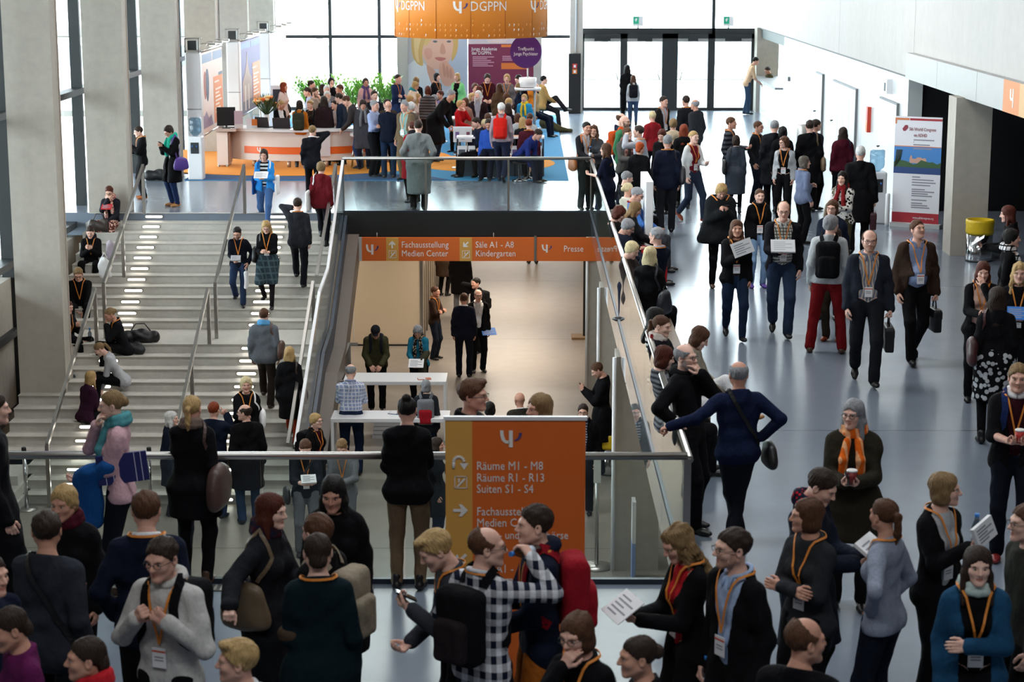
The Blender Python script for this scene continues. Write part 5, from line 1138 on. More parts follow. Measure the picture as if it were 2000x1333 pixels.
# banner walls on the left of the booth
def spot(parent,x,y,z):
    MB().tube([(x-.1,y,z),(x-.05,y,z+.14),(x+.18,y,z+.16)],.012,6).build('lamp_arm',M_steel,parent); q=MB().box(x+.14,x+.3,y-.09,y+.09,z+.1,z+.16).build('lamp_head',simple('lamp silver','#b8b6b0',.35,.6),parent)
    MB().box(x+.16,x+.28,y-.07,y+.07,z+.095,z+.1).build('lamp_glow',simple('lamp glow','#fff4e0',.4,emit=12),q)
def boothwall(lb,x,y0,y1,kind):
    w=thing('banner_wall',lb,'display wall',(x,y0,.023)); L=y1-y0
    MB().box(-.32,.02,-.32,-.02,.02,2.78).build('tower',M_white,w,bevel=.04); m=MB()
    m.box(-.32,.02,-.33,-.3,1.5,1.515); m.build('tower_joint',M_steel,w)
    f=MB(); 
    for a in(-.32,-.02): 
        for b_ in(2.8,3.08): f.box(-.32,.02,a-.02 if a<-.1 else a-.04,a+.02 if a<-.1 else a,b_,b_+.03)
    for xx in(-.32,-.01): f.box(xx,xx+.03,-.34,-.31,2.78,3.1)
    f.build('head_frame',M_steel,w); MB().box(-.25,-.05,-.335,-.1,2.84,3.05).build('head_box',M_dark,w)
    MB().box(-.05,-.02,0,L,.88,2.74).build('panel',simple('panel '+kind,dict(balloon='#e6cfc6',city='#5a4488',pale='#ece4e0')[kind],.5),w)
    X0=-.02
    def R_(name,y0_,y1_,z0,z1,c,d=.004): MB().box(X0,X0+d,y0_*L,y1_*L,z0,z1).build(name,simple('print '+c,c,.5),w)
    if kind=='balloon':
        R_('print_block',.55,.98,1.0,2.1,'#dd7a2a'); R_('print_tab',.8,.98,2.1,2.17,'#4a5568'); R_('header',.04,.5,2.5,2.7,'#7f8fb0'); R_('header',.54,.98,2.5,2.7,'#7f8fb0')
        for cy,cz,r,c in((.17,2.05,.17,'#a8442c'),(.27,2.05,.2,'#2c3350')): MB().prism([(cy*L+r*1.1*math.cos(a),cz+(r*1.5 if math.sin(a)>0 else r*2.3)*math.sin(a)) for a in np.linspace(0,2*math.pi,20)],'x',X0,X0+(.004 if r<.18 else .006)).build('print_balloon',simple('print '+c,c,.5),w)
        MB().prism([(0,1.0),(.5*L,1.0),(.42*L,1.25),(.3*L,1.2),(.2*L,1.38),(.1*L,1.28),(0,1.36)],'x',X0,X0+.003).build('print_cloud',simple('print cloud','#9a8aa0',.5),w)
    if kind=='city':
        R_('print_block',.6,.99,1.05,2.1,'#dd7a2a'); R_('print_ground',0,.98,.9,1.2,'#54323a',.003)
        MB().prism([(.1*L,1.2),(.1*L,1.7),(.22*L,1.9),(.3*L,2.15),(.33*L,2.45),(.36*L,2.15),(.44*L,1.9),(.56*L,1.7),(.56*L,1.2)],'x',X0,X0+.005).build('print_dome',simple('print dome','#a07a68',.5),w); R_('print_light',.2,.24,.95,1.6,'#d8c4b4',.007); R_('print_light',.36,.4,.95,1.6,'#d8c4b4',.007); R_('header',.04,.5,2.55,2.7,'#5a6f9a'); R_('header',.54,.98,2.55,2.7,'#5a6f9a')
    if kind=='pale': R_('print_block',.6,.98,1.0,2.2,'#e8b06a'); R_('print_figure',.15,.45,1.1,2.2,'#d9bdb4')  # overexposure put into the pale panel and print colours
    if kind!='pale':
        for k in range(9): R_('print_line',.62 if k else .58,.8+.1*(k%3)/2,1.95-k*.09,1.99-k*.09,'#efd9c4',.008) if k!=1 else None
    MB().tube([(-.03,0,.86),(-.03,L,.86)],.025).build('bottom_rail',M_steel,w); MB().tube([(-.03,0,2.78),(-.03,L,2.78)],.025).build('top_rail',M_steel,w)
    for yy in(.1,L-.1): MB().tube([(-.03,yy,0),(-.03,yy,.9)],.025).build('leg',M_steel,w)
    for k in range(3): spot(w,-.05,L*(.18+.32*k),2.8)
    return w
boothwall('banner wall with a hot-air balloon picture and orange text panel',-7.33,44.95,48.2,'balloon'); boothwall('banner wall with a violet city picture and orange text panel',-7.2,50.3,54.2,'city'); boothwall('banner wall in overexposed pale colours farthest along the left side',-7.1,55.6,59.4,'pale')
q=thing('display_screen','dark narrow screen in a white frame behind the flowers','screen',(-6.75,54.4,0)); MB().box(-.22,.22,-.03,.03,.02,1.4).build('frame',M_white,q); MB().box(-.16,.16,-.035,-.03,.1,1.3).build('panel',M_blue,q)
# portrait and text backdrop
def disc(c,rx_,rz_,n=28,a0=0,a1=2*math.pi): return [(c[0]+rx_*math.cos(a),c[1]+rz_*math.sin(a)) for a in np.linspace(a0,a1,n)]
YB=60.0; sx_=YB/FPX; X_=lambda px:atY(px,100,YB)[0]; Z_=lambda py:atY(900,py,YB)[1]
bw=thing('backdrop_wall','wide booth backdrop with a portrait poster and a plum text poster','display wall',(0,YB,.013))
xa,xb,xc,xd,xe=X_(776),X_(797),X_(913),X_(1042),X_(1058)
MB().box(xa,xb,-.1,.3,0,3.2).build('side_tower',simple('tower grey','#b5b0aa',.5),bw); MB().box(xd,xe,-.1,.3,0,3.2).build('side_tower',simple('tower grey','#b5b0aa',.5),bw)
MB().box(xb,xc,0,.05,.4,3.2).build('portrait_panel',simple('portrait grey','#c3c2c6',.5),bw)
def chaikin(p,n=2):
    for _ in range(n): p=[q for i in range(len(p)) for q in ((.75*p[i][0]+.25*p[(i+1)%len(p)][0],.75*p[i][1]+.25*p[(i+1)%len(p)][1]),(.25*p[i][0]+.75*p[(i+1)%len(p)][0],.25*p[i][1]+.75*p[(i+1)%len(p)][1]))]
    return p
def pp(nm,pts,d,c):
    if nm not in('portrait_blur','portrait_shirt'): pts=chaikin(pts)
    MB().prism([(X_(a),Z_(b)) for a,b in pts],'y',-d,0).build(nm,simple('portrait '+c,c,.55),bw)
pp('portrait_blur',[(860,70),(913,70),(913,180),(880,150)],.003,'#b4bccb')
pp('portrait_shirt',[(797,128),(818,112),(840,140),(850,190),(797,190)],.004,'#dcdcdf')
pp('portrait_hair',[(803,60),(836,60),(836,74),(826,90),(824,108),(828,132),(814,126),(804,108)],.006,'#cfa968')
pp('portrait_hair_light',[(808,60),(828,60),(820,84),(816,104),(820,128),(809,112)],.007,'#e2c58c')
pp('portrait_hair',[(880,60),(893,60),(896,88),(890,112),(880,124),(884,100),(886,84)],.006,'#cfa968')
pp('portrait_fringe',[(836,60),(858,60),(846,74),(832,92),(828,88)],.0065,'#d9b678')
pp('portrait_face',[(822,55),(890,55),(890,86),(884,110),(872,128),(856,138),(838,132),(826,114),(820,92)],.005,'#dfb09a')
pp('portrait_cheek',[(828,96),(842,94),(846,108),(838,120),(830,112)],.0055,'#d79f8c')
pp('portrait_neck',[(828,120),(852,138),(862,180),(846,180)],.0045,'#cf9c84')
pp('portrait_hand',[(860,122),(872,118),(880,130),(888,138),(890,165),(868,172),(858,150),(856,132)],.008,'#d9a28a')
for k in range(3): pp('portrait_finger',[(863+7*k,124+5*k),(868+7*k,124+5*k),(872+6*k,150+2*k),(866+6*k,152+2*k)],.010,'#c88f78')
for ex in(850,877): pp('portrait_eye',[(ex-6,82),(ex,79),(ex+6,82),(ex,85)],.007,'#6a6a6c')
for ex in(849,879): pp('portrait_brow',[(ex-8,75),(ex,72),(ex+9,75),(ex,74)],.007,'#8a6a44')
pp('portrait_nose',[(862,84),(867,86),(872,105),(864,108),(858,104)],.007,'#cd957e'); pp('portrait_lips',[(848,113),(860,112),(874,115),(862,121),(852,118)],.008,'#bd7068')
M_plum=simple('poster plum','#7a2848',.5); MB().box(xc+.02,xd,0,.05,.4,3.2).build('text_panel',simple('poster top','#cbbcc0',.5),bw); MB().prism([(xc+.02,.4),(xd,.4),(xd,Z_(86)),(xc+.02,Z_(87))],'y',-.004,0).build('plum_field',M_plum,bw)
pp('portrait_blur',[(940,70),(1000,70),(985,84),(955,84)],.003,'#d9c3bc')
text('Junge Akademie',.15,(X_(921),-.006,Z_(99.5)),M_txt,bw,sx=.8,bold=.004); text('der DGPPN.',.15,(X_(921),-.006,Z_(107.5)),M_txt,bw,sx=.8,bold=.004)
m=MB()
for y_,w_ in((112,42),(115.5,28),(119,36),(122.5,42),(126,30),(129.5,40)): m.box(X_(923),X_(923+w_),-.006,0,Z_(y_)-.015,Z_(y_)+.012)
for y_,w_ in((111,22),(114.5,20),(118,24)): m.box(X_(981),X_(981+w_),-.006,0,Z_(y_)-.015,Z_(y_)+.012)
m.build('small_print',simple('print rose','#c995a8',.6),bw)['kind']='stuff'; MB().box(X_(979),X_(1008),-.006,0,Z_(93),Z_(88)).box(X_(979),X_(1030),-.006,0,Z_(136),Z_(124)).build('orange_box',simple('box orange','#d9752f',.5),bw)
# hanging ring banner, text bent round it
rg=thing('ring_banner','large orange ring banner hanging over the booth','banner',(-1.3,50.2,2.95)); RR=1.95; M_ring=simple('ring orange','#e08a2e',.6)
m=MB(); n=64; V=[(r_*math.cos(2*math.pi*k/n),r_*math.sin(2*math.pi*k/n),z) for r_,z in((RR,0),(RR,1.7),(RR-.02,1.7),(RR-.02,0)) for k in range(n)]
m.add(V,[(a*n+k,a*n+(k+1)%n,((a+1)%4)*n+(k+1)%n,((a+1)%4)*n+k) for a in range(4) for k in range(n)],0,True); m.build('ring',M_ring,rg)
m=MB()
for k in range(14): a=-math.pi/2+.02+k*2*math.pi/14; m.tube([((RR+.001)*math.cos(a),(RR+.001)*math.sin(a),0),((RR+.001)*math.cos(a),(RR+.001)*math.sin(a),1.7)],.008,5)
m.build('seams',simple('ring seam','#b8661c',.6),rg)
for k in range(3): a=k*2.1+.4; MB().tube([(RR*math.cos(a),RR*math.sin(a),1.7),(RR*.7*math.cos(a),RR*.7*math.sin(a),6.6)],.008,5).build('cable',M_steel,rg)
def bent(nm,shape,ang,zoff,mat):        # shape: list of polygons in (u,z)
    m=MB()
    for poly in shape:
        V=[];R2=RR+.004
        for u,z in poly: a=ang+u/RR; V.append((R2*math.cos(a),R2*math.sin(a),z+zoff))
        for u,z in poly: a=ang+u/RR; V.append(((R2+.004)*math.cos(a),(R2+.004)*math.sin(a),z+zoff))
        k=len(poly); m.add(V,[tuple(range(k)),tuple(range(2*k-1,k-1,-1))]+[(i,(i+1)%k,(i+1)%k+k,i+k) for i in range(k)])
    o=m.build(nm,mat,rg)
    if len(shape)>5: o['kind']='stuff'
def bent_text(body,size,ang,z):
    c=bpy.data.curves.new('tmp','FONT'); c.body=body; c.size=size; c.resolution_u=2; o=bpy.data.objects.new('tmp',c); C.objects.link(o); bpy.context.view_layer.update()
    me=bpy.data.meshes.new_from_object(o.evaluated_get(bpy.context.evaluated_depsgraph_get())); bpy.data.objects.remove(o); bpy.data.curves.remove(c)
    for v_ in me.vertices: a=ang+v_.co.x*.86/RR; v_.co=((RR+.008)*math.cos(a),(RR+.008)*math.sin(a),v_.co.y+z)
    link('lettering',me,M_txt,rg)
LG=[[(0,.2),(.04,.2),(.045,.13),(.07,.08),(.11,.07),(.11,.04),(.06,.045),(.02,.08),(.005,.13)],[(.105,.2),(.148,.2),(.148,0),(.105,0)]]; LT=[[(.22,.17),(.255,.17),(.245,.12),(.21,.085),(.17,.075),(.17,.09),(.2,.105),(.215,.13)]]
for da in(-1.08,0,1.08):
    a=-math.pi/2+da-.2; bent('emblem',[[(u*1.45,z*1.45) for u,z in p_] for p_ in LG],a,.62,M_txt); bent('emblem_tail',[[(u*1.45,z*1.45) for u,z in p_] for p_ in LT],a,.62,M_vio); bent_text('DGPPN',.33,a+.215,.68)
rnd=random.Random(11); cw=[];cp_=[]
for row,zz in enumerate((.06,.19,.31,.42)):
    for k in range(44):
        if rnd.random()<(.25,.3,.45,.93)[row]: continue
        u=-2.9+k*.135; s_=.9; q=[(u,zz+.05*s_),(u+.03,zz+.055*s_),(u+.035,zz+.02*s_),(u,zz-.02*s_),(u-.004,zz-.012*s_),(u+.015,zz+.015*s_)]; (cw if rnd.random()<.3 else cp_).append(q)
bent('print_marks',cw,-math.pi/2,0,M_txt); bent('print_marks_pale',cp_,-math.pi/2,0,simple('ring pale mark','#e6a35a',.6))
# violet disc sign on a white tower
ds=thing('disc_sign','round violet sign on a white glass tower among the tables','sign',(.1,52.2,0)); MB().prism(disc((0,2.45),.42,.44,36),'y',-.02,.02).build('disc',simple('disc violet','#4d1f66',.4),ds); MB().tube([(.05,0,1.5),(.05,0,2.15)],.02).build('pole',M_steel,ds)
text('Treffpunkt',.125,(0,-.025,2.48),M_txt,ds,align='CENTER',sx=.8,bold=.004); text('Junge Psychiater',.125,(0,-.025,2.35),M_txt,ds,align='CENTER',sx=.78,bold=.004)
MB().lathe([(.23,1.52),(.23,1.76)],(.05,0,0),24).build('tower_top',M_white,ds); MB().lathe([(.35,1.44),(.35,1.5)],(.05,0,0),24).build('shelf',M_white,ds); MB().lathe([(.3,0),(.3,.06)],(.05,0,0),24).build('foot',M_white,ds)
for a in range(4): MB().tube([(.05+.26*math.cos(a*1.57+.7),.26*math.sin(a*1.57+.7),.05),(.05+.26*math.cos(a*1.57+.7),.26*math.sin(a*1.57+.7),1.46)],.018).build('tower_post',M_steel,ds)
# white tables with vases
def btable(lb,px,py,w,d,z=.74):
    x,y=gp(px,py,z); t=thing('booth_table',lb,'table',(x,y,.012),0,'white booth tables'); z-=.012; MB().box(-w/2,w/2,-d/2,d/2,z-.035,z).build('table_top',M_white,t); m=MB()
    for a in(-1,1):
        for b_ in(-1,1): MB().box(a*(w/2-.06)-.025,a*(w/2-.06)+.025,b_*(d/2-.06)-.025,b_*(d/2-.06)+.025,0,z-.035).build('leg',M_steel,t)
    return x,y
def vase(lb,px,py,z=.74,dy=0):
    x,y=gp(px,py,z); v=thing('flower_vase',lb,'vase',(x,y+dy,z)); MB().lathe([(.05,0),(.09,.05),(.08,.12),(.02,.2),(.022,.25)],n=16).build('vase_body',M_white,v); MB().tube([(0,0,.2),(.01,0,.33)],.006,5).build('stem',simple('stem','#3f6a35',.6),v); MB().lathe([(.015,.3),(.07,.34),(.06,.37),(.02,.375)],n=12).build('bloom',simple('gerbera','#e05a1c',.6),v)
for lb,px,py,w,d in(('white table with open brochures behind the literature racks',930,229,1.3,.7),('small white table with vases beside the bowed black coat',830,222,1.0,.7),('white table with paper cup at the plum poster',985,190,1.0,.7),('white table edge at the left of the booth crowd',775,216,.8,.6),('white table under the papers in the booth middle',960,222,1.0,.6),('white table farther back by the portrait poster',905,196,.9,.6)): btable(lb,px,py,w,d)
for lb,px,py in(('white vase with orange gerbera on the table beside the red sweater',922,228),('white vase with orange gerbera in front of the bowed black coat',834,221),('round white vase with orange gerbera on the left booth table',836,223),('white vase with orange gerbera next to the white-haired person',966,219)): vase(lb,px,py)
# literature racks at the booth front
def booklet(parent,x0,x1,z0,z1,c,y=-.02): MB().box(x0,x1,y-.012,y,z0,z1).build('booklet',simple('booklet white','#d9d9dc',.5),parent); MB().box(x0+.03,x1-.03,y-.016,y-.012,z0+.04,z0+(z1-z0)*.72).build('booklet_picture',simple('booklet '+c,c,.5),parent)
xr,yr=gp(978,338,0)[0],44.5
r_=thing('literature_rack','long low literature rack with rows of white brochures','rack',(xr,yr,.012)); Wd=1.0
MB().box(-Wd,Wd,-.02,.45,.86,.9).build('rack_top',M_white,r_)
for a in(-Wd+.02,-.33,.33,Wd-.02): MB().box(a-.015,a+.015,-.02,.43,0,.86).build('upright',M_dark,r_)
MB().box(-Wd,Wd,.02,.04,.0,.36).build('front_panel',simple('rack petrol','#3c4a56',.6),r_); MB().box(-Wd,Wd,-.03,.3,.36,.38).build('shelf',M_dark,r_)
for i in range(8):
    x0=-Wd+.02+i*.245
    if 3<=i<=3: continue
    booklet(r_,x0,x0+.21,.4,.7,('#4a4e58','#4a4e58','#c9824e','#c9824e','#4a4e58','#6f5a8c','#c98a6a','#c98a6a')[i]); 
    if i>5: MB().box(x0-.005,x0+.215,-.02,0,.7,.78).build('rack_pocket',simple('pocket brown','#5a3424',.6),r_)
    if i in(2,3): MB().box(x0,x0+.21,.03,.05,.68,.86).build('rack_pocket',simple('pocket orange','#d9752a',.6),r_)
for k,(x0,c) in enumerate(((-.92,'#d8d4d6'),(-.5,'#e2dede'),(.2,'#e0a890'),(.55,'#e8e6e6'))):
    q=MB().cbox((0,0,.006),(.3,.22,.012)).build('brochure',simple('brochure '+c,c,.6)); tag(q,'%s brochure lying on top of the long literature rack'%('leftmost grey','second white','salmon coloured','rightmost white')[k],'brochure'); q.location=(xr+x0+.1,yr+.2,.913); q.rotation_euler=(0,0,.2*(k-1))
r_=thing('brochure_stand','upright brochure stand with violet city leaflets by the black coat','rack',(gp(907,318,0)[0],46.2,.012)); MB().box(-.22,.22,-.02,.02,.62,.98).build('board',M_white,r_); booklet(r_,-.2,-.05,.66,.94,'#7a5a90'); booklet(r_,.06,.2,.66,.94,'#7a4a60'); booklet(r_,-.07,.08,.64,.84,'#9a9aa8',-.035); MB().tube([(-.1,0,0),(-.1,0,.64)],.014).build('leg',M_steel,r_); MB().tube([(.1,0,0),(.1,0,.64)],.014).build('leg',M_steel,r_); MB().box(-.25,.25,-.15,.15,0,.02).build('foot',M_steel,r_)
# bar stool by the counter
def stool(lb,px,py,c='#dcdcde',h_=.72,x=None,y=None):
    if x is None: x,y=gp(px,py,0)
    s_=thing('bar_stool',lb,'stool',(x,y,.02)); MB().lathe([(.14,h_),(.19,h_+.03),(.19,h_+.09),(.12,h_+.11)],n=20).build('seat',simple('stool '+c,c,.4),s_)
    for k in range(4): a=k*1.57+.78; MB().tube([(.1*math.cos(a),.1*math.sin(a),h_),(.22*math.cos(a),.22*math.sin(a),0)],.013,6).build('leg',M_chrome,s_)
    MB().tube([(.17*math.cos(t),.17*math.sin(t),.25) for t in np.linspace(0,2*math.pi,17)],.011,5).build('foot_ring',M_chrome,s_)
stool('white bar stool with chrome legs at the right end of the counter',700,328)
# loose things on the stairs
def lump(name,lb,cat,x,y,z,pr,c,h=.018,fa=.014,pat=None,strap=None):
    r=thing(name,lb,cat,(x,y,z)); lo,hi=bounds(pr); P,F=isomesh(lambda p:np.maximum(union(pr,p)+fold(p,fa,26),-p[:,2]),lo,hi,h); link('folds' if cat=='coat' else 'bag_body',mesh_of('g',P,F),cloth(c,pat) if cat!='bag' else simple('bag '+c,c,.45,bump=.3,bscale=18),r)
    if strap: MB().tube(strap,.011,6).build('handle',simple('bag '+c,c,.45,bump=.3,bscale=18),r)
    return r
def stp(px,py,z): return gp(px,py,z)
zs=lambda k:-RI*k
x,y=stp(270,672,-1.705); lump('handbag','black handbag lying on the stair landing beside the seated row','bag',x-.05,y+.1,-1.705,[Pr((0,0,.12),.13,(.3,.05,.1),.11,q=(1,.8,1)),Pr((-.15,-.02,.1),.12)],'black',strap=[(-.1,0,.2),(0,0,.34),(.15,.02,.34),(.25,.04,.2)])
lump('handbag','small black bag standing on the step below the landing','bag',x-.12,33.46,-1.705-RI,[Pr((0,0,.1),.09,(.18,0,.1),.09,q=(1,.7,1.2))],'dark')
x,y=stp(150,862,-3.1); lump('folded_coat','dark coat heap spilling over the lowest stairs by the handrail','coat',x-.1,y+.35,-3.11,[Pr((-.35,.1,.18),.2,(.1,.05,.3),.18),Pr((.1,0,.3),.17,(.25,-.2,.05),.15),Pr((-.1,-.05,.2),.2,(.1,-.35,-.02),.14)],'dark')
x,y=stp(203,548,-.93); lump('carrier_bag','white plastic carrier bag on the stair beside the seated persons','bag',x,y+.1,-.93,[Pr((0,0,.12),.1,(0,0,.32),.09,q=(1.2,.6,1))],'white',strap=[(-.06,0,.4),(0,0,.5),(.06,0,.4)])
x,y=stp(215,515,-.775); lump('carrier_bag','white and violet carrier bag on the next stair up','bag',x,y+.1,-.775,[Pr((0,0,.12),.08,(0,0,.34),.08,q=(1.1,.6,1))],'lavender')
x,y=stp(190,455,-.31); lump('handbag','brown leather handbag beside the person with the red folder','bag',x,y+.1,-.31,[Pr((-.1,0,.12),.11,(.14,0,.12),.11,q=(1,.7,1.1))],'darkbrown',strap=[(-.1,0,.22),(-.03,0,.36),(.08,0,.36),(.14,0,.22)])
x,y=stp(300,352,0); lump('handbag','black bag on the floor beside the person in the black jacket','bag',x,y,0,[Pr((-.1,0,.1),.12,(.2,0,.12),.12,q=(1,.8,1))],'black')
x,y=stp(1105,258,0); lump('folded_coat','olive coat trailing on the floor at the booth edge','coat',x-.2,y,0,[Pr((-.4,.1,.25),.16,(.0,0,.1),.1),Pr((0,0,.08),.1,(.35,-.1,.04),.06)],'olive')
for lb,px,py,z in(('small water bottle standing on the landing beside the eating person',176,668,-1.705),('small water bottle standing on the stairs by the left pier',146,752,-2.3)):
    x,y=gp(px,py,z); z-=0; bo=thing('water_bottle',lb,'bottle',(x,y,z)); MB().lathe([(.033,0),(.035,.02),(.035,.16),(.015,.2),(.014,.22)],n=14).build('bottle_body',glassmat('bottle plastic',(.8,.88,.95),.55),bo); MB().lathe([(.017,.22),(.017,.25)],n=12).build('cap',simple('cap blue','#2f7fd0',.4),bo)
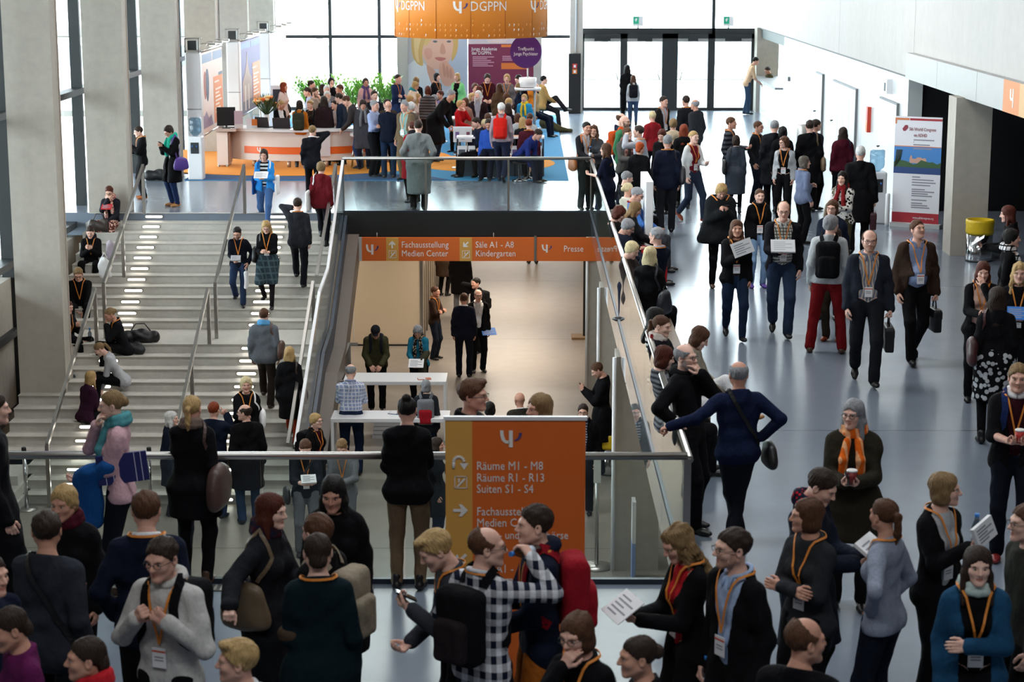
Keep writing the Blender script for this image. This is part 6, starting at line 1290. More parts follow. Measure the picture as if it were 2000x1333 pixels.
# ---------------------------------------------------------------- everybody in the hall
# head pixel, foot row | level of the feet | height, heading | looks and pose | label | things carried
CROWD='''
123 951 -|A|1.66 -8|g=f h=short2/hblond t=jacket/black sc=burgundy~spot/maroon/60 sn hy=-10 hp=5|person in black jacket and burgundy scarf, smiling at the lower left
89 999 -|A|1.80 165|h=short/hdbrown t=blazer/#2b2e37 b=dark be a=hold/down hy=25|person in grey jacket seen from behind, brown bag strap across the back|cross:black:R=black messenger bag on a brown strap behind the person in grey jacket
284 960 -|A|1.82 185|h=short/hbrown t=blazer/navy i=white b=black ly=2 a=pocket/down|person in navy blazer seen from behind, standing behind the pale hoodie
313 1053 -|A|1.80 -22|h=short/hdbrown t=sweater/#b9b7b4 hd=#b9b7b4 b=black gl ly a=strap/strap hp=8|person in pale grey hoodie and glasses, holding backpack straps with both hands|backpack:black
169 1246 -|A|1.66 -75|g=f h=tied/hdbrown t=jacket/black sc=red sn|person in black with a red neckerchief, cut by the lower edge at the left
8 1191 -|A|1.68 -60|g=f h=tied/hdbrown t=sweater/#5a1a4a hp=15|person in purple shirt, in the lower left corner
-14 768 -|A|1.86 110|h=short/hdbrown t=coat/black b=black|person in long black coat, cut off by the left edge of the photo
-22 1085 -|A|1.74 60|h=short/hdbrown t=blazer/navy b=black|person in dark navy jacket, only a shoulder showing at the left edge
216 764 1172|A|1.74 -82|g=f h=bun/hdblond t=sweater/pink sc=tealscarf b=#15171f sh=brown a=low/chin hp=5|person in pink sweater and teal scarf, talking with one hand raised at the balustrade|coat:#1b4f8c:L=bright blue jacket over the arm of the person in pink sweater + folder:#1e2060:L=dark blue striped folder clamped under the arm of the person in pink sweater
374 773 1142|A|1.76 172|g=f h=pony/hblond t=jacket/black hem=-.3 b=black sh=brown sc=#6b5a52 a=hold/down|person in black coat and taupe scarf, seen from behind at the front balustrade|hobo:#46302a:R=large brown leather bag on the shoulder of the ponytailed person in black coat
530 965 -|A|1.70 72|g=f h=long/hauburn t=coat/dark sc=maroon~check/navy/20 sn b=black a=hold/out hp=5|person in dark coat and maroon checked scarf, laughing towards the right|shoulder:khaki:R
649 934 -|A|1.70 -5|g=f h=long/hblack t=coat/black b=black hp=12|person with long black hair in black coat, facing the camera behind the beige backpack
621 1005 -|A|1.74 -115|h=short/hbrown t=jacket/black b=black hy=-20|person in black jacket wearing the beige backpack, turned away to the left|backpack:#8f8372=large beige backpack worn by the person in black jacket in the front group
620 1042 -|A|1.76 188|g=f h=tied/hdbrown t=sweater/petrol hem=-.3 b=black ly=2 a=carry/down|person in dark petrol sweater seen from behind, coat over the arm|coat:#4a3c30:L=brown coat over the arm of the person in petrol sweater
465 1251 -|A|1.66 -85|g=f h=side/hblond t=blazer/lightgrey|person with short blond hair in grey, cut by the lower edge
795 775 1150|A|1.72 176|g=f h=topbun/hblack t=jacket/black b=khaki a=carry/hold|person in black jacket and khaki trousers, leaning on the front balustrade seen from behind|coat:black:L=black coat under the arm of the person in khaki trousers
834 1042 -|A|1.72 -78|h=side/hblond t=sweater/#34363d b=black hp=28 ly=2 a=phone/low le=8|person in charcoal sweater, bowed over a phone left of the plaid shirt|phone:dark:L
949 1031 -|A|1.78 142|h=balding/hbrown t=shirt/#d4d4da tp=check/navy/11 hem=-.14 b=dark gl ly=2 hy=-45 a=pocket/drink|person in blue and white plaid shirt, drinking from a bottle before the orange banner|backpack:black:#241d20=large black backpack worn by the person in plaid shirt + bottle:clear:R
1047 988 -|A|1.82 -82|h=short/hdbrown t=jacket/navy hd=navy b=cognac ly=2 a=low/hold|person in navy jacket with hood, facing left before the orange banner|backpack:#8e1622=dark red backpack worn by the person in navy jacket with hood
1124 1202 -|A|1.66 -38|g=f h=bob/hbrown t=sweater/black gl ly a=down/chin hp=10|person in black top and glasses with brown bob, hand at the chin
1246 1243 -|A|1.64 -82|g=f h=bun/hdbrown t=sweater/black hp=4|person with dark bun in black, profile to the left at the lower edge
1312 1030 -|A|1.70 -72|g=f h=wavy/hdblond t=blazer/black i=red ow=.1 b=black ly hp=26 a=hold/hold|person with wavy blond hair in black blazer, reading white papers at the lower right|paper:white
1434 1032 -|A|1.80 -58|h=short/hdbrown t=blazer/black i=lightblue ow=.09 b=black gl be2 ly a=down/hang hy=-15|person in black blazer and pale blue shirt, looking left at lower right|bottle:clear:R
1572 1209 -|A|1.78 150|h=balding/hbrown t=blazer/black hy=-40|person with thinning brown hair in dark jacket, seen from behind at the lower edge
1579 974 -|A|1.68 -50|g=f h=bob/hbrown t=sweater/#2c2d31 hem=-.14 b=black ly a=cross/cross hy=-35|person in charcoal cardigan, arms crossed looking left
1620 921 -|A|1.78 62|h=short/hdbrown t=coat/#1c2230 sc=navy~spot/red/40 sn b=black hp=28 a=hold/hold|person in dark blue coat, bent over an open programme|book:white=open programme book with photos held by the person in dark blue coat
1668 781 1188|A|1.70 -12|g=f h=long/hgrey t=coat/#2a261d hem=-.35 sc=#e0661c~v/#e8a878/14 b=black gl a=hold/hold w=1.15 hy=-20|person with long grey hair and orange scarf, holding two drinks|cup:#7a1c1c:L=dark red paper cup in the hand of the orange-scarfed person + glass:clear:R=drinking glass with orange slice in the hand of the orange-scarfed person
1729 974 -|A|1.68 -125|g=f h=pony/hbrown t=sweater/#8d94a6 b=#151a28 ly=2 a=hip/pocket hy=-20|person in grey-blue sweater with brown ponytail, turned away to the left
1845 924 -|A|1.68 38|g=f h=bob/hdblond t=blazer/black i=lightgrey ow=.09 b=black ly a=down/phone hy=35|person in black blazer and grey blouse, holding a bottle and notebook at the right|bottle:clear:R + notepad:white:R:v=white ring-bound notebook held by the person in black blazer and grey blouse
1911 1069 -|A|1.66 -3|g=f h=long/hdbrown t=jacket/steelblue i=black ow=.1 sc=#b9c9c4 sn ly a=cross/down|person in petrol blue jacket and pale scarf, facing the camera at the lower right
2008 985 -|A|1.76 -80|h=short/hbrown t=jacket/#2c2d28 gl|person in grey-green jacket and glasses, cut off by the right edge
1990 711 1095|A|1.80 -12|h=short/hdblond t=jacket/black sl=.55 hd=white i=maroon ow=.08 b=#10141f sh=darkred ly=2 a=hold/hold|person in black jacket with white fleece collar, holding a cup at the right edge|cup:#b32a24:L + backpack:#1c2a55
1699 450 748|A|1.80 -4|h=balding/hbrown t=blazer/#222630 i=#777f8e~v/#c8b8a8/26 ow=.1 b=dark gl be2 ly a=hang/down L=walk w=1.05|person in dark zip jacket and striped shirt with glasses, walking towards the camera|brief:black:L=black briefcase of the walking person in striped shirt
1789 430 706|A|1.80 4|h=short/hbrown t=jacket/#35261e i=#8c9cc0 ow=.11 b=black ly a=hang/down L=walk2 hp=-16 hy=20 bl|person in brown jacket and pale blue shirt, looking up while walking|brief:black:L=black briefcase of the person in brown jacket
1921 512 784|A|1.68 -8|g=f h=long/hauburn t=blazer/black i=rose ow=.11 b=black ly a=chin/hold hp=10|person in black cardigan and pale pink top, wiping an eye at the right
1949 561 -|A|1.66 172|g=f h=long/hdbrown t=sweater/black b=skirt:black bp=spot/lightgrey/16 tg=black|person in black sweater and flowered skirt, seen from behind at the right|shoulder:#3a1418:L=dark red bag on the shoulder of the person in flowered skirt
1992 514 -|A|1.68 -12|g=f h=wavy/hblond t=sweater/black b=black ly a=hold/hold|person with wavy blond hair and lanyard in black, at the right edge|paper:blue:R
1976 448 -|A|1.70 82|g=f h=short2/hblack t=sweater/black sc=white~grid/black/16 ly=2 b=black|person with short black hair and black and white checked scarf, facing right
1968 402 -|A|1.68 -105|g=f h=long/hauburn t=jacket/black b=black hp=8 a=hold/hold|person with long auburn hair in black leather jacket, holding papers by the litter bin|paper:white
1623 420 690|A|1.76 168|h=short2/hgrey t=sweater/#a9adb0 hem=-.05 b=#6e1216 sh=brown L=wide hy=-35 a=down/down|person in dark red trousers and pale grey sweater, seen from behind|backpack:black=black sling bag on the back of the person in dark red trousers
1632 446 666|A|1.74 -25|h=short/hdbrown t=blazer/darkbrown b=#3a332a sh=rust a=fwd/hang|person in brown suit, mostly hidden behind the dark red trousers|brief:black:R=black case carried by the person hidden behind the red trousers
1531 394 655|A|1.84 -4|h=balding/hdblond t=blazer/#14151b i=#c9cbc6~grid/#3a3d38/24 ow=.12 b=#2a3850 gl ly a=down/hold L=walk hp=8 bl|person in dark blazer and small-checked shirt with jeans, reading a brochure while walking|book:lightgrey:R=open grey brochure in the hand of the person in checked shirt
1439 430 662|A|1.68 3|g=f h=long/hbrown t=jacket/black i=darkbrown ow=.07 b=#1c2a42 ly a=down/phone L=walk|smiling person in black jacket and dark jeans, walking with white brochures|paper:white:R:v=white brochures and bottle held by the smiling walking person
1484 369 562|A|1.68 6|g=f h=tied/hbrown t=jacket/black i=black ow=.08 hd=dark b=lightjean sh=purple ly|person in black leather jacket and pale jeans, behind the checked shirt
1411 362 562|A|1.66 6|g=f h=curly/hblond t=poncho/#15171a b=black sh=brown ly a=phone/phone hp=34|person in black poncho, looking down at a phone|phone:dark:R
1571 305 476|A|1.80 115|h=bob/#5f574f t=shirt/greyblue hem=-.16 b=black bl ly=2 a=cross/down w=1.1 hy=-20|person in loose grey-blue shirt with grey hair, facing right|
1646 335 -|A|1.64 -28|g=f h=long/hblack t=sweater/#d0cdc8 tp=spot/black/20 sc=darkred b=olive a=hold/hold|person in black and white leopard cardigan and red scarf|shoulder:#5a4424:R=brown shoulder bag of the person in leopard cardigan
1626 391 -|A|1.68 -22|g=f h=bob/hbrown t=coat/#141a2a b=black gl|person in navy coat with brown bob and glasses, behind the grey sweater
1681 285 -|A|1.84 172|h=short/hwhite t=coat/black b=black a=down/hang|person with white hair in long black coat, seen from behind near the water cooler|brief:maroon:R=dark red briefcase carried by the white-haired person in black coat
1647 249 -|A|1.68 178|g=f h=long/hdbrown t=vest/burgundy b=black|person in burgundy vest with long dark hair, seen from behind near the panel wall|shoulder:navy:R
1582 235 -|A|1.80 176|h=short/hdbrown t=coat/black b=black|person in long black coat with close-cropped hair, seen from behind near the cylinder bin|bag:khaki:R=khaki shoulder bag of the person near the cylinder bin
1594 233 -|A|1.80 120|h=short/hdbrown t=jacket/navy b=black|person in dark blue jacket, half hidden behind the black coat near the cylinder bin
1532 267 432|A|1.70 -18|g=f h=curly/hbrown t=blazer/lightgrey i=black ow=.13 b=black gl ly hy=-35|person in white cardigan and black dress with glasses, looking left
1513 235 -|A|1.80 172|h=short/hgrey t=coat/#1a1b20 b=black|person with grey hair in dark coat, seen from behind left of the cylinder bin
1529 247 -|A|1.70 180|g=f h=bob/hblack t=jacket/black b=black|person with black hair in dark jacket, hidden behind the white cardigan
1481 237 398|A|1.80 58|h=short/hbrown t=sweater/#17181c b=#141a26 gl ly=2 a=hold/down|person in black sweater and glasses with lanyard, facing right in the rear group
1438 264 418|A|1.68 176|g=f h=bob/hdbrown t=dress/#3a404a hem=-.5 b=skirt:#3a404a tg=black|person in grey dress with dark bob, seen from behind|shoulder:black:L=black bag of the person in grey dress
1428 229 -|A|1.78 68|h=short/hbrown t=sweater/#1d1f25 tp=h/#4a4d55/11 b=navy ly=2 a=hold/down|person in dark striped sweater with lanyard, facing right
1355 256 432|A|1.72 38|g=f h=bun/hblond t=blazer/#c9c9c8 i=#7a1f2c ow=.12 b=#2a3346 sh=rust ly a=hold/down L=walk|person in white cardigan over a red top, smiling and walking right
1304 264 456|A|1.84 180|h=short/hgrey t=blazer/#171c2e b=#1e2127 ly=2 L=one|person in navy blazer with grey hair, seen from behind with a dark bag|shoulder:#25202a:R=dark bag on the shoulder of the person in navy blazer
1336 243 -|A|1.68 172|g=f h=long/hred t=sweater/black b=black|person with long red-brown hair in black, seen from behind
1292 254 -|A|1.66 -25|g=f h=bob/hauburn t=coat/black hd=#6a665f hp=20|person in black coat with grey fur hood, bowing the head
1315 232 -|A|1.68 176|g=f h=short2/hdblond t=sweater/beige b=black|person in beige sweater, seen from behind below the dark suits
1274 217 -|A|1.68 195|g=f h=short/hlight t=sweater/#7d1a20 b=black|person in red sweater with pale blond hair, seen from behind
1250 277 -|A|1.68 150|g=f h=tied/hginger t=puffer/black b=black|person with ginger hair in black padded coat, turned away
1248 245 -|A|1.78 -112|h=short/hdbrown t=sweater/#a5a8b2 gl ly=2 a=drink/down b=denim|person in pale grey sweater with dark hair, talking with a raised hand
1225 250 -|A|1.68 25|g=f h=bob/hbrown t=jacket/#4d4a48 sc=#5e3a3a~v/#8a6a60/20 b=black hy=25 a=hold/hold|smiling person in grey jacket and brown scarf, holding a red cup|cup:#c02c28:R
1220 226 -|A|1.82 62|h=none/hdbrown t=jacket/green be gl b=navy|bald person with beard in green jacket, wearing the orange backpack|backpack:#b5481e=orange and red backpack worn by the person in green jacket
1213 221 -|A|1.80 80|h=fringe/hbrown t=jacket/navy b=black|bald person in navy, just behind the green jacket
1184 280 -|A|1.66 -115|g=f h=long/hbrown t=dress/#11162a sl=.35 b=skirt:#11162a tg=black a=hold/down|person in navy dress with long brown hair, leaning at the corner of the balustrade
1146 238 410|A|1.82 22|h=short/hblack t=blazer/#1c1c20 i=#c9c6cc ow=.09 b=#222a2c ly a=down/table|person in dark suit and tie, one hand on the balustrade corner|bag:#a5561c:R=orange-brown messenger bag hanging beside the balustrade from the person in dark suit
1160 245 -|A|1.68 -12|g=f h=wavy/hbrown t=sweater/darkgrey b=black a=hold/down|person with wavy brown hair in dark top, behind the person with the orange bag|bottle:clear:L
1296 188 -|A|1.82 50|h=short/hdbrown t=blazer/#1f1a1a i=#b8bccc ow=.08 gl ly b=black|person in dark suit with glasses and lanyard, facing right before the glass doors
1340 187 -|A|1.82 -150|h=short/hdbrown t=jacket/dark ly=2 b=black|person in dark jacket with short hair, facing left before the glass doors
1358 194 -|A|1.80 -130|h=fringe/hgrey t=jacket/#2a2c31 b=dark|bald person in dark leather jacket, right end of the group before the glass doors
1225 127 242|A|1.74 178|g=f h=long/hblack t=sweater/black b=black a=carry/down|person with long black hair in black, leaving through the glass doors|coat:#1a2030:L=dark coat over the arm of the person leaving through the glass doors
1237 147 246|A|1.66 180|g=f h=long/hbrown t=sweater/lightgrey b=jean|person in pale top and jeans, leaving with a dark backpack|backpack:#15161c=dark backpack of the person leaving in jeans
1478 112 224|A|1.80 92|h=short/hblack t=shirt/#c9a98a sl=.5 hem=-.12 b=#33465c le=18 L=cross a=table/table hp=15|person in tan T-shirt and jeans, leaning on the reception hatch
1497 131 -|A|1.50 -70|h=short/hdbrown t=sweater/olive hp=25|person in olive top, bowed behind the reception hatch
1227 335 -|A|1.74 110|le=-9 S=.45 h=short/hgrey t=jacket/#26262a b=black a=lap/lap hp=15|grey-haired person in dark jacket, seated farthest along the bench
1226 357 -|A|1.66 120|g=f le=-9 S=.45 h=bun/hlight t=coat/cream b=beige a=lap/lap|person in cream coat with pale blond bun, seated on the bench
1249 367 -|A|1.76 75|le=-9 S=.45 h=short/hgrey t=sweater/#4a78c0 co=darkred gl hp=25 b=darkgrey a=lap/lap|person in bright blue sweater with red collar, seated reading
1246 396 -|A|1.66 95|g=f le=-9 S=.45 h=long/hdblond t=jacket/dark b=#b01c24 hp=30 a=lap/lap|person with fair long hair and red trousers, seated looking at a phone|phone:dark:R
1215 405 -|A|1.66 85|g=f le=-9 S=.45 h=curly/hauburn t=jacket/black b=black hp=30 a=lap/lap|person with auburn curls in black, seated against the balustrade
1233 430 -|A|1.64 75|g=f le=-9 S=.45 h=short2/hgrey t=puffer/#1c2232 gl hp=32 b=navy a=lap/lap|person in navy padded jacket with grey hair, seated looking down|phone:dark:R
1240 474 -|A|1.64 60|g=f le=-9 S=.45 h=short2/hlight t=jacket/#2e2624 hp=28 b=black a=lap/lap|person in brown jacket with short blond hair, seated with a white sheet|paper:white
1284 444 -|A|1.80 -140|le=-9 S=.45 h=short/hgrey t=blazer/#161b2c i=#9fa6b8 ow=.06 gl ly=2 b=#161b2c hy=10 a=lap/lap|person in navy suit with glasses and grey hair, seated turned to the left
1270 482 -|A|1.72 150|g=f S=.48 h=long/hlight t=coat/black b=black a=lap/lap|person with long pale blond hair in black coat, seen from behind on the bench|shoulder:#1e222c:R=black bag with chain strap of the blond person in black coat
1283 601 -|A|1.66 75|g=f le=-9 S=.45 h=long/hblack t=sweater/#d8d8d8 tp=h/black/18 b=lightjean hp=10 sx=1 a=lap/lap|person in black and white striped top and pale jeans, seated with legs crossed
1294 617 -|A|1.66 62|g=f le=-9 S=.45 h=pony/hbrown t=jacket/dark sc=#c9bfb8~spot/darkred/14 sn b=navy hp=10 a=lap/hold|person with brown ponytail and white patterned scarf, seated with a steel bottle|bottle:clear:L
1301 677 -|A|1.66 100|g=f le=-9 S=.45 h=bob/hauburn t=sweater/grey tp=h/#33353a/20 b=black hp=15 a=lap/lap|person with auburn hair in grey striped top, seated behind the bearded person
1377 642 -|A|1.66 80|g=f S=.45 h=bob/hbrown t=puffer/#8d8678 b=white sx=1 hp=32 a=lap/lap sh=tan|person in beige quilted jacket with brown bob, seated leaning forward
1337 673 1034|A|1.78 58|h=fringe/hgrey t=jacket/black hd=black b=#0d0d12 le=-8 be gl co=orange a=chin/hip L=one|bearded person in black jacket, hand on chin by the right balustrade
1443 706 1068|A|1.82 188|h=fringe/hgrey t=sweater/#131c38 hem=-.2 b=#12141c a=out/hip L=cross w=1.08|bald person in navy sweater seen from behind, one arm stretched to the rail|cross:black:R=black shoulder strap bag of the bald person in navy sweater
268 247 388|A|1.78 -70|h=short/hdbrown t=puffer/black b=black sh=cognac ly=2 hp=15 a=phone/hold|person in black padded jacket and tan boots, standing by the window piers
325 247 403|A|1.70 -48|g=f h=short2/hdbrown t=coat/black i=white sc=turq b=#1f2f52 sh=tan a=phone/phone hp=30|person in black coat and turquoise scarf, looking at a phone by the window piers|bag:purple:L=violet cloth bag of the person in turquoise scarf + phone:dark:R
212 365 -|S|1.66 -5|g=f S=.31 h=short/hauburn t=sweater/#22242c sc=rose~spot/darkred/30 b=#5a2f2a bp=spot/rose/30 sh=brown gl hp=22 a=lap/chin|person in pink scarf and patterned trousers, seated highest on the stairs|tablet:red=red folder on the knees of the person in pink scarf
175 443 -|S|1.66 3|g=f S=.31 h=tied/hdbrown t=sweater/black sc=dark sn b=black ly=2 hp=26 a=phone/phone|person in black with lanyard, seated on the stairs using a phone|phone:dark:R
152 525 -|S|1.78 8|S=.31 h=short/hdblond t=sweater/black b=black gl ly=2 hp=25 le=12 a=knee/lap|person in black sweater with glasses and lanyard, seated leaning forward on the stairs
133 588 -|S|1.66 60|g=f S=.31 h=short2/hbrown t=sweater/dark b=black ly=2 a=phone/lap hp=10|person half hidden by the concrete pier, seated eating on the landing
210 603 -|S|1.68 -62|g=f S=.31 h=bun/hdblond t=jacket/#16171b b=black ly=2 hp=18 le=18 a=chin/lap|person in black leather jacket with bun, seated eating on the landing
187 672 -|S|1.66 -80|g=f S=.31 h=pony/hdblond t=blazer/#a7a8ac b=black hp=30 le=30 a=knee/knee|person in pale grey blazer with ponytail, bent forward on the stairs
177 725 -|S|1.64 140|g=f S=.31 h=long/hblond t=sweater/#33182a b=black le=12 a=lap/lap|person in dark plum sweater with long blond hair, seated lowest on the stairs
515 292 446|W|1.70 -3|g=f h=bob/hdbrown t=jacket/brightblue i=#d8dadc~h/black/14 ow=.08 b=#42618f a=hold/hold hp=8 L=walk|person in bright blue jacket and jeans, coming down the stairs with a folder|paper:white + tote:#1d4a8a:R=shiny blue tote bag of the person in bright blue jacket + tote:white:L=white tote bag of the person in bright blue jacket
610 245 396|A|1.86 176|h=short/hdblond t=blazer/#14151c i=white b=black a=down/ear hy=-20|person in black suit seen from behind, phoning in front of the curved counter|phone:dark:R
627 316 482|W|1.66 172|g=f h=short2/hdblond t=jacket/#641820 b=#14161d L=stairup|person in dark red leather jacket seen from behind, climbing the stairs|tote:white:L=plain white tote bag of the person in dark red leather jacket
581 387 562|W|1.80 178|h=short/hdbrown t=blazer/#26272d b=#15161c ly=2 a=ear/down L=stairup|person in dark grey suit seen from behind, climbing the stairs while phoning
462 445 598|W|1.70 2|h=short/hblack t=sweater/#11141f co=white b=#25344f be gl ly hp=22 hy=-10 a=pocket/low L=stairdn|person in navy sweater and jeans with glasses, coming down the stairs|carrier:white:L + notepad:lightgrey:R
519 433 602|W|1.66 -2|g=f h=long/hblond t=sweater/black sl=.8 b=skirt:#2c3a42 bp=grid/#45565c/9 tg=#1c1518 gl ly hp=28 a=hold/hold L=stairdn|person in black top and checked skirt with blond hair, coming down the stairs|shoulder:black:R
515 603 797|W|1.76 176|h=short/hbrown t=jacket/#5f646b sc=#5b9ccb sn b=#241d18 sh=darkbrown L=stairup w=1.12|person in grey jacket and light blue neckerchief seen from behind, climbing the stairs|shoulder:#4a2f22:R=brown bag strap and bag of the person in grey jacket on the stairs
565 678 875|W|1.72 172|g=f h=long/hblond t=coat/black b=#8a2e14 L=stairup|person in black coat and rust trousers with long blond hair, climbing the stairs|bag:#33241e:R=brown bag of the person in rust trousers
480 738 -|-3.1|1.68 12|g=f h=curly/hlight t=coat/black b=black ly a=down/hold|person in black coat with pale blond hair, standing low on the stairs|shoulder:white:L
417 786 1012|L|1.80 165|h=short/hred t=jacket/#141c2e b=#1e3456 a=down/up|person in navy jacket and jeans seen from behind, pointing up the stairs
478 791 1022|L|1.82 200|h=fringe/hdbrown t=coat/black b=#243c5e gl hy=55|bald person in long black coat and jeans, at the foot of the stairs
334 804 -|L|1.66 80|g=f h=long/hwhite t=coat/#161c2c b=navy|person with long white hair in navy coat, mostly hidden behind the black coat
616 808 -|L|1.68 62|g=f h=short2/hblond t=blazer/black i=burgundy ow=.1 b=black gl ly|person in black cardigan and burgundy top with short blond hair, on the lower level|backpack:black
597 863 -|L|1.78 12|h=short/hbrown t=sweater/#1c2028 sl=.75 b=grey ly hp=32 a=hold/hold|person in dark sweater reading a leaflet, behind the glass on the lower level|notepad:white + cross:dark:R
666 862 -|L|1.76 -5|h=short/hdblond t=sweater/#74777c b=grey ly hp=34 a=hold/hold|person in grey sweater with fair hair, head bowed on the lower level
685 712 928|L|1.84 180|h=fringe/hgrey t=shirt/#8f9cc0 tp=grid/#d5d8e2/16 b=#1a2840 a=table/table hp=15|person in blue checked shirt, standing at the nearer white table
733 640 -|L|1.76 2|h=cap/hdbrown t=jacket/#3a3824 b=black hp=35 le=14 a=table/table|person in olive jacket and flat cap, writing at the farther white table|backpack:#1a1e28
815 640 -|L|1.68 -4|g=f h=curly/hgrey t=sweater/#1f6f8a sc=dark~spot/beige/30 b=black hp=35 le=8 a=table/table|person in teal cardigan and patterned scarf, sorting papers at the farther white table|paper:white + coat:#3b3a2e:L=olive jacket hung at the table end by the person in teal cardigan
832 742 930|L|1.70 180|g=f h=bob/hgrey t=jacket/#23262c b=#1a2436|person in charcoal jacket, seen from behind at the nearer white table|backpack:grey:#9c1c26=grey and red backpack of the person at the nearer white table
853 855 1070|L|1.68 80|g=f h=long/hdbrown t=coat/#101318 b=#17223a L=cross|person with long dark hair in dark coat, walking just left of the orange banner
922 742 -|A|1.86 75|h=side/hbrown t=coat/black co=black gl b=black|person in black coat with brown quiff and glasses, above the orange banner
957 785 -|L|1.68 180|g=f h=bob/hblack t=coat/black b=black|person with black hair in black, seen from behind above the orange banner
1015 767 -|L|1.76 205|h=none/hgrey t=jacket/#33302a co=white b=dark|bald person in olive jacket, seen from behind above the orange banner
1055 770 -|A|1.74 -62|g=f h=long/hdblond t=sweater/lavender b=black|person with long fair hair, facing left above the orange banner
1139 790 -|L|1.76 -8|h=short/hdbrown t=jacket/black i=#2c3350~h/lightgrey/24 ow=.09 gl be2 b=black|person in black jacket and striped shirt with glasses, right of the orange banner|backpack:black
1160 705 925|L|1.80 -88|h=short/hbrown t=coat/black b=black be2 hp=32 a=phone/phone|person in black coat leaning on the lower pillar, reading a phone|phone:dark:L
850 560 702|L|1.76 68|h=short/hbrown t=sweater/#33241c b=#1b222e gl ly=2 a=cross/cross|person in brown sweater and glasses, arms crossed on the lower level
906 573 737|L|1.80 178|h=short/hbrown t=blazer/#151826 b=#14161f co=white|person in navy suit, seen from behind on the lower level
934 566 727|L|1.80 15|h=balding/hgrey t=blazer/black i=white ow=.08 b=black gl a=down/down|person in black suit and dark tie, facing the camera on the lower level|paper:blue:L=blue leaflet in the hand of the person in black suit on the lower level
930 543 690|L|1.78 -60|h=short/hblack t=jacket/black b=black a=down/ear|person in black jacket phoning, on the lower level|backpack:#121214 + phone:dark:R
867 0 578|L|1.68 150|g=f h=bob/hbrown t=coat/#3c2f26 b=black|person in brown coat and black boots, seen below the hanging sign
900 0 618|L|1.82 170|h=short/hdbrown t=coat/black b=grey|person in black coat and grey trousers, seen below the hanging sign
1040 0 516|L|1.76 180|h=short/hdbrown t=jacket/black b=dark|person of whom only the legs show below the right part of the hanging sign
552 197 316|A|1.68 50|g=f h=pony/hblond t=blazer/black i=white b=black le=10 hp=20 a=hold/hold|attendant in black blazer with blond ponytail, behind the curved counter
585 196 328|A|1.70 176|g=f h=bob/hdbrown t=sweater/#b5651a b=#2e2a24 a=table/down L=one|person in orange-brown sweater, leaning at the curved counter with a green backpack|backpack:#33352a=dark green rucksack of the person in orange-brown sweater
605 196 316|A|1.68 -30|g=f h=side/hblond t=blazer/#14151c i=darkbrown b=black le=8 hp=5 a=low/hold|attendant in black blazer with short blond hair, behind the curved counter
554 161 -|A|1.70 75|g=f h=long/hred t=jacket/#c9b8b4 b=black|person with long red hair in pale flowered jacket, by the bouquet|shoulder:black:L
598 171 -|A|1.66 -80|g=f h=bun/hdbrown t=shirt/#aab4cc b=navy hp=15|person in pale blue shirt with dark bun, facing left in the booth
615 171 -|A|1.76 65|h=short/hbrown t=sweater/#a89c90 be a=chin/down b=dark|bearded person in beige sweater, hand at the mouth in the booth
647 152 -|A|1.66 20|g=f h=curly/hblack t=sweater/dark a=chin/down b=black|person with dark curls in black, near the second palm
608 157 -|A|1.72 80|h=short/hdbrown t=jacket/dark b=black|dark-haired person, half hidden behind the pale blue shirt
630 164 -|A|1.66 170|g=f h=long/hdbrown t=sweater/black b=black|person with long dark hair, seen from behind near the second palm
638 167 -|A|1.70 10|h=short/hwhite t=sweater/grey b=black|person with thin white hair, behind the white-bearded person
639 178 -|A|1.72 5|h=short/hwhite t=blazer/dark i=#9aa0b4 be b=black|white-bearded person in dark jacket, in the booth crowd
633 188 -|A|1.66 175|g=f h=long/hdbrown t=jacket/#2a1c20 b=black|person with long brown hair in dark maroon, seen from behind at the counter
663 165 -|A|1.76 -60|h=short/hbrown t=shirt/#c3ad9c le=14 b=dark|person in beige shirt, leaning to the left in the booth
660 182 -|A|1.74 -100|h=short/hdbrown t=jacket/#1a2436 b=black hp=15|person with dark hair in navy, behind the folded arms
672 188 330|A|1.80 -95|h=short/hbrown t=sweater/#3b3638 b=#25385a le=22 hp=25 a=table/table|person in dark grey sweater and jeans, bending towards the counter
654 196 318|A|1.68 -60|g=f le=8 h=tied/hdbrown t=sweater/#b5aeb0 b=navy a=cross/cross|person in pale cardigan, arms folded at the right end of the counter
714 153 -|A|1.68 15|g=f h=short2/hdbrown t=sweater/#cfa8a4 sc=#5a4a78 b=black|person in pink sweater and violet scarf, before the palms
777 145 -|A|1.78 55|h=short/hdbrown t=shirt/#1d2c52 hem=-.1 ly b=#2f4470 a=cross/cross ti=4|person in dark blue polo shirt, arms folded at the left edge of the portrait
813 150 -|A|1.68 160|g=f h=short2/hdblond t=sweater/black b=black|person with fair hair in black, below the portrait
814 160 -|A|1.66 60|g=f h=bob/hblond t=coat/#d8c8b8 sc=teal sn hp=25 b=black|person in cream coat and teal scarf with blond bob
853 143 -|A|1.68 50|g=f h=bob/hblack t=sweater/#15151a ly=2 b=black|person with black bob and lanyard, below the portrait hand
893 143 -|A|1.68 -30|g=f h=bob/hblond t=sweater/mint i=black b=black|person in mint green cardigan with fair bob, below the portrait
952 145 -|A|1.78 3|h=short2/hdbrown t=sweater/#3a141c ly=2 b=black hp=22 a=table/table|person in burgundy sweater with lanyard, before the plum poster
731 177 -|A|1.80 20|h=short/hdbrown t=blazer/#20222a i=#c9ccd8 b=black|person in dark suit and white shirt, behind the light blue shirt
836 168 -|A|1.66 170|g=f h=bob/hauburn t=sweater/#5a5a60 tp=h/#2c2c30/14 b=black|person in grey striped sweater with brown bob, seen from behind in the booth
816 183 -|A|1.66 60|g=f S=.45 h=long/hblond t=sweater/#c9b8b0 b=black|person with long blond hair, seated in profile at the left booth table
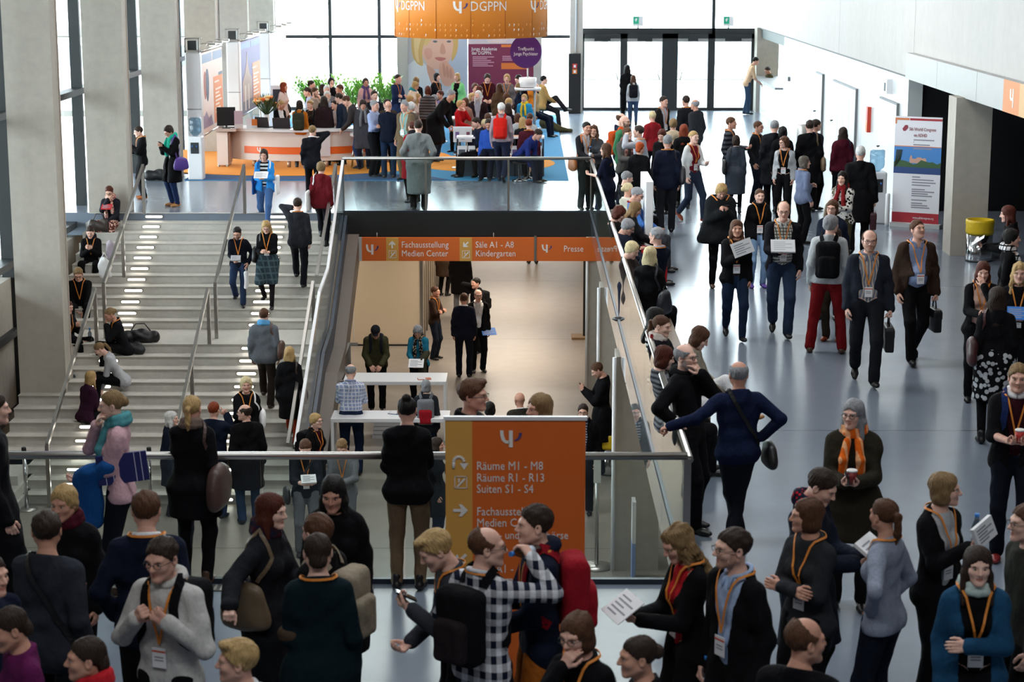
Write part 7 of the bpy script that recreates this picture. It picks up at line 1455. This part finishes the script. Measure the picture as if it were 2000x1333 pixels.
860 177 -|A|1.68 -60|S=.5 h=short/hauburn t=sweater/lilac b=black|person with red-brown hair, seated behind the bowed black coat
848 185 -|A|1.70 -80|S=.4 h=short/hgrey t=sweater/#8a8288 b=black|person with greyish hair facing left, seated at the table with vases
801 186 -|A|1.66 120|g=f S=.45 h=short2/hblond t=sweater/cream b=black|person in cream with blond hair, seated left of the table vases
884 176 -|A|1.90 70|w=1.2 h=short/hgrey t=coat/black hem=-.55 b=#1f3048 le=36 hp=10 a=table/table|person in long black coat, bowing deeply over a booth table
899 196 -|A|1.66 60|g=f S=.5 h=short2/hblond t=sweater/#a3141c b=navy a=chin/table|person in red sweater with short blond hair, seated at the booth table
909 191 -|A|1.66 -40|g=f S=.5 h=bob/hbrown t=sweater/#8a6a60 b=black|person with brown bob, seated just behind the red sweater
922 182 -|A|1.66 40|g=f S=.55 h=bob/hblond t=jacket/dark sc=#8f8a80 sn b=black|person in dark jacket and grey scarf with blond bob, seated in the booth
934 177 -|A|1.74 -20|S=.6 h=long/hwhite t=blazer/#2a1c22 i=#a7adc0 be b=black|person with long white hair and beard, seated in the booth
928 163 -|A|1.68 20|S=.75 h=short2/hbrown t=sweater/white b=black|person in white top with brown hair, seated left of the red top
936 168 -|A|1.66 120|g=f S=.7 h=long/hauburn t=sweater/#8e1a22 b=black|person in red top with long brown hair, seated before the plum poster
976 163 -|A|1.66 150|g=f S=.7 h=long/hbrown t=jacket/#54402e b=black|person in brown jacket with long hair, seated with back turned before the plum poster
990 145 -|A|1.68 -8|g=f S=.9 h=curly/hblond t=sweater/#6f6a6c ly=2 b=black|person in grey cardigan with blond curls, seated under the poster text
1010 147 -|A|1.76 -60|S=.9 h=short/hdbrown t=sweater/maroon hp=25 b=black|person in maroon with dark hair, bending beside the white tower
1031 150 -|A|1.66 -30|g=f S=.8 h=short2/hblond t=sweater/orange b=black|person in orange top, half hidden behind the white tower
1013 162 -|A|1.66 -100|g=f S=.75 h=long/hdblond t=jacket/#1c2236 b=black|person in dark blue jacket with long fair hair, seated beside the tower
1028 165 250|A|1.80 -80|h=short/hdbrown t=sweater/#141a2c b=#8a7a62 hp=30 a=phone/phone|person in navy sweater and beige trousers, standing over a phone by the tower|backpack:#15171f + phone:dark:L
1046 162 -|A|1.78 70|S=.55 h=none/hgrey t=sweater/#a88a60 gl b=navy|bald person with glasses, seated right of the tower
1062 148 -|A|1.78 100|S=.6 h=short/hblack t=jacket/#b38f58 b=#26262c sx=1 a=lap/lap|person in tan jacket with black hair, seated with legs crossed at the booth edge
990 182 -|A|1.66 150|g=f S=.6 h=curly/hbrown t=jacket/#3a2a22 b=black|person with brown curls, seated with back turned in the booth middle
994 192 -|A|1.66 140|g=f S=.55 h=short2/hblond t=shirt/white b=black|person in white shirt with blond hair, seated with back turned
993 202 -|A|1.66 150|g=f S=.5 h=long/hdbrown t=sweater/#16121a b=black|person with long dark hair in black, seated with back turned behind the red backpack
1024 184 -|A|1.50 -20|S=.6 h=short2/hblond t=jacket/#2a8fc0 sc=yellow b=navy|small person in turquoise jacket and yellow scarf, seated by the tower
1011 221 -|A|1.66 170|g=f S=.48 h=bob/hbrown t=sweater/lightgrey b=black|person in pale grey with brown bob, seated right of the red backpack
979 201 356|A|1.84 172|h=short/hwhite t=shirt/#94848c hem=-.04 b=#20243a a=down/down L=walk hy=25|white-haired person in mauve shirt, walking before the racks with the red backpack|backpack:#c02018=bright red backpack of the white-haired person in mauve shirt
953 221 -|A|1.66 170|g=f S=.48 h=bob/hbrown t=jacket/#4a4440 b=black|person with light brown bob, seated behind the brochure rack
927 230 -|A|1.74 -70|S=.45 h=short/hdbrown t=jacket/#171d30 gl hp=20 b=black|person in navy with dark hair and glasses, seated facing left behind the rack
945 235 -|A|1.66 -20|g=f S=.45 h=long/hlight t=jacket/black hp=30 b=black a=table/table|person with straight pale hair, seated writing behind the rack
954 233 -|A|1.70 -10|S=.47 h=short/hdbrown t=shirt/#2f55b0 hp=20 b=navy|person in royal blue shirt, seated behind the rack beside the pale hair
1021 229 -|A|1.66 175|g=f S=.45 h=long/hblond t=sweater/dark b=black|person with long blond hair, seated with back turned behind the rack
1035 221 -|A|1.66 160|g=f S=.5 h=bun/hbrown t=sweater/lightgrey b=black|person with pinned-up brown hair, seated with back turned at the rack end
1033 232 -|A|1.74 178|S=.45 h=short/hred t=sweater/#4a1a26 ly=2 b=navy|person in maroon sweater with lanyard, seated with back turned at the rack end
1056 254 -|A|1.76 60|S=.45 h=short/hdbrown t=sweater/#232f6e b=navy le=42 hp=25 a=knee/knee|person in dark blue sweater, bent far forward at the right end of the rack
731 196 346|A|1.80 60|h=short/hgrey t=shirt/#9aa8cc b=#0f1116 a=cross/cross|person in light blue shirt and black trousers, arms folded at the booth front
709 196 -|A|1.66 5|g=f h=bob/hdbrown t=coat/#3d3d44 sc=grey gl hp=25 b=navy|person in grey scarf and glasses, looking down left of the light blue shirt|bag:dark:L
756 193 -|A|1.74 -150|h=short/hdbrown t=jacket/#3a302a b=black|person with brown hair, just behind the bald person in navy
758 197 348|A|1.80 178|h=none/hgrey t=sweater/#121828 hem=-.14 b=#1c2c44 sh=brown a=hold/hold|bald person in navy sweater and jeans, seen from behind at the booth front
790 197 -|A|1.78 -35|h=short/hgrey t=blazer/#6a5a46 i=#8fb0ac ow=.1 ly b=khaki|grey-haired person in brown tweed blazer with lanyard, at the booth front
803 199 -|A|1.66 150|g=f h=short2/hwhite t=jacket/#5a5048 b=black|white-haired person, behind the brown tweed blazer
805 237 -|A|1.66 -150|g=f h=short/hauburn t=coat/#8e1620 sc=dark sn b=black|person in red coat and dark scarf, hidden behind the grey trench coat
817 235 411|A|1.74 178|h=short/hdbrown t=coat/#74797b hem=-.62 b=black a=pocket/pocket w=1.12|person in long grey trench coat, seen from behind at the far balustrade
'''
ALIAS=dict(h='hair',t='top',b='bot')
NST=0
def build_crowd():
    global NST
    for line in CROWD.strip().split('\n'):
        f=[q.strip() for q in line.split('|')]; px,py,fy=f[0].split(); lv=f[1]; H,rot=[float(q) for q in f[2].split()]; label=f[4]; px=float(px); py=float(py)
        Z={'A':0.,'L':LV,'S':0.,'W':0.}.get(lv); Z=float(lv) if Z is None else Z
        k={}; rk={}
        for tk in f[3].split():
            a,_,v=tk.partition('=')
            if a=='g': rk['fem']=True
            elif a=='h': k['hair'],k['hc']=v.split('/')
            elif a=='t': k['top'],k['tc']=v.split('/')
            elif a=='tp': k['tpat']=v
            elif a=='i': k['inner']=v
            elif a=='ow': k['openw']=float(v)
            elif a=='b':
                if ':' in v: k['bot'],k['bc']=v.split(':')
                else: k['bc']=v
            elif a=='bp': k['bpat']=v
            elif a=='a': rk['la'],rk['ra']=v.split('/')
            elif a=='L': rk['legs']=v
            elif a=='S': rk['legs']='sit'; rk['seat']=float(v)
            elif a in('le','tw','ti','hy','hp','w','sx'): rk[dict(le='lean',tw='twist',ti='tilt',hy='hyaw',hp='hpitch',w='wide',sx='sx')[a]]=float(v)
            elif a=='sl': k['sleeve']=float(v)
            elif a=='hem': k['hem']=float(v)
            elif a=='sc': k['scarf']=v
            elif a=='sn': k['scarfend']=0
            elif a=='ly': k['ly']=2 if v=='2' else 1
            elif a=='gl': k['gl']=1
            elif a=='be': k['beard']=1
            elif a=='be2': k['beard']=2
            elif a=='bl': k['belly']=1
            elif a=='sh': k['shoes']=v
            elif a=='tg': k['tights']=v
            elif a=='hd': k['hood']=v
            elif a=='co': k['collar']=v
            else: raise ValueError(tk)
        def top(H):
            g=Rig(H,**rk); p=g.head+g.Rh@V3(0,.01,.122)*g.hs; c,s=math.cos(rot*D2R),math.sin(rot*D2R); return np.array((c*p[0]-s*p[1],s*p[0]+c*p[1],p[2]))
        if lv=='W':
            Z=min(TREADS,key=lambda t_:abs(gp(px,float(fy),t_[2])[1]-(t_[0]+.4*(t_[1]-t_[0]))))[2]
        if lv=='S':
            best=None; t=top(H)
            for a_,b_,z_ in TREADS:
                x_,y_=gp(px,py,z_-rk['seat']+t[2]); e_=abs(y_-t[1]-(a_+b_)/2)
                if best is None or e_<best[0]: best=(e_,z_-rk['seat'])
            Z=best[1]
        if fy!='-':
            X,Y=gp(px,float(fy),Z)
            if py>0:
                for _ in range(4):
                    t=top(H); zz=atY(px,py,Y+t[1])[1]-Z; H=min(1.94,max(1.46,H*zz/t[2]))
                t=top(H); X=atY(px,py,Y+t[1])[0]-t[0]
        else:
            t=top(H); X,Y=gp(px,py,Z+t[2]); X-=t[0]; Y-=t[1]
        l=0 if Y<20.5 else 1 if Y<41 else 2
        rnd=random.Random(label)
        ex=f[5].split(' + ') if len(f)>5 and f[5] else []
        short=label.split(',')[0]
        person(X,Y,Z,rot,H,label,l,skin=rnd.randrange(5),short='the '+short,ex=ex,**k,**rk)
        if rk.get('legs')=='sit' and Y>42:
            s_=thing('round_stool','small dark round stool under a seated person in the booth','stool',(X,Y,.012),rot,'dark round stools in the booth'); q=rk['seat']-.03; MB().lathe([(.15,q-.04),(.17,q-.02),(.15,q)],n=16).build('seat',M_dark,s_); MB().lathe([(.18,0),(.17,.02),(.025,.05),(.025,q-.04)],n=12).build('pedestal',M_chrome,s_)
build_crowd()
